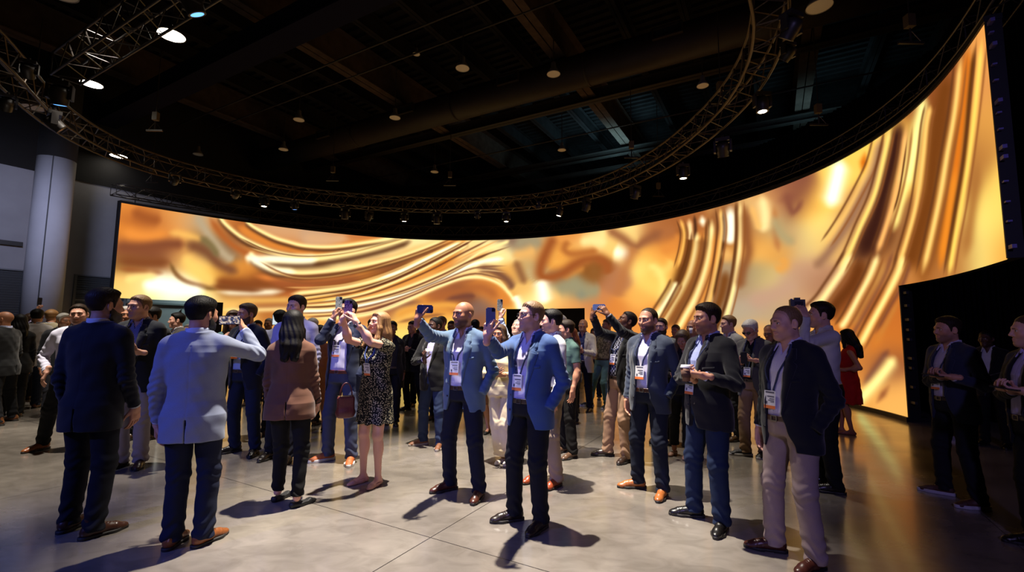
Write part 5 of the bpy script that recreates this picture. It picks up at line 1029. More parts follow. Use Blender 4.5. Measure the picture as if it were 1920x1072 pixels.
    def hair(s):
        a = s.a; kind = a.get('hair', 'short')
        if kind in ('bald',): pass
        else:
            m = mat('hair_%s' % a['id'], a['hairc'], .55, spec=.35 if max(a['hairc']) > .03 else .16, noise=.35, nscale=160, bump=.5)
            hh = max(s.h * .62, .003); R, hc, hs = s.headf; thick = a.get('hairt', .016)
            st = {'buzz': 'receding' if a.get('recede') else 'short'}.get(kind, kind)
            if kind in ('buzz',): thick = .0022 if a.get('recede') else .004
            if kind == 'fringe': thick = .006
            def f(P):
                Q = s.to_head(P); base = head_sdf(Q, s.fem, False)
                zl = zl_curve(Q[:, 1], 'long' if kind in ('long', 'bob') else st)
                rise = Q[:, 2] - zl
                top = ss(.02, .085, Q[:, 2])
                side = .30 if kind in ('long', 'bob') else .20
                rise = rise + .0022 * np.sin(Q[:, 0] * 300 + Q[:, 2] * 140)
                t = thick * (side + (1 - side) * top * (.75 + .45 * ss(.02, .08, Q[:, 1]))) * ss(-.004, .034, rise) + .0014
                tex = .0008 * np.sin(Q[:, 0] * 330 + 9 * np.sin(Q[:, 1] * 60)) * np.sin(Q[:, 1] * 120 + Q[:, 2] * 90)
                if kind == 'quiff': pass
                d = base - t - tex * top
                d = smax(d, -rise * F(.8), .004)
                d = np.maximum(d, -(base + .004))
                if kind in ('long', 'bob'):
                    ln_ = a.get('hairlen', .30); X = Q.copy(); X[:, 0] = np.abs(X[:, 0])
                    tex2 = .0026 * np.sin(np.arctan2(Q[:, 0], -Q[:, 1] + .03) * 26 + 6 * np.sin(Q[:, 2] * 9)) * ss(.08, -.05, Q[:, 2])
                    e = rcone(X, (0, -.030, .045), (0.02, -.072, -.10), .094, .080)
                    e = smin(e, rcone(X, (.02, -.072, -.10), (.030, -.120, -.20), .080, .060), .04); e = smin(e, rcone(X, (.030, -.120, -.20), (.040, -.138, -ln_), .060, .042), .03)
                    sl = rcone(X, (.052, .040, .060), (.078, .040, -.06), .024, .026); sl = smin(sl, rcone(X, (.078, .040, -.06), (.088, .050, -.17), .028, .026), .02)
                    if s.a.get('frontlocks'): sl = smin(sl, rcone(X, (.088, .050, -.17), (.090, .092, -ln_ * .95), .027, .020), .02)
                    e = smin(e, sl, .03) - tex2
                    face = ell(Q, (0, .125, -.03), (.060, .105, .105)); e = smax(e, -face, .012)
                    neck = rcone(Q, (0, -.01, -.08), (0, -.01, -.35), .048, .055)
                    e = smax(e, -neck, .01)
                    d = smin(d, e, .012)
                return d * F(hs)
            b = .16; lo = hc - b; hi = hc + b
            if kind in ('long', 'bob'): lo[2] -= a.get('hairlen', .30) * 1.0; lo -= .06; hi[:2] += .03
            s.emit('hair', f, lo, hi, hh, m)
        if a.get('beard'):
            m = mat('beard_%s' % a['id'], a.get('beardc', a['hairc']), .6, noise=.35, nscale=200, bump=.5)
            R, hc, hs = s.headf
            def fb(P):
                Q = s.to_head(P); base = head_sdf(Q, s.fem, False); X = Q.copy(); X[:, 0] = np.abs(X[:, 0])
                up = np.interp(Q[:, 1], (-.01, .02, .05, .075, .09, .11), (.0, -.020, -.045, -.052, -.046, -.046)).astype(F)
                rise = up - Q[:, 2]
                lip = np.minimum(rcone(X, (0, .095, -.060), (.020, .086, -.0635), .0085, .006), rcone(X, (0, .093, -.0705), (.016, .086, -.067), .008, .006))
                d = base - (.0015 + a['beard'] * ss(0, .02, rise)); d = smax(d, -rise, .004); d = smax(d, (-.002 - Q[:, 1]) * .8, .004); d = smax(d, -lip, .003)
                d = np.maximum(d, -.132 - Q[:, 2]); return np.maximum(d, -(base + .004)) * F(hs)
            s.emit('beard', fb, hc - .16, hc + .13, max(s.h * .62, .003), m)
    # ---- garments
    def front_open(s):
        o = s.a.get('open', 'open')
        T = {'open': [(-.30, .150), (-.15, .120), (-.02, .080), (.10, .058), (.25, .056), (.40, .062), (.50, .058), (.58, .050)],
             'half': [(-.30, .080), (-.15, .050), (-.02, .016), (.06, .004), (.12, .012), (.25, .036), (.40, .056), (.50, .056), (.58, .050)],
             'wide': [(-.30, .190), (-.15, .165), (-.02, .120), (.10, .100), (.25, .095), (.40, .085), (.50, .065), (.58, .050)],
             'shut': [(-.30, .003), (.20, .003), (.30, .020), (.42, .045), (.50, .050), (.58, .048)]}[o]
        return np.array(T, F)
    def f_jacket(s, P, arms=True):
        Q = s.inv(P); hem = s.a.get('hem', -.165); fem = s.fem
        d = s.torso(Q, .024, .07 if not fem else .10)
        W = s.front_open(); w = np.interp(Q[:, 2], W[:, 0], W[:, 1]).astype(F)
        cut = smax(np.abs(Q[:, 0] - F(s.a.get('shift', 0))) - w, .01 - Q[:, 1], .004)      # the open front
        d = smax(d, -cut, .005)
        hz = hem + .010 * np.cos(Q[:, 0] * 7)
        d = smax(d, (hz - Q[:, 2]).astype(F), .006)
        vent = np.maximum(np.abs(Q[:, 0]) - .004, np.maximum(Q[:, 2] - (hem + .17), Q[:, 1] + .05)); d = np.maximum(d, -vent)
        d = d + .0016 * np.exp(-(Q[:, 0] / .006) ** 2) * (Q[:, 1] < -.03) * (Q[:, 2] < .5)
        d = smax(d, -rcone(Q, (0, -.03, .66), (0, -.026, .54), .060, .066), .004)
        nd = np.abs(rcone(Q, (0, -.030, .64), (0, -.026, .52), .066, .078) - .004) - .0055  # collar roll round the neck
        top = .588 - .35 * np.maximum(Q[:, 1] + .03, 0); nd = smax(nd, (Q[:, 2] - top).astype(F), .004); nd = np.maximum(np.maximum(nd, .52 - Q[:, 2]), -cut)
        d = smin(d, nd, .008)
        for nm in ('LR' if arms else ''):
            up, full = s.arm_d(P, nm, .063 if not fem else .054, .052 if not fem else .044, .043 if not fem else .037, .028, .0046)
            d = smin(smin(d, up, .035), full, .010)
        return (d - s.wrinkle(P, .0022)).astype(F)
    def f_shirt(s, P, off=.007, sleeves=False, arms=True):
        Q = s.inv(P); d = s.torso(Q, off); zb = s.a.get('shirt_hem', .035 if not s.a.get('untucked') else -.08)
        X = Q.copy(); X[:, 0] = np.abs(X[:, 0])
        d = smax(d, zb - Q[:, 2], .004)
        if s.a.get('collar', True):
            neck = rcone(Q, (0, -.022, .70), (0, -.026, .545), .052 + .012 * s.fat if not s.fem else .044, .060 + .012 * s.fat if not s.fem else .052)
            d = smax(d, -neck, .004)
            nd = np.abs(neck - .008) - .0055; top = .625 - .55 * np.maximum(Q[:, 1] + .02, 0); nd = smax(nd, (Q[:, 2] - top).astype(F), .004); nd = np.maximum(nd, .53 - Q[:, 2])
            nd = smax(nd, -smax(np.abs(Q[:, 0]) - (Q[:, 2] - .535) * .5 - .004, -Q[:, 1], .002), .003)
            lf = rcone(X, (.052, .028, .592), (.060, .078, .520), .0075, .005); lf = smin(lf, rcone(X, (.050, .030, .596), (.020, .072, .552), .0065, .005), .022)
            d = smin(d, smin(nd, lf, .006), .004)
            v = smax(np.abs(Q[:, 0]) - np.maximum(Q[:, 2] - .492, 0) * .40, -Q[:, 1], .002); d = smax(d, -np.maximum(v, .492 - Q[:, 2]), .003)
        else:
            d = smax(d, -ell(Q, (0, .03, .60), (.088, .105, s.a.get('neckdrop', .075))), .006)
        d = d + .0018 * np.exp(-((Q[:, 0] - .013) / .003) ** 2) * (Q[:, 1] > 0)
        for nm in ('LR' if arms else ''):
            ar = s.arms[nm]
            if sleeves in ('long', 'rolled'):
                rr = ((.060, .052, .040, .012) if sleeves == 'long' else (.060, .052, .048, .17)) if not s.fem else (.050, .043, .034, .012)
                up, full = s.arm_d(P, nm, *rr, .0055); d = smin(smin(d, up, .03), full, .010)
            elif sleeves == 'short':
                S, E = ar['S'], ar['E']; m = S + (E - S) * .62; n = unit(E - S)
                d = smin(d, smax(rcone(P, S, E, .062, .058), (P - m.astype(F)) @ n.astype(F), .004), .02)
            elif sleeves == 'cuff' and ar['kind'] != 'pocket':
                fd = unit(ar['W'] - ar['E']); c = rcone(P, ar['W'] - fd * .075, ar['W'] - fd * .012, .037, .036)
                d = np.minimum(d, smax(c, (P - (ar['W'] - fd * .010).astype(F)) @ fd.astype(F), .004))
        return (d - s.wrinkle(P, .0024 if sleeves != 'cuff' else .0016)).astype(F)
    def f_trousers(s, P, rk=.072, ra=.064, hem=.055):
        Q = P - s.hip.astype(F)
        d = loft(Q, [r for r in s.table(.013)]); d = smax(d, F(-.02) - Q[:, 2] - .05, .03)
        d = smax(d, Q[:, 2] - .075, .004)
        L = None
        for lg in s.legs:
            A = lg['A']; n = unit(A - lg['K']); th = .098 if not s.fem else .094
            th += .012 * s.fat
            e = rcone(P, lg['H'] + np.array((0, -.005, -.01)), lg['K'], th, rk); e2 = rcone(P, lg['K'], A + n * .02, rk, ra)
            q = P - lg['K'].astype(F); zz = P[:, 2]
            wr = .0045 * np.exp(-(q * q).sum(1) / .010) * np.sin(zz * 95 + 2 * np.sin(P[:, 0] * 40)) + .0075 * ss(.30, .10, zz) * np.sin(zz * 70 + 2.5 * np.sin(P[:, 0] * 26 + P[:, 1] * 20)) * .8
            wr = wr + .003 * ss(.2, .0, np.abs(Q[:, 2] + .09)) * np.sin(P[:, 0] * 60 + P[:, 2] * 50)
            e = smin(e, e2, .03) - wr
            e = smax(e, F(hem) - P[:, 2], .004)
            L = e if L is None else smin(L, e, .012)
        d = smin(d, L, .035)
        d = smax(d, Q[:, 2] - .075, .004)
        return (d - s.wrinkle(P, .0016)).astype(F)
    def bbox_all(s, arms=True):
        p = [s.hip + np.array((.28, .28, .62)), s.hip - np.array((.28, .28, .40)), s.fwd1((.3, .25, .6)), s.fwd1((-.3, -.25, .6))]
        if arms: p += [s.arms[n][k] + o for n in 'LR' for k in 'SEW' for o in (-.09, .09)]
        p = np.array(p); return p.min(0), p.max(0)
    def cloth(s, key, default=(.2, .2, .2)):
        c = s.a.get(key, default); rough = s.a.get(key + '_rough', .85)
        nm = '%s_%s' % (key, s.a['id'])
        pat = s.a.get(key + '_pat')
        if pat: return pattern_mat(nm, pat, c)
        return mat(nm, c, rough, spec=.25, noise=.12, nscale=420 if key != 'jean' else 120, bump=.18, sheen=.15 if key == 'jacket' else .0)
    def shoes(s):
        a = s.a; st = a.get('shoe', 'derby'); m = mat('leather_%s' % a['id'], a.get('shoec', (.06, .03, .015)), .32 if st == 'derby' else .6, spec=.5, noise=.15, nscale=60, bump=.08)
        solem = mat('sole_%s' % a['id'], a.get('solec', (.012, .010, .009)), .6)
        for lg in s.legs:
            Rf = rotz(lg['yaw']); o = np.array((lg['A'][0], lg['A'][1], 0.0)); h = max(s.h * .8, .004)
            ft = .93 if s.fem else 1.0
            loc = lambda P: ((P - o.astype(F)) @ Rf.astype(F)) / F(ft)
            def fp(q):
                q2 = q.copy(); q2[:, 2] = 0
                e = rcone(q2, (0, -.045, 0), (0, .04, 0), .036, .036); e = smin(e, rcone(q2, (0, .04, 0), (.004, .11, 0), .038, .045), .02); e = smin(e, rcone(q2, (.004, .11, 0), (.0, .185, 0), .045, .020), .02)
                return e
            if st in ('derby', 'sneaker'):
                def fu(P):
                    q = loc(P); e = rcone(q, (0, -.038, .045), (0, .03, .050), .038, .036); e = smin(e, rcone(q, (0, .04, .045), (.003, .12, .034), .037, .036), .03)
                    e = smin(e, ell(q, (.002, .145, .024), (.038, .060, .028)), .02); e = smin(e, rcone(q, (0, -.022, .06), (0, -.016, .125), .040, .040), .025)
                    lace = np.maximum(np.abs(q[:, 0]) - .016, np.maximum(.035 - q[:, 1], q[:, 1] - .10)); e = e - .0022 * (np.sin(q[:, 1] * 330) > .2) * ss(.004, 0, lace)
                    e = e + .0015 * np.exp(-((q[:, 1] - .125 + .2 * np.abs(q[:, 0])) / .003) ** 2)
                    e = np.maximum(e, .010 - q[:, 2]); return (e * F(ft)).astype(F)
                sh = s.emit('shoe', fu, o + np.array((-.24, -.24, 0)), o + np.array((.24, .24, .18)), h, m)
                hgt = .022 if st == 'derby' else .030
                def fs(P):
                    q = loc(P); e = fp(q) - (.0035 if st == 'derby' else .006); e = smax(e, np.abs(q[:, 2] - hgt / 2) - hgt / 2, .004)
                    if st == 'derby': e = np.maximum(e, -np.maximum(np.abs(q[:, 1] - .045) - .030, q[:, 2] - .008))
                    return (e * F(ft)).astype(F)
                s.emit('sole', fs, o + np.array((-.25, -.25, -.01)), o + np.array((.25, .25, .04)), min(h, .006), solem, sh)
            else:                                               # flat pump: low topline, the instep stays bare
                def fu(P):
                    q = loc(P); e = rcone(q, (0, -.035, .028), (0, .04, .026), .036, .036); e = smin(e, rcone(q, (0, .04, .026), (.002, .13, .022), .037, .036), .03); e = smin(e, ell(q, (0, .155, .018), (.030, .050, .022)), .02)
                    top = .040 + .5 * np.maximum(.0, q[:, 1] - .10) + .35 * np.maximum(0, -.01 - q[:, 1]); e = np.maximum(e, q[:, 2] - top.astype(F)); return (np.maximum(e, .002 - q[:, 2]) * F(ft)).astype(F)
                s.emit('shoe', fu, o + np.array((-.24, -.24, -.01)), o + np.array((.24, .24, .12)), h, m)
    # ---- things laid on the chest
    def drape(s, f, xz, off, y0=.42):
        """drop points (torso x,z) from the front onto the surface f; returns local positions"""
        xz = np.asarray(xz, float); n = len(xz); y = np.full(n, y0); Rw = None
        for _ in range(34):
            p = s.fwd(np.stack([xz[:, 0], y, xz[:, 1]], 1)); d = f(p.astype(F)); y = y - np.clip(d - off, -.02, .05) * .8
            y = np.maximum(y, -.02)
        return s.fwd(np.stack([xz[:, 0], y, xz[:, 1]], 1)), y
    def ribbon(s, name, f, path, hw, off, m, parent, thick=.0025):
        path = np.asarray(path, float); t = np.linspace(0, 1, max(8, int(len(path) * 7))); u = np.linspace(0, 1, len(path))
        c = np.stack([np.interp(t, u, path[:, 0]), np.interp(t, u, path[:, 1])], 1); g = np.gradient(c, axis=0); nn = np.stack([-g[:, 1], g[:, 0]], 1); nn /= np.linalg.norm(nn, axis=1)[:, None] + 1e-9
        A, _ = s.drape(f, c + nn * hw, off); B, _ = s.drape(f, c - nn * hw, off); k = len(c)
        return s.slab(name, A, B, m, parent, thick)
    def slab(s, name, A, B, m, parent, thick):
        k = len(A); dy = s.fwd1((0, 1, .4)) - s.fwd1((0, 0, .4)); dy = unit(dy) * thick
        V = np.concatenate([A + dy, B + dy, A - dy, B - dy]); Fs = []
        for i in range(k - 1):
            Fs += [(i, k + i, k + i + 1, i + 1), (2 * k + i, 2 * k + i + 1, 3 * k + i + 1, 3 * k + i), (i, i + 1, 2 * k + i + 1, 2 * k + i), (k + i, 3 * k + i, 3 * k + i + 1, k + i + 1)]
        Fs += [(0, 2 * k, 3 * k, k), (k - 1, 2 * k - 1, 4 * k - 1, 3 * k - 1)]
        return mesh_obj(name, V * s.k, Fs, m, parent, True)
    def lapels(s, jo, m):
        W = s.front_open(); o = s.a.get('open', 'open'); zb = {'open': .08, 'half': .13, 'wide': .10, 'shut': .26}[o]; sh = s.a.get('shift', 0)
        z = np.linspace(zb, .545, 26); wi = np.interp(z, W[:, 0], W[:, 1]); t = (z - zb) / (.545 - zb)
        lw = np.interp(t, (0, .2, .55, .74, .76, .80, .84, 1), (.004, .022, .054, .072, .070, .046, .060, .040)) * s.a.get('lapel', 1.0)
        for sd in (-1, 1):
            A, _ = s.drape(lambda q: s.f_jacket(q, False), np.stack([sh + sd * (wi + .004), z], 1), .0035); B, _ = s.drape(lambda q: s.f_jacket(q, False), np.stack([sh + sd * (wi + lw + .004), z], 1), .0035)
            if sd < 0: A, B = B, A
            s.slab('lapel', A, B, m, jo, .003)
        if o in ('half', 'shut', 'open') and s.det > 1:
            mb = mat('button_dark', (.012, .012, .014), .35)
            for z in ((.12, .02) if o != 'open' else (.10, -.02)):
                x = sh + (np.interp(z, W[:, 0], W[:, 1]) + .016); p, _ = s.drape(lambda q: s.f_jacket(q, False), [(x, z)], .002)
                n = s.fwd1((0, 1, .3)) - s.fwd1((0, 0, .3)); s2 = MB().lathe([(.0085, -.002), (.0095, 0), (.0095, .002), (.006, .0035), (.0, .0038)], 12, p[0] * s.k, frame_from((0, 0, 1), n)); s2.build('button', mb, jo, True)
        if s.det > 1:                                          # welt pocket on the chest
            x = np.linspace(.075, .155, 6) * -1; A, _ = s.drape(lambda q: s.f_jacket(q, False), np.stack([x, .335 - .10 * (x + .115)], 1), .002); B, _ = s.drape(lambda q: s.f_jacket(q, False), np.stack([x, .312 - .10 * (x + .115)], 1), .002)
            s.slab('chest_pocket', A, B, m, jo, .002)
    def lanyard(s, f):
        a = s.a['badge']; cx, cz = a.get('x', 0), a.get('z', .22); c = a.get('c', (.02, .03, .09)); w = .045; hh = .062 if a.get('tall', True) else .045
        ms = mat('lanyard_%s' % s.a['id'], c, .7)
        top = cz + hh
        for sd in (-1, 1):
            s.ribbon('lanyard', f, [(sd * .058, .575), (sd * .066, .50), (cx + sd * .050 + sd * .01, .40), (cx + sd * .026, top + .05), (cx + sd * .016, top + .004)], .0065, .004, ms, s.root)
        g = np.linspace(-1, 1, 5); ring = []
        rows = [(-1, 0), (-.66, 0), (.3, 0), (1, 0)]
        zz = np.array([cz - hh, cz - hh + .022, cz + .02, cz + hh])
        P = []
        for z in zz:
            p, y = s.drape(f, np.stack([cx + g * w, np.full(5, z)], 1), .005); P.append((z, y))
        ym = max(y.max() for _, y in P)                        # a stiff card: flat, resting on the fullest point
        y0, y1 = P[0][1].max(), P[-1][1].max()
        V = []; 
        for i, z in enumerate(zz):
            yy = y0 + (y1 - y0) * (z - zz[0]) / (zz[-1] - zz[0]) + .004
            for x in (-w, w): V.append((cx + x, yy, z))
        nfr = len(V); V = np.array(V); Vb = V - np.array((0, .003, 0)); V = s.fwd(np.concatenate([V, Vb])) * s.k
        Fs = [(0, 1, 3, 2), (2, 3, 5, 4), (4, 5, 7, 6)]; mi = [1, 0, 0]
        Fs += [(nfr + 0, nfr + 2, nfr + 3, nfr + 1), (nfr + 2, nfr + 4, nfr + 5, nfr + 3), (nfr + 4, nfr + 6, nfr + 7, nfr + 5), (0, 2, 10, 8), (2, 4, 12, 10), (4, 6, 14, 12), (1, 9, 11, 3), (3, 11, 13, 5), (5, 13, 15, 7), (0, 8, 9, 1), (6, 7, 15, 14)]; mi += [0] * 11
        b = mesh_obj('badge', V, Fs, [mat('badge_card', (.78, .78, .80), .35), mat('badge_orange', (.80, .20, .05), .4)], s.root, False, mi=mi)
        if s.det > 1:
            mt = mat('badge_print', (.10, .10, .14), .6); mb = MB()
            def at(x, z): 
                yy = y0 + (y1 - y0) * (z - zz[0]) / (zz[-1] - zz[0]) + .0052; return s.fwd1((cx + x, yy, z)) * s.k
            for (xa, xb, za, zb) in ((-.036, .020, .018, .026), (-.036, .002, .004, .009), (-.036, .012, -.008, -.003), (-.036, -.006, -.017, -.013), (-.036, .034, .046, .056), (.018, .032, -.032, -.012)):
                n = [at(xa, cz + za), at(xb, cz + za), at(xb, cz + zb), at(xa, cz + zb)]; mb.add(n, [(0, 1, 2, 3)])
            mb.build('badge_print', mt, b)
    def glasses(s):
        m = mat('spectacle_frame', (.015, .015, .03), .3) ; mb = MB()
        for sd in (-1, 1):
            c = np.array((sd * .033, .104, .003)); pts = [s.from_head(c + np.array((.023 * math.cos(t) * 1.0, -.012 * abs(math.cos(t)) * (1 if math.cos(t) * sd > 0 else .1), .0155 * math.sin(t)))) * s.k for t in np.linspace(0, 2 * PI, 17)[:-1]]
            mb.tube(pts, .0018, 5, True); mb.tube([s.from_head((sd * .056, .093, .008)) * s.k, s.from_head((sd * .073, .06, .010)) * s.k, s.from_head((sd * .079, .0, .010)) * s.k], .0018, 5)
        mb.tube([s.from_head((-.011, .106, .006)) * s.k, s.from_head((0, .108, .009)) * s.k, s.from_head((.011, .106, .006)) * s.k], .0018, 5)
        g = mb.build('spectacles', m, s.root, True)
        if s.a.get('glasses') == 'dark':
            ml = mat('dark_lens', (.006, .006, .008), .12)
            for sd in (-1, 1):
                c = np.array((sd * .033, .102, .003)); V = [s.from_head(c + np.array((.022 * math.cos(t), -.011 * abs(math.cos(t)) * (1 if math.cos(t) * sd > 0 else .1), .0145 * math.sin(t)))) * s.k for t in np.linspace(0, 2 * PI, 17)[:-1]]
                MB().add(V, [tuple(range(16))]).build('lens', ml, g)
    def watch(s, nm, c=(.02, .02, .022)):
        a = s.arms[nm]; fd = unit(a['W'] - a['E']); R = frame_from(np.cross(fd, (0.3, 0.2, .9)), fd); p = a['W'] - fd * .025
        mb = MB().lathe([(.030, -.011), (.034, -.010), (.034, .010), (.030, .011)], 16, p * s.k, R); mb.box((p - R[:, 0] * .035) * s.k, (.006, .017, .017), R); mb.build('wristwatch', mat('watch_%d' % int(c[0] * 1000), c, .4), s.root, True)
    def build(s):
        a = s.a; s.body(); s.hair()
        lo, hi = s.bbox_all()
        top = a.get('top', 'jacket'); fchest = None
        if top == 'jacket':
            if a.get('front', True):
                s.emit('shirt', lambda P: s.f_shirt(P, .007, 'cuff'), lo, hi, s.h, s.cloth('shirt'))
            else:
                s.emit('shirt', lambda P: s.f_shirt(P, .007, 'cuff'), lo, hi, s.h * 1.3, s.cloth('shirt'))
            m = s.cloth('jacket'); jo = s.emit('jacket', s.f_jacket, lo, hi, s.h, m)
            if a.get('front', True): s.lapels(jo, m)
            fchest = lambda P: np.minimum(s.f_shirt(P, .007, 'cuff', False), s.f_jacket(P, False))
        elif top in ('shirt', 'polo', 'rolled', 'blouse'):
            sl = {'shirt': 'long', 'polo': 'short', 'rolled': 'rolled', 'blouse': 'long'}[top]
            s.emit('shirt', lambda P: s.f_shirt(P, .012, sl), lo, hi, s.h, s.cloth('shirt')); fchest = lambda P: s.f_shirt(P, .012, sl, False)
        elif top == 'dress':
            hemz = a.get('skirt_hem', -.42)
            def fd(P):
                Q = s.inv(P); T = s.table(.008); r0 = [r for r in T if r[0] >= -.05]
                T2 = [(hemz - .05, 0, -.01, .215, .175), (-.20, 0, -.015, .205, .160)] + r0
                d = loft(Q, T2); d = smin(d, s.torso(Q, .008), .02)
                d = smax(d, -ell(Q, (0, .04, .59), (.080, .11, .085)), .006); d = smax(d, hemz - Q[:, 2], .004)
                d = d - .010 * ss(-.02, -.35, Q[:, 2]) * np.sin(np.arctan2(Q[:, 0], Q[:, 1]) * 9 + Q[:, 2] * 4)
                if a.get('sleeves', True):
                    for nm in 'LR':
                        ar = s.arms[nm]; S, E = ar['S'], ar['E']; mm = S + (E - S) * .55; n = unit(E - S); dd = rcone(P, S, E, .060, .058); dd = smax(dd, (P - mm.astype(F)) @ n.astype(F), .004); d = smin(d, dd, .03)
                return (d - s.wrinkle(P, .003)).astype(F)
            lo2 = lo.copy(); lo2[2] = s.hz + hemz - .05; s.emit('dress', fd, lo2, hi, s.h, s.cloth('shirt')); fchest = lambda P: s.torso(s.inv(P), .012)
        s.fchest = fchest
        bot = a.get('bottom', 'trousers')
        if bot == 'trousers':
            r = np.array([lg[k] for lg in s.legs for k in 'HKA']); l2 = r.min(0) - np.array((.17, .19, .03)); h2 = r.max(0) + np.array((.17, .19, .1)); l2[2] = a.get('hemz', .055) - .02; h2[2] = s.hz + .1
            s.emit('trousers', lambda P: s.f_trousers(P, a.get('rk', .072), a.get('ra', .063), a.get('hemz', .050)), l2, h2, s.h * 1.1, s.cloth('trouser'))
            if a.get('belt', True) and a.get('front', True):
                def fb(P):
                    Q = P - s.hip.astype(F); d = loft(Q, s.table(.0165)); return np.maximum(d, np.abs(Q[:, 2] - .055) - .019).astype(F)
                b = s.emit('belt', fb, s.hip + np.array((-.3, -.3, .0)), s.hip + np.array((.3, .3, .12)), max(s.h, .006), mat('belt_%s' % a['id'], a.get('beltc', (.035, .018, .010)), .4))
                if s.det > 1:
                    y = .42
                    for _ in range(30): y -= .8 * float(loft(np.array([(0, y, .055)], F), s.table(.0165))[0])
                    R = np.eye(3); mb = MB(); c = (s.hip + np.array((0, y + .003, .055))) * s.k
                    for o, hx in (((-.020, 0, 0), (.003, .003, .018)), ((.020, 0, 0), (.003, .003, .018)), ((0, 0, .017), (.022, .003, .003)), ((0, 0, -.017), (.022, .003, .003))): mb.box(c + np.array(o), hx)
                    mb.build('buckle', mat('buckle_metal', (.45, .42, .38), .3, 1.0), b)
        elif bot == 'skirt':
            hz = a.get('skirt_hem', -.40)
            def fk(P):
                Q = P - s.hip.astype(F); d = loft(Q, [(hz - .05, 0, -.005, .165, .135), (-.2, 0, -.01, .186, .150), (-.05, 0, -.015, .188, .145), (.06, 0, -.008, .172, .13), (.14, 0, 0, .145, .112)])
                d = smax(d, np.abs(Q[:, 2] - (hz + .10) / 2) - (.10 - hz) / 2, .004); return (d - s.wrinkle(P, .003) * 1.3).astype(F)
            s.emit('skirt', fk, s.hip + np.array((-.3, -.3, hz - .03)), s.hip + np.array((.3, .3, .14)), s.h, s.cloth('trouser'))
        s.shoes()
        if a.get('badge') and fchest: s.lanyard(fchest)
        if a.get('glasses'): s.glasses()
        for nm in a.get('watch', ''): s.watch(nm)
        return s
def pattern_mat(nm, pat, c):
    if nm in MATS: return MATS[nm]
    m = mat(nm, c, .8, spec=.25); nt = m.node_tree; b = nt.nodes['Principled BSDF']; tc = nt.nodes.new('ShaderNodeTexCoord')
    kind, c2, sc = pat
    r = nt.nodes.new('ShaderNodeValToRGB')
    if kind == 'dots':
        v = nt.nodes.new('ShaderNodeTexVoronoi'); v.inputs['Scale'].default_value = sc; v.inputs['Randomness'].default_value = .75; nt.links.new(tc.outputs['Object'], v.inputs['Vector']); nt.links.new(v.outputs['Distance'], r.inputs['Fac'])
        e = r.color_ramp.elements; e[0].position = .30; e[0].color = (*c2, 1); e[1].position = .36; e[1].color = (*c, 1)
    elif kind == 'stripes':
        w = nt.nodes.new('ShaderNodeTexWave'); w.bands_direction = 'X'; w.inputs['Scale'].default_value = sc; nt.links.new(tc.outputs['Object'], w.inputs['Vector']); nt.links.new(w.outputs['Fac'], r.inputs['Fac'])
        e = r.color_ramp.elements; e[0].position = .35; e[0].color = (*c2, 1); e[1].position = .45; e[1].color = (*c, 1)
    elif kind == 'checks':
        w = nt.nodes.new('ShaderNodeTexChecker'); w.inputs['Scale'].default_value = sc; w.inputs['Color1'].default_value = (*c, 1); w.inputs['Color2'].default_value = (*c2, 1); nt.links.new(tc.outputs['Object'], w.inputs['Vector']); nt.links.new(w.outputs['Color'], b.inputs['Base Color']); return m
    else:
        w = nt.nodes.new('ShaderNodeTexNoise'); w.inputs['Scale'].default_value = sc; nt.links.new(tc.outputs['Object'], w.inputs['Vector']); nt.links.new(w.outputs['Fac'], r.inputs['Fac'])
        e = r.color_ramp.elements; e[0].position = .48; e[0].color = (*c2, 1); e[1].position = .52; e[1].color = (*c, 1)
    nt.links.new(r.outputs['Color'], b.inputs['Base Color']); return m

def phone(loc, R, label, body=(.02, .02, .025), screen=None, group=None, size=(.037, .077, .0045), case=None, cam=True):
    """R columns: width, length, back-facing normal"""
    o = empty('smartphone', loc); o.rotation_euler = Matrix([list(map(float, r)) for r in R]).to_euler(); tag(o, label, 'phone', group)
    w, l, t = size
    import bmesh
    bm = bmesh.new(); bmesh.ops.create_cube(bm, size=1.0)
    for v in bm.verts: v.co.x *= 2 * w; v.co.y *= 2 * l; v.co.z *= 2 * t
    ed = [e for e in bm.edges if abs((e.verts[0].co - e.verts[1].co).z) > t]
    bmesh.ops.bevel(bm, geom=ed, offset=.010, segments=4, affect='EDGES')
    me = bpy.data.meshes.new('case'); bm.to_mesh(me); bm.free(); me.materials.append(case or mat('phone_case_%02x%02x%02x' % tuple(int(min(1, c) * 255) for c in body), body, .35))
    c = bpy.data.objects.new('case', me); COL.objects.link(c); c.parent = o
    sm = mat('phone_glass', (.008, .008, .01), .08) if screen is None else screen
    MB().box((0, 0, -t - .0006), (w - .0055, l - .0055, .0006)).build('screen', sm, o)
    if cam:
        mb = MB().box((w - .017, l - .018, t + .001), (.013, .014, .001)); b = mb.build('camera_block', mat('camera_block', (.03, .03, .05), .3), o)
        for dx, dy in ((-.005, .006), (-.005, -.006), (.006, 0)): MB().lathe([(.0045, 0), (.0045, .0016), (.003, .0018)], 10, (w - .017 + dx, l - .018 + dy, t + .002)).build('lens', mat('camera_lens', (.005, .005, .008), .1), b)
    return o
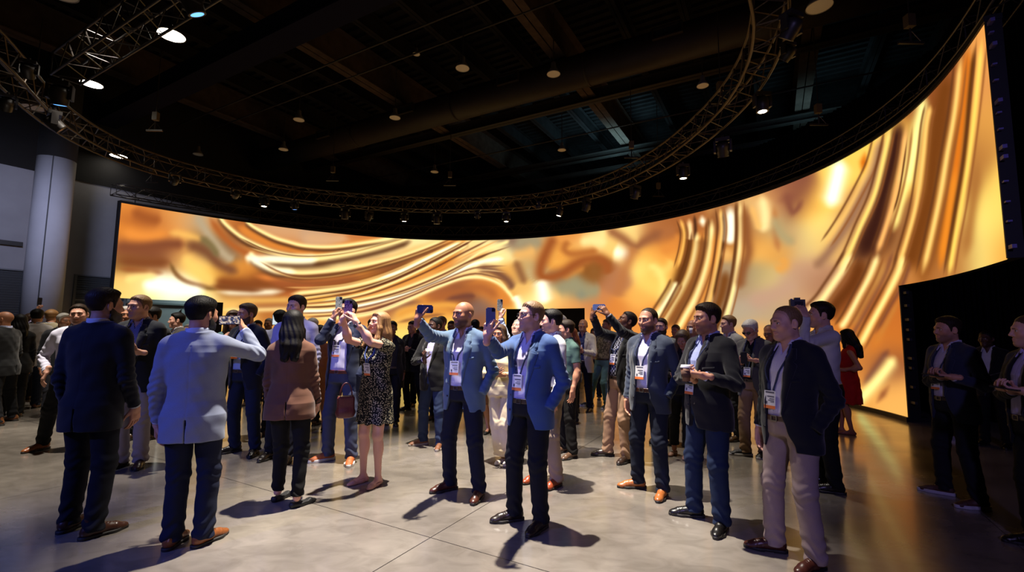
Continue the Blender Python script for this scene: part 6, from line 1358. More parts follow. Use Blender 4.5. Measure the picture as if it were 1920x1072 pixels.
PEOPLE = [
{'id': 'nav_back', 'label': 'man in dark navy suit standing with back turned, cropped fade haircut and beard, brown shoes', 'lean': (0.005, 0.004), 'x': -3.229, 'y': 3.645, 'yaw': 1.4, 'H': 1.856, 'feet': [(-0.147, 0.055, 0), (0.138, -0.063, -32)], 'head': (-26, 0, 0), 'skin': (0.5457, 0.2623, 0.162), 'hairc': (0.0232, 0.013, 0.008), 'h': 0.0048, 'det': 2, 'armL': {'k': 'hang', 'out': 0.03}, 'armR': {'k': 'hang', 'out': 0.02, 'fw': 0.1}, 'beard': 0.006, 'hairt': 0.018, 'jacket': (0.0031, 0.0039, 0.0098), 'shirt': (0.6105, 0.6105, 0.6584), 'trouser': (0.0034, 0.0041, 0.009), 'shoec': (0.0482, 0.016, 0.008), 'front': False, 'fat': 0.08, 'hem': -0.19},
{'id': 'ltblue_back', 'label': 'man in pale grey-blue blazer seen from behind, filming with a sideways phone', 'lean': (-0.015, -0.005), 'x': -2.317, 'y': 3.455, 'yaw': 15.9, 'H': 1.777, 'feet': [(-0.084, 0.009, -7), (0.111, -0.0, -34)], 'head': (-30, 0, 0), 'skin': (0.5457, 0.2623, 0.162), 'hairc': (0.006, 0.0048, 0.0044), 'h': 0.0048, 'det': 2, 'armL': {'k': 'hang', 'out': 0.05}, 'armR': {'k': 'to', 'w': (0.217, 0.291, 1.539), 'e': (0.336, 0.196, 1.359), 'hd': (-0.474, 0.004, 0.9), 'pn': (-0.853, 0.04, -0.2), 'curl': 'phone', 'lift': 0.02}, 'beard': 0.006, 'hairt': 0.022, 'jacket': (0.2159, 0.2462, 0.3419), 'shirt': (0.5149, 0.5776, 0.7529), 'trouser': (0.0059, 0.009, 0.0272), 'shoec': (0.2159, 0.0685, 0.0194), 'front': False, 'fat': 0.45, 'hem': -0.19, 'ra': 0.068},
{'id': 'brown_woman', 'label': 'woman with long black hair seen from behind in rust-brown blazer and black trousers', 'lean': (-0.015, -0.003), 'x': -1.997, 'y': 4.263, 'yaw': 13.2, 'H': 1.724, 'feet': [(-0.086, 0.099, -30), (0.113, -0.093, -50)], 'head': (6, 0, 0), 'skin': (0.6584, 0.3515, 0.2542), 'hairc': (0.006, 0.0048, 0.0044), 'h': 0.0048, 'det': 2, 'armL': {'k': 'hang', 'out': 0.05, 'fw': 0.1}, 'armR': {'k': 'hang', 'out': 0.07, 'fw': 0.12}, 'fem': True, 'hair': 'long', 'hairlen': 0.31, 'jacket': (0.1207, 0.051, 0.0285), 'shirt': (0.013, 0.0097, 0.0097), 'trouser': (0.0031, 0.0031, 0.0036), 'shoec': (0.0037, 0.0037, 0.004), 'shoe': 'flat', 'front': False, 'fat': 0.35, 'hem': -0.15, 'ra': 0.052, 'rk': 0.066, 'hemz': 0.1},
{'id': 'dots_woman', 'label': 'blonde woman in black spotted dress holding up her phone with both hands', 'lean': (-0.011, -0.012), 'x': -1.399, 'y': 4.837, 'yaw': 148.0, 'H': 1.734, 'feet': [(-0.087, 0.0, 16), (0.107, 0.022, -4)], 'head': (-6, 10, 0), 'skin': (0.6584, 0.3515, 0.2542), 'hairc': (0.2705, 0.1384, 0.0513), 'h': 0.0054, 'det': 2, 'armL': {'k': 'to', 'w': (-0.124, 0.378, 1.614), 'e': (-0.224, 0.169, 1.327), 'hd': (0.375, 0.268, 0.9), 'pn': (0.832, 0.329, 0.1), 'curl': 'phone', 'lift': 0.02}, 'armR': {'k': 'to', 'w': (0.094, 0.362, 1.649), 'e': (0.164, 0.273, 1.367), 'hd': (-0.196, -0.294, 0.95), 'pn': (-0.377, -0.871, 0.0), 'curl': 'phone', 'lift': 0.02}, 'fem': True, 'hair': 'long', 'frontlocks': True, 'hairlen': 0.27, 'top': 'dress', 'shirt': (0.0037, 0.0037, 0.004), 'shirt_pat': ('dots', (0.6105, 0.5457, 0.3515), 72), 'bare_arms': True, 'bare_legs': True, 'bottom': None, 'collar': False, 'shoec': (0.5149, 0.2623, 0.1878), 'solec': (0.1878, 0.1022, 0.0612), 'shoe': 'flat', 'lowneck': True, 'skirt_hem': -0.3, 'badge': {'x': -0.02, 'z': 0.25, 'c': (0.0452, 0.0802, 0.305)}, 'watch': 'L'},
{'id': 'glitter_man', 'label': 'man in navy jacket and grey-blue trousers raising a glittery phone, behind the woman in spots', 'lean': (-0.011, -0.006), 'x': -2.004, 'y': 5.61, 'yaw': 169.5, 'H': 1.91, 'feet': [(-0.152, 0.025, 22), (0.172, -0.013, -38)], 'head': (-10, 6, 0), 'skin': (0.5457, 0.2623, 0.162), 'hairc': (0.006, 0.0048, 0.0044), 'h': 0.0063, 'det': 2, 'armL': {'k': 'pocket'}, 'armR': {'k': 'to', 'w': (0.043, 0.212, 1.667), 'e': (0.204, 0.243, 1.348), 'hd': (-0.13, -0.075, 1.0), 'pn': (-0.628, -0.711, 0.0), 'curl': 'phone', 'lift': 0.03}, 'hairt': 0.02, 'jacket': (0.0079, 0.0132, 0.0388), 'shirt': (0.5776, 0.552, 0.6795), 'trouser': (0.0459, 0.0537, 0.0961), 'shoec': (0.3763, 0.0976, 0.0232), 'solec': (0.5776, 0.552, 0.5149), 'shoe': 'sneaker', 'beltc': (0.1022, 0.0212, 0.0097), 'badge': {'x': 0.03, 'z': 0.28, 'c': (0.03, 0.03, 0.05)}, 'open': 'wide'},
{'id': 'bald_blue', 'label': 'bald man in steel-blue blazer with trimmed beard holding a phone out sideways', 'lean': (0.017, 0.009), 'x': -0.456, 'y': 4.558, 'yaw': 157.9, 'H': 1.837, 'feet': [(-0.193, 0.032, 10), (0.162, -0.048, -34)], 'head': (-18, 2, 0), 'skin': (0.402, 0.1714, 0.0908), 'hairc': (0.006, 0.0048, 0.0044), 'h': 0.0051, 'det': 2, 'armL': {'k': 'pocket'}, 'armR': {'k': 'to', 'w': (0.209, 0.519, 1.638), 'e': (0.241, 0.397, 1.357), 'hd': (-0.088, -0.047, 1.0), 'pn': (-0.383, -0.881, 0.0), 'curl': 'phone', 'lift': 0.02}, 'hair': 'bald', 'stubble': 0.75, 'jacket': (0.0887, 0.1441, 0.2307), 'shirt': (0.6308, 0.6038, 0.7305), 'trouser': (0.0059, 0.0074, 0.0185), 'shoec': (0.0612, 0.016, 0.0091), 'beltc': (0.0319, 0.0097, 0.006), 'fat': 0.4, 'badge': {'x': 0.015, 'z': 0.235}, 'open': 'open'},
{'id': 'specs_blue', 'label': 'man with thin-framed spectacles in royal-blue suit jacket holding phone upright', 'lean': (-0.015, -0.01), 'x': 0.156, 'y': 3.873, 'yaw': 143.5, 'H': 1.798, 'feet': [(-0.117, 0.011, 2), (0.144, 0.007, -36)], 'head': (-24, 5, 0), 'skin': (0.6584, 0.3515, 0.2542), 'hairc': (0.1878, 0.1022, 0.0423), 'h': 0.0048, 'det': 2, 'armL': {'k': 'pocket'}, 'armR': {'k': 'to', 'w': (0.058, 0.493, 1.507), 'e': (0.126, 0.394, 1.218), 'hd': (-0.066, -0.045, 1.0), 'pn': (-0.075, -0.958, 0.0), 'curl': 'phone', 'lift': 0}, 'hair': 'short', 'hairt': 0.01, 'stubble': 0.3, 'jacket': (0.0423, 0.0887, 0.2232), 'shirt': (0.552, 0.5271, 0.7454), 'trouser': (0.0041, 0.0047, 0.009), 'shoec': (0.016, 0.0091, 0.008), 'glasses': True, 'fat': 0.35, 'badge': {'x': 0.02, 'z': 0.2}, 'open': 'open'},
{'id': 'white_shirt_back', 'label': 'man in white long-sleeved shirt and khaki trousers just behind the man in spectacles', 'lean': (-0.014, -0.036), 'x': 0.403, 'y': 4.882, 'yaw': 106.9, 'H': 1.782, 'feet': [(-0.089, -0.037, 38), (0.115, 0.104, 28)], 'head': (-14, 0, 0), 'skin': (0.6584, 0.3515, 0.2542), 'hairc': (0.006, 0.0048, 0.0044), 'h': 0.0055, 'det': 2, 'armL': {'k': 'hang', 'fw': 0.04}, 'armR': {'k': 'hang'}, 'hairt': 0.016, 'top': 'shirt', 'shirt': (0.6105, 0.5972, 0.6105), 'trouser': (0.305, 0.2232, 0.1559), 'shoec': (0.2623, 0.0482, 0.016), 'ra': 0.07, 'fat': 0.4, 'badge': {'x': 0, 'z': 0.2}},
{'id': 'phone_black', 'label': 'man in black jacket and khaki chinos filming with both hands above his head', 'lean': (-0.051, -0.058), 'x': 1.37, 'y': 5.797, 'yaw': 118.1, 'H': 1.81, 'feet': [(-0.112, 0.04, 18), (0.206, 0.066, -30)], 'head': (-20, 22, 0), 'skin': (0.1878, 0.0762, 0.0382), 'hairc': (0.0232, 0.013, 0.008), 'h': 0.0065, 'det': 2, 'armL': {'k': 'to', 'w': (-0.215, 0.395, 1.746), 'e': (-0.277, 0.2, 1.52), 'hd': (0.364, 0.412, 0.85), 'pn': (0.847, 0.053, 0.0), 'curl': 'phone', 'lift': 0.05}, 'armR': {'k': 'to', 'w': (0.067, 0.394, 1.75), 'e': (0.166, 0.358, 1.456), 'hd': (-0.099, -0.112, 1.0), 'pn': (-0.154, -0.931, 0.0), 'curl': 'phone', 'lift': 0.05}, 'hairt': 0.008, 'stubble': 0.4, 'jacket': (0.0036, 0.0036, 0.0041), 'shirt': (0.008, 0.008, 0.013), 'shirt_pat': ('checks', (0.305, 0.305, 0.3515), 38), 'trouser': (0.3763, 0.2307, 0.15), 'shoec': (0.0296, 0.016, 0.0116), 'ra': 0.068, 'badge': {'x': 0.02, 'z': 0.27}, 'open': 'open', 'beltc': (0.0212, 0.0097, 0.007)},
{'id': 'grey_beard', 'label': 'man with stubble beard in slate blazer and navy trousers, hand in pocket, tan shoes', 'lean': (-0.01, -0.006), 'x': 1.368, 'y': 4.645, 'yaw': 135.5, 'H': 1.794, 'feet': [(-0.136, 0.033, 13), (0.155, -0.023, -46)], 'head': (-6, 0, 0), 'skin': (0.5457, 0.2623, 0.162), 'hairc': (0.0232, 0.013, 0.008), 'h': 0.0052, 'det': 2, 'armL': {'k': 'pocket'}, 'armR': {'k': 'hang', 'out': 0.05}, 'hair': 'buzz', 'recede': True, 'stubble': 0.85, 'jacket': (0.0324, 0.0434, 0.0683), 'shirt': (0.6308, 0.6038, 0.7011), 'trouser': (0.009, 0.0127, 0.0272), 'shoec': (0.3419, 0.107, 0.0252), 'badge': {'x': 0.02, 'z': 0.22}, 'beltc': (0.0612, 0.0168, 0.007), 'open': 'open', 'watch': 'L'},
{'id': 'coffee', 'label': 'man in black blazer and blue jeans holding a lidded coffee cup in both hands', 'lean': (-0.023, -0.022), 'x': 1.638, 'y': 3.913, 'yaw': 113.0, 'H': 1.796, 'feet': [(-0.128, 0.026, 29), (0.17, 0.015, -34)], 'head': (-12, 0, 0), 'skin': (0.5457, 0.2623, 0.162), 'hairc': (0.0232, 0.013, 0.008), 'h': 0.0048, 'det': 2, 'armL': {'k': 'to', 'w': (-0.233, 0.276, 1.215), 'e': (-0.316, -0.019, 1.181), 'hd': (0.75, 0.592, 0.1), 'pn': (0.421, -0.288, 0.85), 'curl': 'grip', 'lift': 0.0}, 'armR': {'k': 'to', 'w': (-0.073, 0.239, 1.184), 'e': (0.154, 0.158, 1.117), 'hd': (-0.17, 0.532, 0.3), 'pn': (-0.428, -0.278, 0.8), 'curl': 'grip', 'lift': 0.0}, 'hairt': 0.02, 'stubble': 0.5, 'jacket': (0.0066, 0.0066, 0.0107), 'shirt': (0.402, 0.4564, 0.7529), 'trouser': (0.0098, 0.0192, 0.051), 'shoec': (0.007, 0.006, 0.006), 'fat': 0.35, 'ra': 0.066, 'badge': {'x': 0.03, 'z': 0.17}, 'open': 'half', 'shift': 0.03},
{'id': 'bald_right', 'label': 'balding man in navy blazer and taupe chinos, nearest on the right, left hand in pocket', 'lean': (-0.013, -0.011), 'x': 1.969, 'y': 3.321, 'yaw': 111.2, 'H': 1.75, 'feet': [(-0.131, -0.002, 3), (0.155, 0.021, -39)], 'head': (-14, -2, 0), 'skin': (0.6584, 0.3515, 0.2542), 'hairc': (0.1878, 0.1022, 0.0423), 'h': 0.0048, 'det': 2, 'armL': {'k': 'pocket'}, 'armR': {'k': 'hang', 'out': 0.06}, 'browc': (0.0452, 0.0232, 0.013), 'hair': 'buzz', 'recede': True, 'stubble': 0.2, 'jacket': (0.0059, 0.007, 0.0149), 'shirt': (0.6105, 0.5776, 0.7305), 'trouser': (0.305, 0.2307, 0.2232), 'shoec': (0.0612, 0.016, 0.0103), 'badge': {'x': 0.03, 'z': 0.18}, 'fat': 0.4, 'ra': 0.068, 'open': 'open', 'beltc': (0.0452, 0.0097, 0.0048)},
{'id': 'camera_man', 'label': 'man in pale grey shirt aiming a camera with both hands, behind the balding man', 'lean': (-0.002, -0.004), 'x': 3.194, 'y': 4.785, 'yaw': 78.3, 'H': 1.869, 'feet': [(-0.129, 0.002, -12), (0.133, 0.006, -2)], 'head': (-4, 4, 0), 'skin': (0.6584, 0.3515, 0.2542), 'hairc': (0.0232, 0.013, 0.008), 'h': 0.0054, 'det': 2, 'armL': {'k': 'to', 'w': (-0.234, 0.225, 1.709), 'e': (-0.218, 0.102, 1.445), 'hd': (0.112, 0.278, 0.95), 'pn': (0.781, 0.331, 0.3), 'curl': 'grip', 'lift': 0.04}, 'armR': {'k': 'to', 'w': (0.044, 0.258, 1.687), 'e': (0.072, 0.186, 1.451), 'hd': (-0.037, -0.093, 1.0), 'pn': (-0.744, -0.239, 0.3), 'curl': 'grip', 'lift': 0.04}, 'hairt': 0.02, 'top': 'shirt', 'shirt': (0.5149, 0.491, 0.4793), 'trouser': (0.0041, 0.0041, 0.0047), 'shoec': (0.0091, 0.006, 0.0052), 'fat': 0.35},
{'id': 'phone_right', 'label': 'man in dark navy blazer looking up from his phone beside the black screen edge', 'lean': (-0.002, -0.002), 'x': 4.216, 'y': 4.477, 'yaw': 92.7, 'H': 1.724, 'feet': [(-0.181, 0.023, -11), (0.184, -0.02, -44)], 'head': (-8, 0, 0), 'skin': (0.5457, 0.2623, 0.162), 'hairc': (0.0232, 0.013, 0.008), 'h': 0.005, 'det': 2, 'armL': {'k': 'to', 'w': (-0.223, 0.229, 1.164), 'e': (-0.281, -0.016, 1.118), 'hd': (0.683, 0.661, 0.05), 'pn': (0.209, -0.216, 0.95), 'curl': 'grip', 'lift': 0.0}, 'armR': {'k': 'to', 'w': (-0.088, 0.194, 1.152), 'e': (0.133, 0.104, 1.066), 'hd': (0.014, 0.848, 0.1), 'pn': (-0.074, -0.211, 0.95), 'curl': 'grip', 'lift': 0.0}, 'hairt': 0.018, 'stubble': 0.55, 'jacket': (0.0185, 0.0232, 0.0459), 'shirt': (0.5149, 0.4678, 0.5906), 'trouser': (0.0066, 0.0074, 0.0127), 'shoec': (0.0612, 0.0176, 0.0103), 'solec': (0.4564, 0.4287, 0.4851), 'shoe': 'sneaker', 'badge': {'x': 0.02, 'z': 0.2}, 'open': 'open'},
{'id': 'edge_right', 'label': 'man in black suit cut off by the right edge of the view, phone in hand', 'lean': (0.0, 0.0), 'x': 3.898, 'y': 3.475, 'yaw': 79.7, 'H': 1.704, 'head': (-16, 0, 0), 'skin': (0.6584, 0.3515, 0.2542), 'hairc': (0.0648, 0.0319, 0.016), 'h': 0.0048, 'det': 2, 'armL': {'k': 'to', 'w': (-0.216, 0.244, 1.156), 'e': (-0.171, 0.026, 1.083), 'hd': (0.585, 0.749, 0.05), 'pn': (0.236, -0.185, 0.95), 'curl': 'grip', 'lift': 0.0}, 'armR': {'k': 'to', 'w': (-0.084, 0.219, 1.142), 'e': (0.132, 0.143, 1.042), 'hd': (-0.104, 0.842, 0.1), 'pn': (-0.044, -0.219, 0.95), 'curl': 'grip', 'lift': 0.0}, 'hair': 'buzz', 'jacket': (0.0036, 0.0036, 0.0047), 'shirt': (0.402, 0.3515, 0.6105), 'trouser': (0.0031, 0.0031, 0.0041), 'shoec': (0.007, 0.0052, 0.0044), 'fat': 0.35, 'open': 'open'},
{'id': 'dark_suit_back', 'label': 'man in black suit and white shirt standing in shadow behind the screen edge', 'lean': (0.0, 0.0), 'x': 6.76, 'y': 6.6, 'yaw': 119.2, 'H': 1.605, 'head': (-15, 0, 0), 'skin': (0.0762, 0.0319, 0.0176), 'hairc': (0.006, 0.0048, 0.0044), 'h': 0.0074, 'det': 1, 'armL': {'k': 'front', 'x': 0.04, 'z': 0.12, 'curl': 'fist'}, 'armR': {'k': 'front', 'x': 0.05, 'z': 0.14, 'curl': 'fist'}, 'hairt': 0.006, 'jacket': (0.0027, 0.0027, 0.0034), 'shirt': (0.5149, 0.5149, 0.5776), 'trouser': (0.0027, 0.0027, 0.0034), 'shoec': (0.0044, 0.0037, 0.0037), 'open': 'half', 'fat': 0.3},
{'id': 'bald_far_left', 'label': 'bald man in black suit at the far left edge looking away', 'lean': (-0.054, 0.066), 'x': -8.137, 'y': 7.51, 'yaw': 97.6, 'H': 1.801, 'feet': [(-0.159, -0.129, 10), (0.259, 0.009, -10)], 'head': (20, 0, 0), 'skin': (0.402, 0.1714, 0.0908), 'hairc': (0.0232, 0.013, 0.008), 'h': 0.0084, 'det': 1, 'armL': {'k': 'hang'}, 'armR': {'k': 'hang'}, 'hair': 'bald', 'jacket': (0.0041, 0.0044, 0.0053), 'shirt': (0.4564, 0.4851, 0.6795), 'trouser': (0.0036, 0.0039, 0.0053), 'shoec': (0.1144, 0.0382, 0.0144), 'front': True, 'fat': 0.45, 'open': 'open'},
{'id': 'grey_jacket_back', 'label': 'man in light grey jacket seen from behind, dark hair, blue jeans and brown boots', 'lean': (0.008, 0.002), 'x': -9.065, 'y': 8.836, 'yaw': 33.7, 'H': 1.882, 'feet': [(-0.099, -0.131, -3), (0.084, 0.128, -8)], 'head': (0, 0, 0), 'skin': (0.5457, 0.2623, 0.162), 'hairc': (0.006, 0.0048, 0.0044), 'h': 0.0099, 'det': 1, 'armL': {'k': 'hang', 'out': 0.08}, 'armR': {'k': 'front', 'x': 0.1, 'z': 0.25}, 'hairt': 0.02, 'jacket': (0.4452, 0.4125, 0.402), 'shirt': (0.305, 0.305, 0.3515), 'trouser': (0.012, 0.02, 0.0434), 'shoec': (0.1413, 0.0482, 0.016), 'front': False, 'fat': 0.45, 'ra': 0.07},
{'id': 'arm_up_left', 'label': 'person in lilac shirt behind the light grey jacket, raising a phone overhead', 'lean': (0.0, 0.0), 'x': -10.298, 'y': 9.9, 'yaw': 36.2, 'H': 1.821, 'head': (0, 0, 0), 'skin': (0.6584, 0.3515, 0.2542), 'hairc': (0.0648, 0.0319, 0.016), 'h': 0.0111, 'det': 1, 'armL': {'k': 'to', 'w': (0.107, -0.083, 1.877), 'e': (-0.049, -0.11, 1.404), 'hd': (0.148, 0.026, 1.0), 'pn': (0.938, -0.14, 0.0), 'curl': 'phone', 'lift': 0.05}, 'armR': {'k': 'hang'}, 'top': 'shirt', 'shirt': (0.4287, 0.3763, 0.5776), 'trouser': (0.0127, 0.0127, 0.0185)},
{'id': 'blonde_left', 'label': 'person with short blond hair seen from behind beside the light grey jacket', 'lean': (0.0, 0.0), 'x': -9.649, 'y': 9.7, 'yaw': 24.9, 'H': 1.89, 'head': (-5, 0, 0), 'skin': (0.6584, 0.3515, 0.2542), 'hairc': (0.2705, 0.1384, 0.0513), 'h': 0.0109, 'det': 1, 'armL': {'k': 'hang'}, 'armR': {'k': 'hang'}, 'hairt': 0.026, 'jacket': (0.402, 0.3419, 0.2232), 'shirt': (0.5149, 0.5149, 0.5149), 'trouser': (0.305, 0.2623, 0.1878), 'shoec': (0.305, 0.1274, 0.0452), 'front': False},
{'id': 'black_hair_left', 'label': 'woman with black hair between the bald man and the light grey jacket', 'lean': (0.0, 0.0), 'x': -8.486, 'y': 8.0, 'yaw': 56.7, 'H': 1.752, 'head': (0, 0, 0), 'skin': (0.402, 0.1714, 0.0908), 'hairc': (0.006, 0.0048, 0.0044), 'h': 0.009, 'det': 1, 'armL': {'k': 'hang'}, 'armR': {'k': 'hang'}, 'fem': True, 'hair': 'long', 'hairlen': 0.24, 'jacket': (0.0047, 0.0047, 0.0059), 'shirt': (0.013, 0.013, 0.0168), 'trouser': (0.0063, 0.0063, 0.0081), 'front': False},
{'id': 'pale_hair_left', 'label': 'man with pale hair and reddened face near the louvred wall', 'lean': (0.0, 0.0), 'x': -7.741, 'y': 8.0, 'yaw': -120.9, 'H': 1.773, 'head': (15, 0, 0), 'skin': (0.402, 0.1714, 0.0908), 'hairc': (0.5776, 0.5457, 0.4851), 'h': 0.009, 'det': 1, 'armL': {'k': 'hang'}, 'armR': {'k': 'hang'}, 'hairt': 0.02, 'jacket': (0.0127, 0.0138, 0.0185), 'shirt': (0.5149, 0.5149, 0.5776), 'trouser': (0.0185, 0.0185, 0.0256)},
{'id': 'white_shirt_left', 'label': 'man in white shirt striding towards us, partly behind the navy suit back', 'lean': (0.001, 0.0), 'x': -5.59, 'y': 5.993, 'yaw': 219.0, 'H': 1.881, 'feet': [(-0.248, 0.213, -6), (0.246, -0.213, -48)], 'head': (-8, 0, 4), 'skin': (0.6584, 0.3515, 0.2542), 'hairc': (0.0232, 0.013, 0.008), 'h': 0.0067, 'det': 2, 'armL': {'k': 'hang', 'out': 0.08}, 'armR': {'k': 'to', 'w': (0.245, 0.101, 0.992), 'e': (0.226, -0.001, 1.273), 'hd': (0.292, 0.121, -0.95), 'pn': (-0.784, -0.256, -0.2), 'curl': 'relax', 'lift': 0.0}, 'hairt': 0.012, 'top': 'shirt', 'shirt': (0.6105, 0.5972, 0.7305), 'trouser': (0.0047, 0.0053, 0.0074), 'shoec': (0.2623, 0.0762, 0.0212), 'fat': 0.45, 'badge': {'x': 0.02, 'z': 0.2}, 'beltc': (0.0212, 0.008, 0.0048)},
{'id': 'scarf_man', 'label': 'man in dark blazer with striped scarf and grey trousers holding a drink', 'lean': (0.014, 0.008), 'x': -4.253, 'y': 5.314, 'yaw': 188.7, 'H': 1.917, 'feet': [(-0.108, -0.01, 22), (0.082, -0.005, -20)], 'head': (-18, 0, 0), 'skin': (0.6584, 0.3515, 0.2542), 'hairc': (0.1878, 0.1022, 0.0423), 'h': 0.006, 'det': 2, 'armL': {'k': 'hang', 'out': 0.06}, 'armR': {'k': 'to', 'w': (-0.132, 0.224, 1.277), 'e': (0.169, 0.124, 1.171), 'hd': (0.643, 0.486, 0.15), 'pn': (0.336, -0.383, 0.8), 'curl': 'grip', 'lift': 0.0}, 'hairt': 0.012, 'jacket': (0.0074, 0.0098, 0.016), 'shirt': (0.4564, 0.4452, 0.6105), 'shirt_pat': ('stripes', (0.0452, 0.0452, 0.1559), 30), 'trouser': (0.305, 0.2623, 0.2705), 'shoec': (0.0423, 0.0176, 0.0103), 'ra': 0.068, 'fat': 0.4, 'open': 'open'},
{'id': 'moustache', 'label': 'man with moustache and jeans looking over a dark navy shoulder', 'lean': (0.0, 0.0), 'x': -5.754, 'y': 6.9, 'yaw': -138.2, 'H': 1.862, 'head': (0, 0, 0), 'skin': (0.402, 0.1714, 0.0908), 'hairc': (0.305, 0.2831, 0.2623), 'h': 0.0077, 'det': 1, 'armL': {'k': 'hang'}, 'armR': {'k': 'hang'}, 'hairt': 0.006, 'top': 'shirt', 'shirt': (0.305, 0.2232, 0.305), 'trouser': (0.0157, 0.0275, 0.0637), 'shoec': (0.1878, 0.0452, 0.0168)},
{'id': 'black_hair_mid', 'label': 'man with black wavy hair behind the dark blazer and striped scarf', 'lean': (0.0, 0.0), 'x': -5.115, 'y': 6.6, 'yaw': 177.8, 'H': 1.837, 'head': (-20, -6, 0), 'skin': (0.5457, 0.2623, 0.162), 'hairc': (0.006, 0.0048, 0.0044), 'h': 0.0074, 'det': 1, 'armL': {'k': 'hang'}, 'armR': {'k': 'hang'}, 'hairt': 0.024, 'stubble': 0.6, 'jacket': (0.0066, 0.0066, 0.0081), 'shirt': (0.1878, 0.1878, 0.2232), 'trouser': (0.0081, 0.0081, 0.0107)},
{'id': 'grey_suit_left', 'label': 'man in brown-grey suit in profile before the panelled wall', 'lean': (0.0, 0.0), 'x': -5.697, 'y': 7.9, 'yaw': 143.8, 'H': 1.799, 'head': (-12, 0, 0), 'skin': (0.6584, 0.3515, 0.2542), 'hairc': (0.006, 0.0048, 0.0044), 'h': 0.0088, 'det': 1, 'armL': {'k': 'front', 'x': 0.06, 'z': 0.2}, 'armR': {'k': 'front', 'x': 0.06, 'z': 0.22}, 'hairt': 0.018, 'jacket': (0.0459, 0.0388, 0.0366), 'shirt': (0.6105, 0.6105, 0.6445), 'trouser': (0.0185, 0.0172, 0.0185), 'badge': {'x': 0, 'z': 0.25}},
{'id': 'half_hidden_left', 'label': 'person with pale cap of hair half hidden by a dark beard', 'lean': (0.0, 0.0), 'x': -6.608, 'y': 9.5, 'yaw': 184.9, 'H': 1.618, 'head': (0, 0, 0), 'skin': (0.6584, 0.3515, 0.2542), 'hairc': (0.305, 0.2831, 0.2623), 'h': 0.0106, 'det': 1, 'armL': {'k': 'hang'}, 'armR': {'k': 'hang'}, 'hairt': 0.014, 'jacket': (0.0324, 0.0324, 0.0434), 'shirt': (0.402, 0.402, 0.4564), 'trouser': (0.0127, 0.0127, 0.0185)},
{'id': 'navy_beard', 'label': 'bearded man in navy blazer and blue trousers, left hand in pocket, black shoes', 'lean': (0.028, 0.025), 'x': -3.341, 'y': 5.905, 'yaw': 167.7, 'H': 1.864, 'feet': [(-0.19, -0.004, 27), (0.139, -0.041, -28)], 'head': (-14, 0, 0), 'skin': (0.5457, 0.2623, 0.162), 'hairc': (0.0648, 0.0319, 0.016), 'h': 0.0066, 'det': 2, 'armL': {'k': 'pocket'}, 'armR': {'k': 'front', 'x': 0.06, 'z': 0.25, 'curl': 'grip'}, 'hairt': 0.02, 'beard': 0.005, 'jacket': (0.0053, 0.0074, 0.0172), 'shirt': (0.402, 0.4851, 0.6105), 'trouser': (0.0089, 0.0144, 0.0366), 'shoec': (0.008, 0.007, 0.007), 'badge': {'x': 0.03, 'z': 0.26}, 'open': 'open'},
{'id': 'phone_woman_mid', 'label': 'woman with brown hair filming through a phone, arms in sleeveless teal top', 'lean': (0.0, 0.0), 'x': -3.971, 'y': 6.6, 'yaw': 206.0, 'H': 1.804, 'head': (0, 0, 0), 'skin': (0.6584, 0.3515, 0.2542), 'hairc': (0.0648, 0.0319, 0.016), 'h': 0.0074, 'det': 1, 'armL': {'k': 'hang'}, 'armR': {'k': 'to', 'w': (0.053, 0.256, 1.359), 'e': (0.13, 0.113, 1.066), 'hd': (-0.05, -0.004, 1.0), 'pn': (-0.753, -0.568, 0.0), 'curl': 'phone', 'lift': 0.0}, 'fem': True, 'hair': 'long', 'hairlen': 0.2, 'top': 'polo', 'shirt': (0.1022, 0.1878, 0.2051), 'bare_arms': True, 'trouser': (0.0081, 0.0098, 0.0149)},
{'id': 'tall_mid', 'label': 'tall bearded man in lilac shirt above the black-haired woman', 'lean': (-0.066, -0.027), 'x': -2.69, 'y': 5.679, 'yaw': 182.8, 'H': 1.961, 'feet': [(-0.075, 0.102, 12), (0.196, -0.052, -8)], 'head': (-18, 0, 0), 'skin': (0.6584, 0.3515, 0.2542), 'hairc': (0.0232, 0.013, 0.008), 'h': 0.0064, 'det': 2, 'armL': {'k': 'hang'}, 'armR': {'k': 'hang'}, 'hairt': 0.018, 'stubble': 0.8, 'top': 'shirt', 'shirt': (0.402, 0.3916, 0.5776), 'trouser': (0.0081, 0.009, 0.0138), 'shoec': (0.013, 0.0091, 0.008)},
{'id': 'phone_dark_hair', 'label': 'person with thick black hair in lilac sleeves raising a lit phone', 'lean': (0.0, 0.0), 'x': -3.45, 'y': 6.9, 'yaw': 11.6, 'H': 1.81, 'head': (5, 0, 0), 'skin': (0.5457, 0.2623, 0.162), 'hairc': (0.006, 0.0048, 0.0044), 'h': 0.0077, 'det': 1, 'armL': {'k': 'to', 'w': (-0.016, -0.056, 1.447), 'e': (-0.114, -0.084, 1.202), 'hd': (0.019, 0.005, 1.0), 'pn': (0.921, 0.04, 0.0), 'curl': 'phone', 'lift': 0.03}, 'armR': {'k': 'hang'}, 'hairt': 0.028, 'top': 'shirt', 'shirt': (0.4851, 0.4851, 0.6795), 'trouser': (0.0081, 0.009, 0.0127)},
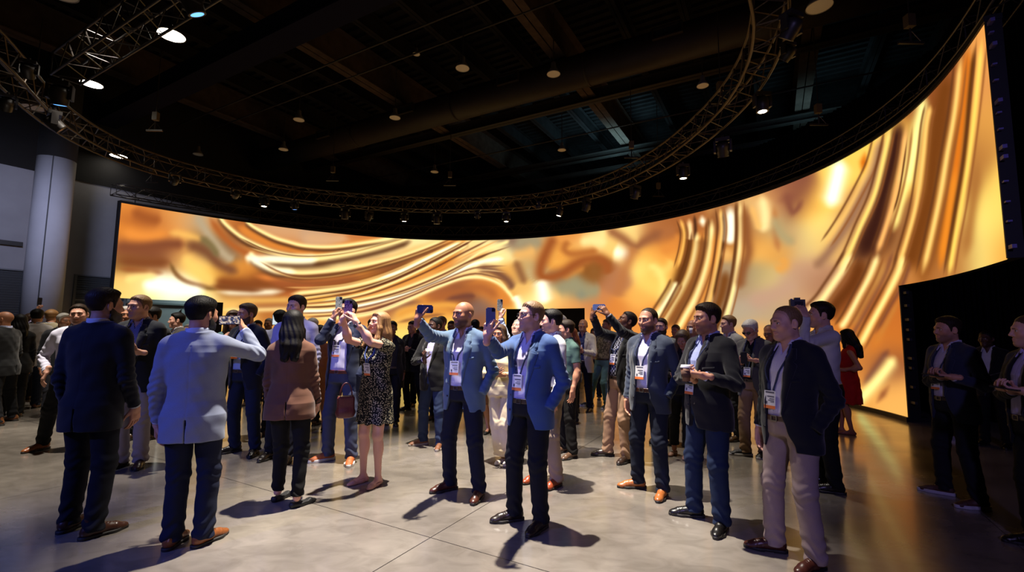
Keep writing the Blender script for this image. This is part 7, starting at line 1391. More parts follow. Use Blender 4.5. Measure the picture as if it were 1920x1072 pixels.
{'id': 'smiling', 'label': 'smiling man in black jacket and jeans holding a paper cup, below the outstretched blue sleeve', 'lean': (-0.007, -0.005), 'x': -1.049, 'y': 6.345, 'yaw': 157.3, 'H': 1.726, 'feet': [(-0.15, 0.035, 17), (0.163, -0.027, -36)], 'head': (-20, 3, 0), 'skin': (0.0762, 0.0319, 0.0176), 'hairc': (0.006, 0.0048, 0.0044), 'h': 0.0071, 'det': 1, 'armL': {'k': 'hang', 'out': 0.07}, 'armR': {'k': 'to', 'w': (-0.009, 0.255, 1.164), 'e': (0.234, 0.178, 1.056), 'hd': (-0.075, 0.307, 0.6), 'pn': (-0.519, -0.679, 0.2), 'curl': 'grip', 'lift': 0.0}, 'hairt': 0.006, 'stubble': 0.5, 'jacket': (0.0047, 0.0041, 0.0047), 'shirt': (0.4851, 0.4564, 0.6795), 'trouser': (0.0185, 0.0304, 0.0683), 'shoec': (0.162, 0.0578, 0.0212), 'solec': (0.305, 0.2623, 0.2232), 'shoe': 'sneaker', 'ra': 0.068, 'open': 'half', 'fat': 0.4},
{'id': 'black_suit_mid', 'label': 'man in black suit with folded hands against the yellow part of the screen', 'lean': (0.044, 0.025), 'x': -1.902, 'y': 9.084, 'yaw': 162.1, 'H': 1.723, 'feet': [(-0.176, -0.06, 15), (0.095, 0.013, -35)], 'head': (-10, 0, 0), 'skin': (0.5457, 0.2623, 0.162), 'hairc': (0.0232, 0.013, 0.008), 'h': 0.0102, 'det': 1, 'armL': {'k': 'front', 'x': 0.03, 'z': 0.28, 'curl': 'fist'}, 'armR': {'k': 'front', 'x': 0.03, 'z': 0.3, 'curl': 'fist'}, 'jacket': (0.0041, 0.0039, 0.0041), 'shirt': (0.0452, 0.0452, 0.0452), 'trouser': (0.0036, 0.0034, 0.0036), 'shoec': (0.0212, 0.0103, 0.006), 'open': 'shut'},
{'id': 'dark_coat', 'label': 'woman in long black coat right of the blonde hair', 'lean': (0.02, -0.002), 'x': -1.98, 'y': 7.752, 'yaw': 199.4, 'H': 1.692, 'feet': [(-0.08, 0.072, 0), (0.043, -0.069, -10)], 'head': (-10, 0, 0), 'skin': (0.1878, 0.0762, 0.0382), 'hairc': (0.006, 0.0048, 0.0044), 'h': 0.0087, 'det': 1, 'armL': {'k': 'hang'}, 'armR': {'k': 'hang'}, 'fem': True, 'hair': 'short', 'hairt': 0.02, 'jacket': (0.0047, 0.0041, 0.0041), 'shirt': (0.0212, 0.0176, 0.016), 'trouser': (0.0047, 0.0041, 0.0041), 'shoec': (0.007, 0.0048, 0.0037), 'hem': -0.35},
{'id': 'far_a', 'label': 'man with short hair left of the smiling dark-haired man, close to the lit screen', 'lean': (0.0, 0.0), 'x': -1.886, 'y': 9.6, 'yaw': 181.1, 'H': 1.798, 'head': (0, 0, 0), 'skin': (0.402, 0.1714, 0.0908), 'hairc': (0.0232, 0.013, 0.008), 'h': 0.0108, 'det': 1, 'armL': {'k': 'hang'}, 'armR': {'k': 'hang'}, 'jacket': (0.0081, 0.0074, 0.0081), 'shirt': (0.1022, 0.0908, 0.0802), 'trouser': (0.0081, 0.0081, 0.0081)},
{'id': 'far_b', 'label': 'man with high forehead right behind the smiling man in black jacket', 'lean': (0.0, 0.0), 'x': -1.243, 'y': 8.2, 'yaw': 158.6, 'H': 1.787, 'head': (-10, 0, 0), 'skin': (0.402, 0.1714, 0.0908), 'hairc': (0.0648, 0.0319, 0.016), 'h': 0.0092, 'det': 1, 'armL': {'k': 'hang'}, 'armR': {'k': 'hang'}, 'hairt': 0.012, 'jacket': (0.0185, 0.0138, 0.0127), 'shirt': (0.5776, 0.5149, 0.4564), 'trouser': (0.0127, 0.0107, 0.0107)},
{'id': 'far_c', 'label': 'dark-haired man left of the steel-blue shoulder', 'lean': (0.0, 0.0), 'x': -1.271, 'y': 9.8, 'yaw': 177.4, 'H': 1.741, 'head': (0, 0, 0), 'skin': (0.1878, 0.0762, 0.0382), 'hairc': (0.006, 0.0048, 0.0044), 'h': 0.011, 'det': 1, 'armL': {'k': 'hang'}, 'armR': {'k': 'hang'}, 'hairt': 0.01, 'jacket': (0.0127, 0.0098, 0.009), 'shirt': (0.0452, 0.0319, 0.0262), 'trouser': (0.0081, 0.0074, 0.0074)},
{'id': 'far_d', 'label': 'dark head directly right of the bald man in steel-blue', 'lean': (0.0, 0.0), 'x': -0.711, 'y': 9.0, 'yaw': 24.5, 'H': 1.752, 'head': (0, 0, 0), 'skin': (0.1878, 0.0762, 0.0382), 'hairc': (0.006, 0.0048, 0.0044), 'h': 0.0101, 'det': 1, 'armL': {'k': 'hang'}, 'armR': {'k': 'hang'}, 'hairt': 0.014, 'jacket': (0.0098, 0.0081, 0.0081), 'shirt': (0.0452, 0.0382, 0.0319), 'trouser': (0.0074, 0.0074, 0.0081), 'front': False},
{'id': 'arm_up_mid', 'label': 'laughing man in pale blue shirt with wristwatch, raising a phone high above the crowd', 'lean': (0.0, 0.0), 'x': 0.076, 'y': 6.3, 'yaw': 157.3, 'H': 1.701, 'head': (-8, 24, 0), 'skin': (0.6584, 0.3515, 0.2542), 'hairc': (0.305, 0.2831, 0.2623), 'h': 0.0071, 'det': 2, 'armL': {'k': 'hang'}, 'armR': {'k': 'to', 'w': (0.125, 0.271, 1.705), 'e': (0.013, 0.222, 1.279), 'hd': (0.046, 0.019, 1.0), 'pn': (-0.554, -0.764, 0.0), 'curl': 'phone', 'lift': 0.06}, 'hairt': 0.01, 'top': 'shirt', 'shirt': (0.4564, 0.5457, 0.6795), 'trouser': (0.0127, 0.0138, 0.0198), 'shoec': (0.0212, 0.013, 0.0091), 'watch': 'R'},
{'id': 'cream_woman', 'label': 'woman in cream blouse and wide cream trousers with white heels', 'lean': (0.053, 0.011), 'x': -0.112, 'y': 5.612, 'yaw': 169.5, 'H': 1.628, 'feet': [(-0.084, 0.007, -3), (-0.013, -0.027, -18)], 'head': (-8, 0, 0), 'skin': (0.402, 0.1714, 0.0908), 'hairc': (0.0648, 0.0319, 0.016), 'h': 0.0063, 'det': 2, 'armL': {'k': 'front', 'x': 0.05, 'z': 0.22}, 'armR': {'k': 'front', 'x': 0.05, 'z': 0.25}, 'fem': True, 'hair': 'long', 'hairlen': 0.2, 'top': 'blouse', 'belt': False, 'shirt': (0.6105, 0.5149, 0.305), 'trouser': (0.6795, 0.5647, 0.3763), 'shoec': (0.5776, 0.5149, 0.4287), 'shoe': 'flat', 'ra': 0.11, 'rk': 0.1, 'hemz': 0.1, 'collar': False},
{'id': 'brown_skirt', 'label': 'woman in brown dress and black shoes deeper in the crowd', 'lean': (0.049, 0.008), 'x': -0.348, 'y': 7.177, 'yaw': 173.0, 'H': 1.553, 'feet': [(-0.085, -0.011, 0), (-0.005, -0.004, -10)], 'head': (0, 0, 0), 'skin': (0.5457, 0.2623, 0.162), 'hairc': (0.006, 0.0048, 0.0044), 'h': 0.008, 'det': 1, 'armL': {'k': 'hang'}, 'armR': {'k': 'hang'}, 'fem': True, 'hair': 'long', 'hairlen': 0.2, 'top': 'dress', 'shirt': (0.1144, 0.0452, 0.0212), 'bottom': None, 'bare_legs': True, 'shoec': (0.0048, 0.0037, 0.0037), 'shoe': 'flat', 'skirt_hem': -0.42, 'collar': False},
{'id': 'grey_man_mid', 'label': 'older man with grey hair just past the white shirt', 'lean': (0.0, 0.0), 'x': 0.713, 'y': 6.9, 'yaw': 104.1, 'H': 1.789, 'head': (-5, 0, 0), 'skin': (0.6584, 0.3515, 0.2542), 'hairc': (0.305, 0.2831, 0.2623), 'h': 0.0077, 'det': 1, 'armL': {'k': 'hang'}, 'armR': {'k': 'hang'}, 'hairt': 0.012, 'top': 'shirt', 'shirt': (0.1878, 0.1022, 0.0452), 'trouser': (0.0127, 0.0107, 0.0098)},
{'id': 'teal_tee', 'label': 'man with brown hair in teal T-shirt and black trousers', 'lean': (0.004, 0.008), 'x': 0.713, 'y': 5.98, 'yaw': 111.2, 'H': 1.688, 'feet': [(-0.148, 0.007, 22), (0.141, -0.021, 22)], 'head': (-13, 0, 0), 'skin': (0.5457, 0.2623, 0.162), 'hairc': (0.0232, 0.013, 0.008), 'h': 0.0067, 'det': 2, 'armL': {'k': 'hang'}, 'armR': {'k': 'hang'}, 'hairt': 0.024, 'top': 'polo', 'shirt': (0.0612, 0.1144, 0.0976), 'bare_arms': True, 'trouser': (0.0053, 0.0047, 0.0047), 'shoec': (0.1022, 0.0545, 0.0319), 'ra': 0.07},
{'id': 'ginger_mid', 'label': 'person with ginger hair left of the dark doorway edge', 'lean': (0.0, 0.0), 'x': 1.034, 'y': 8.0, 'yaw': 112.6, 'H': 1.605, 'head': (0, 0, 0), 'skin': (0.6584, 0.3515, 0.2542), 'hairc': (0.1559, 0.0382, 0.013), 'h': 0.009, 'det': 1, 'armL': {'k': 'hang'}, 'armR': {'k': 'hang'}, 'fem': True, 'hair': 'long', 'hairlen': 0.16, 'jacket': (0.0107, 0.0098, 0.0098), 'shirt': (0.0452, 0.0319, 0.0262), 'trouser': (0.0081, 0.0081, 0.0081)},
{'id': 'bald_smile', 'label': 'bald smiling man in pale jacket over navy shirt, black trousers', 'lean': (-0.006, -0.002), 'x': 1.388, 'y': 9.05, 'yaw': 156.2, 'H': 1.797, 'feet': [(-0.088, -0.16, 0), (0.098, 0.163, -45)], 'head': (-5, 12, 0), 'skin': (0.402, 0.1714, 0.0908), 'hairc': (0.305, 0.2831, 0.2623), 'h': 0.0101, 'det': 1, 'armL': {'k': 'front', 'x': 0.06, 'z': 0.24, 'curl': 'grip'}, 'armR': {'k': 'front', 'x': 0.06, 'z': 0.26, 'curl': 'grip'}, 'hair': 'bald', 'jacket': (0.5149, 0.4564, 0.3515), 'shirt': (0.0212, 0.0252, 0.0887), 'trouser': (0.0041, 0.0041, 0.0047), 'shoec': (0.0212, 0.0116, 0.008), 'badge': {'x': 0.02, 'z': 0.3}, 'open': 'open'},
{'id': 'pattern_sweater', 'label': 'man in patterned grey sweater and faded jeans with black trainers, beyond raised black arms', 'lean': (-0.098, -0.084), 'x': 1.907, 'y': 9.638, 'yaw': 128.2, 'H': 1.831, 'feet': [(-0.114, 0.049, 10), (0.293, 0.105, -35)], 'head': (-8, 0, 0), 'skin': (0.402, 0.1714, 0.0908), 'hairc': (0.0648, 0.0319, 0.016), 'h': 0.0108, 'det': 1, 'armL': {'k': 'hang'}, 'armR': {'k': 'front', 'x': 0.1, 'z': 0.24, 'curl': 'grip'}, 'hairt': 0.012, 'top': 'shirt', 'shirt': (0.305, 0.2623, 0.162), 'shirt_pat': ('camo', (0.1144, 0.0976, 0.0612), 26), 'collar': False, 'trouser': (0.1022, 0.2051, 0.2232), 'shoec': (0.008, 0.007, 0.007), 'solec': (0.5149, 0.4851, 0.4287), 'shoe': 'sneaker'},
{'id': 'curly_woman', 'label': 'woman with curly brown hair looking down, dressed in black, between two blazers', 'lean': (-0.047, -0.009), 'x': 2.176, 'y': 5.954, 'yaw': 149.5, 'H': 1.585, 'feet': [(-0.041, 0.049, -5), (0.127, -0.033, -10)], 'head': (-5, -22, 0), 'skin': (0.402, 0.1714, 0.0908), 'hairc': (0.0648, 0.0319, 0.016), 'h': 0.0067, 'det': 2, 'armL': {'k': 'front', 'x': 0.05, 'z': 0.2}, 'armR': {'k': 'front', 'x': 0.05, 'z': 0.22}, 'fem': True, 'hair': 'long', 'hairlen': 0.2, 'hairt': 0.03, 'top': 'blouse', 'belt': False, 'shirt': (0.0091, 0.006, 0.006), 'trouser': (0.0036, 0.0034, 0.0036), 'shoec': (0.305, 0.1559, 0.1022), 'shoe': 'flat', 'hemz': 0.14},
{'id': 'beard_grey_tee', 'label': 'bearded man in grey T-shirt right of the stubbled man in slate blazer', 'lean': (0.0, 0.0), 'x': 2.166, 'y': 6.7, 'yaw': 150.0, 'H': 1.746, 'head': (-8, 0, 0), 'skin': (0.6584, 0.3515, 0.2542), 'hairc': (0.0232, 0.013, 0.008), 'h': 0.0075, 'det': 1, 'armL': {'k': 'hang'}, 'armR': {'k': 'hang'}, 'hairt': 0.01, 'beard': 0.008, 'top': 'polo', 'shirt': (0.1559, 0.162, 0.1384), 'bare_arms': True, 'trouser': (0.0127, 0.0127, 0.0149), 'collar': False},
{'id': 'bald_sip', 'label': 'bald man sipping from a white cup behind the black blazer', 'lean': (0.0, 0.0), 'x': 2.895, 'y': 7.4, 'yaw': 143.6, 'H': 1.746, 'head': (-15, 0, 0), 'skin': (0.402, 0.1714, 0.0908), 'hairc': (0.305, 0.2831, 0.2623), 'h': 0.0083, 'det': 1, 'armL': {'k': 'hang'}, 'armR': {'k': 'to', 'w': (-0.1, 0.201, 1.353), 'e': (0.013, 0.055, 1.115), 'hd': (0.123, -0.071, 1.0), 'pn': (-0.23, -0.683, 0.0), 'curl': 'grip', 'lift': 0.0}, 'hair': 'bald', 'jacket': (0.0256, 0.0185, 0.0172), 'shirt': (0.305, 0.2623, 0.2423), 'trouser': (0.0127, 0.0107, 0.0107)},
{'id': 'gray_blazer_mid', 'label': 'man with swept hair in pale grey blazer over white shirt, deeper right of centre', 'lean': (0.0, 0.0), 'x': 3.236, 'y': 6.9, 'yaw': 104.8, 'H': 1.799, 'head': (-12, 0, 0), 'skin': (0.6584, 0.3515, 0.2542), 'hairc': (0.1878, 0.1022, 0.0423), 'h': 0.0077, 'det': 1, 'armL': {'k': 'hang'}, 'armR': {'k': 'hang'}, 'hairt': 0.016, 'jacket': (0.2623, 0.2542, 0.2462), 'shirt': (0.6445, 0.6308, 0.6105), 'trouser': (0.0324, 0.0324, 0.0388), 'open': 'half'},
{'id': 'sunglasses', 'label': 'grey-haired man in dark glasses and grey jacket reading his phone', 'lean': (-0.019, -0.01), 'x': 3.093, 'y': 5.978, 'yaw': 124.4, 'H': 1.729, 'feet': [(-0.062, -0.056, 8), (0.097, 0.075, -40)], 'head': (-6, -24, 0), 'skin': (0.5457, 0.2623, 0.162), 'hairc': (0.5776, 0.5457, 0.4851), 'h': 0.0067, 'det': 2, 'armL': {'k': 'to', 'w': (-0.173, 0.248, 1.207), 'e': (-0.263, -0.0, 1.058), 'hd': (0.79, 0.537, 0.1), 'pn': (0.23, -0.217, 0.9), 'curl': 'grip', 'lift': 0.0}, 'armR': {'k': 'to', 'w': (0.001, 0.274, 1.174), 'e': (0.19, 0.106, 1.001), 'hd': (-0.372, 0.481, 0.3), 'pn': (-0.17, -0.318, 0.9), 'curl': 'grip', 'lift': 0.0}, 'hairt': 0.02, 'glasses': 'dark', 'jacket': (0.0748, 0.0715, 0.0683), 'shirt': (0.006, 0.006, 0.007), 'trouser': (0.2623, 0.162, 0.0887), 'shoec': (0.0103, 0.0091, 0.0103), 'solec': (0.5149, 0.4851, 0.4564), 'shoe': 'sneaker', 'ra': 0.068, 'badge': {'x': 0, 'z': 0.16}, 'open': 'open', 'fat': 0.4},
{'id': 'bald_specs', 'label': 'bald man with spectacles in brown shirt looking down beside the white-haired man', 'lean': (0.0, 0.0), 'x': 4.072, 'y': 7.3, 'yaw': 135.7, 'H': 1.682, 'head': (-5, -16, 0), 'skin': (0.402, 0.1714, 0.0908), 'hairc': (0.305, 0.2831, 0.2623), 'h': 0.0082, 'det': 1, 'armL': {'k': 'front', 'x': 0.06, 'z': 0.25}, 'armR': {'k': 'front', 'x': 0.06, 'z': 0.25}, 'hair': 'fringe', 'glasses': True, 'top': 'polo', 'shirt': (0.0802, 0.0482, 0.0252), 'bare_arms': True, 'trouser': (0.0256, 0.0198, 0.016)},
{'id': 'red_woman', 'label': 'woman with long dark hair in red dress standing before the screen edge', 'lean': (-0.002, -0.06), 'x': 5.25, 'y': 7.303, 'yaw': 55.9, 'H': 1.629, 'feet': [(-0.053, -0.006, 3), (0.056, 0.117, -4)], 'head': (-12, -8, 0), 'skin': (0.402, 0.1714, 0.0908), 'hairc': (0.006, 0.0048, 0.0044), 'h': 0.0082, 'det': 1, 'armL': {'k': 'to', 'w': (-0.218, 0.075, 0.993), 'e': (-0.185, -0.126, 1.03), 'hd': (0.128, 0.997, 0.05), 'pn': (0.3, -0.008, 0.9), 'curl': 'relax', 'lift': 0.0}, 'armR': {'k': 'front', 'x': 0.02, 'z': 0.22}, 'fem': True, 'hair': 'long', 'hairlen': 0.34, 'top': 'dress', 'shirt': (0.402, 0.007, 0.006), 'bottom': None, 'sleeves': False, 'bare_arms': True, 'bare_legs': True, 'collar': False, 'lowneck': True, 'shoec': (0.305, 0.0908, 0.0452), 'solec': (0.1022, 0.0319, 0.0168), 'shoe': 'flat', 'skirt_hem': -0.4, 'fat': 0.3},
{'id': 'far_e', 'label': 'grey-haired man far back left of the tall bearded man', 'lean': (0.0, 0.0), 'x': -5.341, 'y': 10.2, 'yaw': 177.7, 'H': 1.772, 'head': (0, 0, 0), 'skin': (0.402, 0.1714, 0.0908), 'hairc': (0.305, 0.2831, 0.2623), 'h': 0.0114, 'det': 1, 'armL': {'k': 'hang'}, 'armR': {'k': 'hang'}, 'hairt': 0.008, 'jacket': (0.0256, 0.0185, 0.016), 'shirt': (0.305, 0.2623, 0.2232), 'trouser': (0.0127, 0.0107, 0.0098)},
{'id': 'far_f', 'label': 'dark-haired person at the back just right of the navy blazer collar', 'lean': (0.0, 0.0), 'x': -5.257, 'y': 9.6, 'yaw': 198.7, 'H': 1.706, 'head': (0, 0, 0), 'skin': (0.402, 0.1714, 0.0908), 'hairc': (0.006, 0.0048, 0.0044), 'h': 0.0108, 'det': 1, 'armL': {'k': 'hang'}, 'armR': {'k': 'hang'}, 'hairt': 0.02, 'jacket': (0.0127, 0.0098, 0.009), 'shirt': (0.1022, 0.0802, 0.0612), 'trouser': (0.0098, 0.0081, 0.0081)},
{'id': 'far_g', 'label': 'man in pale shirt and white cap of hair beside the black-haired woman', 'lean': (0.0, 0.0), 'x': -3.262, 'y': 7.6, 'yaw': 3.2, 'H': 1.718, 'head': (0, 0, 0), 'skin': (0.1878, 0.0762, 0.0382), 'hairc': (0.5776, 0.5457, 0.4851), 'h': 0.0085, 'det': 1, 'armL': {'k': 'hang'}, 'armR': {'k': 'hang'}, 'hairt': 0.02, 'top': 'shirt', 'shirt': (0.5149, 0.4851, 0.3763), 'trouser': (0.0149, 0.0127, 0.0127), 'front': False},
{'id': 'far_h', 'label': 'person with dark bun in rust dress behind the raised navy sleeve', 'lean': (0.0, 0.0), 'x': -2.971, 'y': 7.2, 'yaw': 12.5, 'H': 1.601, 'head': (0, 0, 0), 'skin': (0.402, 0.1714, 0.0908), 'hairc': (0.0232, 0.013, 0.008), 'h': 0.0081, 'det': 1, 'armL': {'k': 'hang'}, 'armR': {'k': 'hang'}, 'fem': True, 'hair': 'short', 'hairt': 0.03, 'top': 'dress', 'shirt': (0.305, 0.1022, 0.0382), 'bottom': None, 'bare_legs': True, 'collar': False, 'shoec': (0.0452, 0.0212, 0.013), 'shoe': 'flat'},
{'id': 'far_i', 'label': 'dark-haired man between the spotted dress and the navy jacket', 'lean': (0.0, 0.0), 'x': -2.611, 'y': 8.7, 'yaw': 191.7, 'H': 1.742, 'head': (0, 0, 0), 'skin': (0.5457, 0.2623, 0.162), 'hairc': (0.006, 0.0048, 0.0044), 'h': 0.0097, 'det': 1, 'armL': {'k': 'hang'}, 'armR': {'k': 'hang'}, 'hairt': 0.02, 'jacket': (0.0066, 0.0066, 0.009), 'shirt': (0.1022, 0.1022, 0.1274), 'trouser': (0.0066, 0.0066, 0.0081)},
{'id': 'far_j', 'label': 'short dark-haired man at the back left of the slate-blue phone', 'lean': (0.0, 0.0), 'x': -0.684, 'y': 10.5, 'yaw': 163.7, 'H': 1.628, 'head': (0, 0, 0), 'skin': (0.402, 0.1714, 0.0908), 'hairc': (0.0232, 0.013, 0.008), 'h': 0.0118, 'det': 1, 'armL': {'k': 'hang'}, 'armR': {'k': 'hang'}, 'hairt': 0.014, 'jacket': (0.0127, 0.0098, 0.0081), 'shirt': (0.0802, 0.0612, 0.0452), 'trouser': (0.0098, 0.0081, 0.0074)},
{'id': 'far_k', 'label': 'person in peach top at the back under the smiling bald man', 'lean': (0.0, 0.0), 'x': 1.917, 'y': 10.8, 'yaw': 159.9, 'H': 1.62, 'head': (0, 0, 0), 'skin': (0.402, 0.1714, 0.0908), 'hairc': (0.0648, 0.0319, 0.016), 'h': 0.0121, 'det': 1, 'armL': {'k': 'hang'}, 'armR': {'k': 'hang'}, 'fem': True, 'hair': 'long', 'hairlen': 0.16, 'top': 'blouse', 'shirt': (0.5776, 0.305, 0.1559), 'trouser': (0.0127, 0.0107, 0.0098)},
{'id': 'far_l', 'label': 'man at the back right of the curly-haired woman, lit orange', 'lean': (0.0, 0.0), 'x': 3.326, 'y': 9.4, 'yaw': 140.4, 'H': 1.693, 'head': (0, 0, 0), 'skin': (0.402, 0.1714, 0.0908), 'hairc': (0.0648, 0.0319, 0.016), 'h': 0.0105, 'det': 1, 'armL': {'k': 'hang'}, 'armR': {'k': 'hang'}, 'hairt': 0.012, 'jacket': (0.0212, 0.0149, 0.0117), 'shirt': (0.1878, 0.1274, 0.0802), 'trouser': (0.0127, 0.0098, 0.0081)}]
PROPS = [
{'kind': 'phone', 'loc': (-2.267, 3.725, 1.612), 'R': [[-0.041, 0.94, -0.339], [-0.028, 0.338, 0.941], [0.999, 0.048, 0.012]], 'label': 'phone held sideways by the man in the pale grey-blue blazer, its screen showing the hall', 'body': (0.015, 0.015, 0.02), 'screen': 'hall'},
{'kind': 'phone', 'loc': (-1.586, 4.483, 1.749), 'R': [[0.84, 0.016, 0.542], [0.542, -0.024, -0.84], [0.0, 1.0, -0.029]], 'label': 'phone in sparkling violet case held up by the blonde woman in spots', 'body': (0.05, 0.03, 0.25), 'case': 'violet'},
{'kind': 'bag', 'loc': (-1.683, 4.798, 0.781), 'R': [[0.961, 0.0, 0.278], [0.278, 0.0, -0.961], [0.0, 1.0, 0.0]], 'label': 'burgundy leather handbag hanging beside the spotted dress'},
{'kind': 'phone', 'loc': (-2.027, 5.41, 1.848), 'R': [[0.881, -0.022, 0.472], [0.472, 0.041, -0.88], [0.0, 0.999, 0.046]], 'label': 'phone in silver glitter case held upright above the woman in spots', 'body': (0.3, 0.33, 0.33), 'case': 'glitter', 'size': (0.037, 0.078, 0.0045)},
{'kind': 'phone', 'loc': (-0.778, 4.148, 1.733), 'R': [[0.02, 0.802, 0.597], [0.002, 0.597, -0.802], [-1.0, 0.017, 0.01]], 'label': 'dark blue phone held sideways by the bald man in steel-blue', 'body': (0.03, 0.06, 0.24)},  # blue case, its colour raised for the violet wash on its back
{'kind': 'phone', 'loc': (-0.16, 3.513, 1.644), 'R': [[0.956, -0.014, 0.292], [0.292, 0.045, -0.955], [0.0, 0.999, 0.047]], 'label': 'slate-blue phone held upright by the man in spectacles', 'body': (0.12, 0.15, 0.3)},
{'kind': 'phone', 'loc': (1.047, 5.539, 1.834), 'R': [[0.019, 0.998, 0.059], [-0.005, 0.059, -0.998], [-1.0, 0.019, 0.006]], 'label': 'light blue phone held sideways over the head of the man in black', 'body': (0.16, 0.26, 0.55)},
{'kind': 'cup', 'loc': (1.365, 3.655, 1.227), 'R': [[0.922, 0.0, -0.386], [-0.386, 0.0, -0.922], [0.0, 1.0, 0.0]], 'label': 'white-lidded paper coffee cup in the hands of the man in jeans'},
{'kind': 'camera', 'loc': (2.921, 4.723, 1.84), 'R': [[0.942, 0.0, -0.337], [-0.337, 0.0, -0.942], [0.0, 1.0, 0.0]], 'label': 'dark camera with lens lifted in front of the man in pale grey'},
{'kind': 'phone', 'loc': (3.889, 4.315, 1.173), 'R': [[-0.903, -0.427, -0.053], [-0.43, 0.896, 0.111], [0.0, 0.123, -0.992]], 'label': 'black phone held flat by the man beside the black screen edge', 'body': (0.012, 0.012, 0.015), 'size': (0.037, 0.075, 0.0045)},
{'kind': 'phone', 'loc': (3.541, 3.362, 1.169), 'R': [[-0.937, -0.347, -0.043], [-0.35, 0.93, 0.116], [0.0, 0.123, -0.992]], 'label': 'black phone held by the man at the right edge of the view', 'body': (0.012, 0.012, 0.015)},
{'kind': 'phone', 'loc': (-10.129, 9.902, 2.082), 'R': [[0.538, 0.017, 0.843], [0.843, -0.011, -0.538], [0.0, 1.0, -0.02]], 'label': 'small dark phone held up before the grey column', 'body': (0.015, 0.015, 0.02)},
{'kind': 'tumbler', 'loc': (-4.124, 5.032, 1.328), 'R': [[0.781, 0.0, 0.625], [0.625, 0.0, -0.781], [0.0, 1.0, 0.0]], 'label': 'clear tumbler of drink in the hand of the man with the striped scarf'},
{'kind': 'phone', 'loc': (-3.482, 6.817, 1.674), 'R': [[-0.934, -0.018, -0.356], [-0.356, 0.046, 0.933], [0.0, 0.999, -0.05]], 'label': 'small phone with bright screen by a thick black head of hair', 'body': (0.1, 0.1, 0.1), 'screen': 'bright'},
{'kind': 'cup', 'loc': (-1.09, 6.064, 1.269), 'R': [[0.987, 0.0, 0.163], [0.163, 0.0, -0.987], [0.0, 1.0, 0.0]], 'label': 'small white paper cup held by the smiling man in black', 'small': True},
{'kind': 'phone', 'loc': (-0.157, 6.098, 1.881), 'R': [[0.919, 0.013, 0.395], [0.395, -0.03, -0.918], [0.0, 0.999, -0.032]], 'label': 'patterned phone raised highest, beside the black doorway', 'body': (0.25, 0.25, 0.3), 'case': 'glitter'},
{'kind': 'cup', 'loc': (2.794, 7.225, 1.575), 'R': [[0.931, 0.0, -0.364], [-0.364, 0.0, -0.931], [0.0, 1.0, 0.0]], 'label': 'white cup at the lips of the bald man behind the black blazer', 'small': True},
{'kind': 'phone', 'loc': (2.851, 5.72, 1.239), 'R': [[0.956, -0.186, -0.225], [-0.275, -0.316, -0.908], [0.098, 0.93, -0.354]], 'label': 'dark phone read by the grey-haired man in dark glasses', 'body': (0.02, 0.02, 0.025)}]
for a in PEOPLE:
    Person(a).build()
# ------------------------------------------------------------------ things held or carried
def glow_mat(name, stops, sc, es):
    if name in MATS: return MATS[name]
    m = mat(name, (.01, .01, .01), .2); nt = m.node_tree; b = nt.nodes['Principled BSDF']; tc = nt.nodes.new('ShaderNodeTexCoord'); n = nt.nodes.new('ShaderNodeTexNoise'); n.inputs['Scale'].default_value = sc; n.inputs['Detail'].default_value = 6
    r = nt.nodes.new('ShaderNodeValToRGB'); e = r.color_ramp.elements; e[0].position, e[0].color = stops[0][0], (*stops[0][1], 1); e[1].position, e[1].color = stops[-1][0], (*stops[-1][1], 1)
    for p, c in stops[1:-1]: q = e.new(p); q.color = (*c, 1)
    nt.links.new(tc.outputs['Object'], n.inputs['Vector']); nt.links.new(n.outputs['Fac'], r.inputs['Fac']); nt.links.new(r.outputs['Color'], b.inputs['Emission Color']); b.inputs['Emission Strength'].default_value = es; return m
def speckle(name, c1, c2, sc, rough=.25, metal=.3):
    if name in MATS: return MATS[name]
    m = mat(name, c1, rough, metal); nt = m.node_tree; b = nt.nodes['Principled BSDF']; tc = nt.nodes.new('ShaderNodeTexCoord'); v = nt.nodes.new('ShaderNodeTexVoronoi'); v.inputs['Scale'].default_value = sc
    r = nt.nodes.new('ShaderNodeValToRGB'); r.color_ramp.elements[0].color = (*c1, 1); r.color_ramp.elements[1].color = (*c2, 1); r.color_ramp.elements[0].position = .3; r.color_ramp.elements[1].position = .6
    nt.links.new(tc.outputs['Object'], v.inputs['Vector']); nt.links.new(v.outputs['Color'], r.inputs['Fac']); nt.links.new(r.outputs['Color'], b.inputs['Base Color']); return m
SCREENS = {'hall': lambda: glow_mat('phone_picture', [(.40, (.03, .03, .06)), (.48, (.12, .16, .34)), (.53, (.62, .38, .20)), (.60, (.80, .72, .66))], 62, .8), 'bright': lambda: glow_mat('phone_white', [(.3, (.6, .8, .85)), (.7, (.9, .95, 1))], 20, .9)}
CASES = {'glitter': lambda: speckle('case_glitter', srgb(70, 84, 84), srgb(205, 212, 205), 260), 'violet': lambda: speckle('case_violet', srgb(50, 30, 120), srgb(170, 150, 230), 200)}
def put_phone(q):
    phone(q['loc'], np.array(q['R']), q['label'], q.get('body', (.02, .02, .025)), SCREENS[q['screen']]() if q.get('screen') else None, None, q.get('size', (.037, .077, .0045)), CASES[q['case']]() if q.get('case') else None)
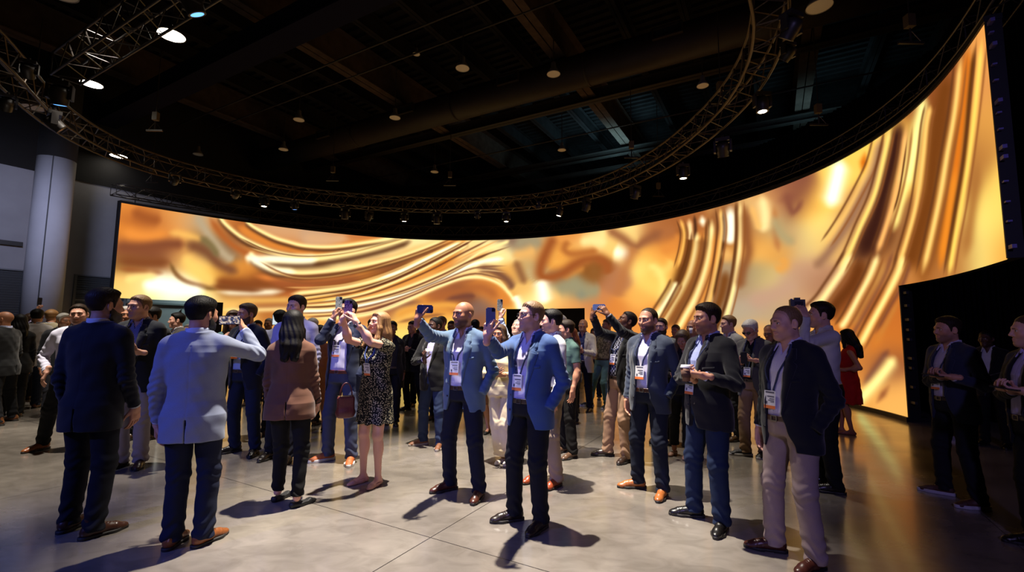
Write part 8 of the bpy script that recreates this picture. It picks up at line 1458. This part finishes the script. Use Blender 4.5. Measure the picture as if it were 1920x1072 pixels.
def put_cup(q):
    s = .75 if q.get('small') else 1.0; o = empty('paper_cup', (q['loc'][0], q['loc'][1], q['loc'][2] - .06 * s)); tag(o, q['label'], 'cup')
    MB().lathe([(.028 * s, 0), (.039 * s, .105 * s), (.036 * s, .105 * s)], 20).build('cup_wall', mat('cup_white' if q.get('small') else 'cup_brown', srgb(225, 222, 218) if q.get('small') else srgb(120, 80, 60), .6), o, True)
    if not q.get('small'):
        MB().lathe([(.0325, .030), (.0375, .082), (.0385, .082), (.0335, .030)], 20).build('sleeve', mat('cup_sleeve', srgb(92, 62, 48), .8), o, True)
        MB().lathe([(.042, .103), (.042, .110), (.038, .116), (.036, .126), (.0, .124)], 20).build('lid', mat('cup_lid', srgb(230, 228, 232), .4), o, True)
def put_bag(q):
    o = empty('handbag', (q['loc'][0], q['loc'][1], q['loc'][2] - .12)); o.rotation_euler = (0, 0, .5); tag(o, q['label'], 'bag'); m = mat('burgundy_leather', srgb(96, 44, 48), .45, noise=.15, nscale=40, bump=.15)
    f = lambda P: smin(rbox(P * np.array((1 + 0, 1, 1), F), (0, 0, .14), (.13, .055, .15), .04), ell(P, (0, 0, .06), (.145, .07, .07)), .04)
    V, Q = surface(f, (-.2, -.12, -.05), (.2, .12, .34), .008); mesh_obj('bag_body', V, Q, m, o); o.scale = (.66, .66, .72)
    for sd in (-1, 1): MB().tube([(-.09, sd * .03, .27)] + [(.09 * math.sin(t), sd * .03, .27 + .20 * math.cos(t)) for t in np.linspace(-1.2, 1.2, 11)] + [(.09, sd * .03, .27)], .006, 6).build('handle', m, o, True)
    MB().tube([(-.12, 0, .292), (.12, 0, .292)], .005, 6).build('zip', mat('zip_brass', (.4, .3, .12), .35, 1.0), o)
def put_camera(q):
    R = np.array(q['R']); o = empty('camera', q['loc']); o.rotation_euler = Matrix([list(map(float, r)) for r in R]).to_euler(); tag(o, q['label'], 'camera'); m = mat('camera_black', (.02, .02, .022), .5)
    b = MB(); b.box((0, 0, 0), (.068, .048, .028)); b.box((.0, .055, 0), (.025, .012, .026)); b.box((-.055, 0, .012), (.014, .046, .034)); b.build('camera_body', m, o)
    MB().lathe([(.034, 0), (.036, .02), (.034, .07), (.038, .085), (.03, .086)], 20, (0, -.004, -.028), np.diag([1.0, 1.0, -1.0])).build('lens', mat('lens_barrel', (.03, .03, .032), .35), o, True)
    MB().box((.01, 0, .029), (.038, .028, .002)).build('screen', mat('camera_screen', (.05, .05, .055), .1), o)
    s = MB(); s.box((-.05, .052, 0), (.010, .006, .010)); s.build('dial', mat('dial_metal', (.2, .2, .2), .3, .8), o)
def put_tumbler(q):
    o = empty('tumbler', (q['loc'][0], q['loc'][1], q['loc'][2] - .05)); tag(o, q['label'], 'glass'); g = bpy.data.materials.new('clear_glass'); g.use_nodes = True; p = g.node_tree.nodes['Principled BSDF']; p.inputs['Transmission Weight'].default_value = 1.0; p.inputs['Roughness'].default_value = .02; p.inputs['IOR'].default_value = 1.45
    MB().lathe([(.026, 0), (.034, .10), (.032, .10), (.025, .008), (.0, .008)], 20).build('glass_wall', g, o, True); MB().lathe([(.0245, .009), (.029, .055), (.0, .055)], 20).build('drink', mat('amber_drink', srgb(170, 96, 40), .1), o, True)
for q in PROPS: {'phone': put_phone, 'cup': put_cup, 'bag': put_bag, 'camera': put_camera, 'tumbler': put_tumbler}[q['kind']](q)
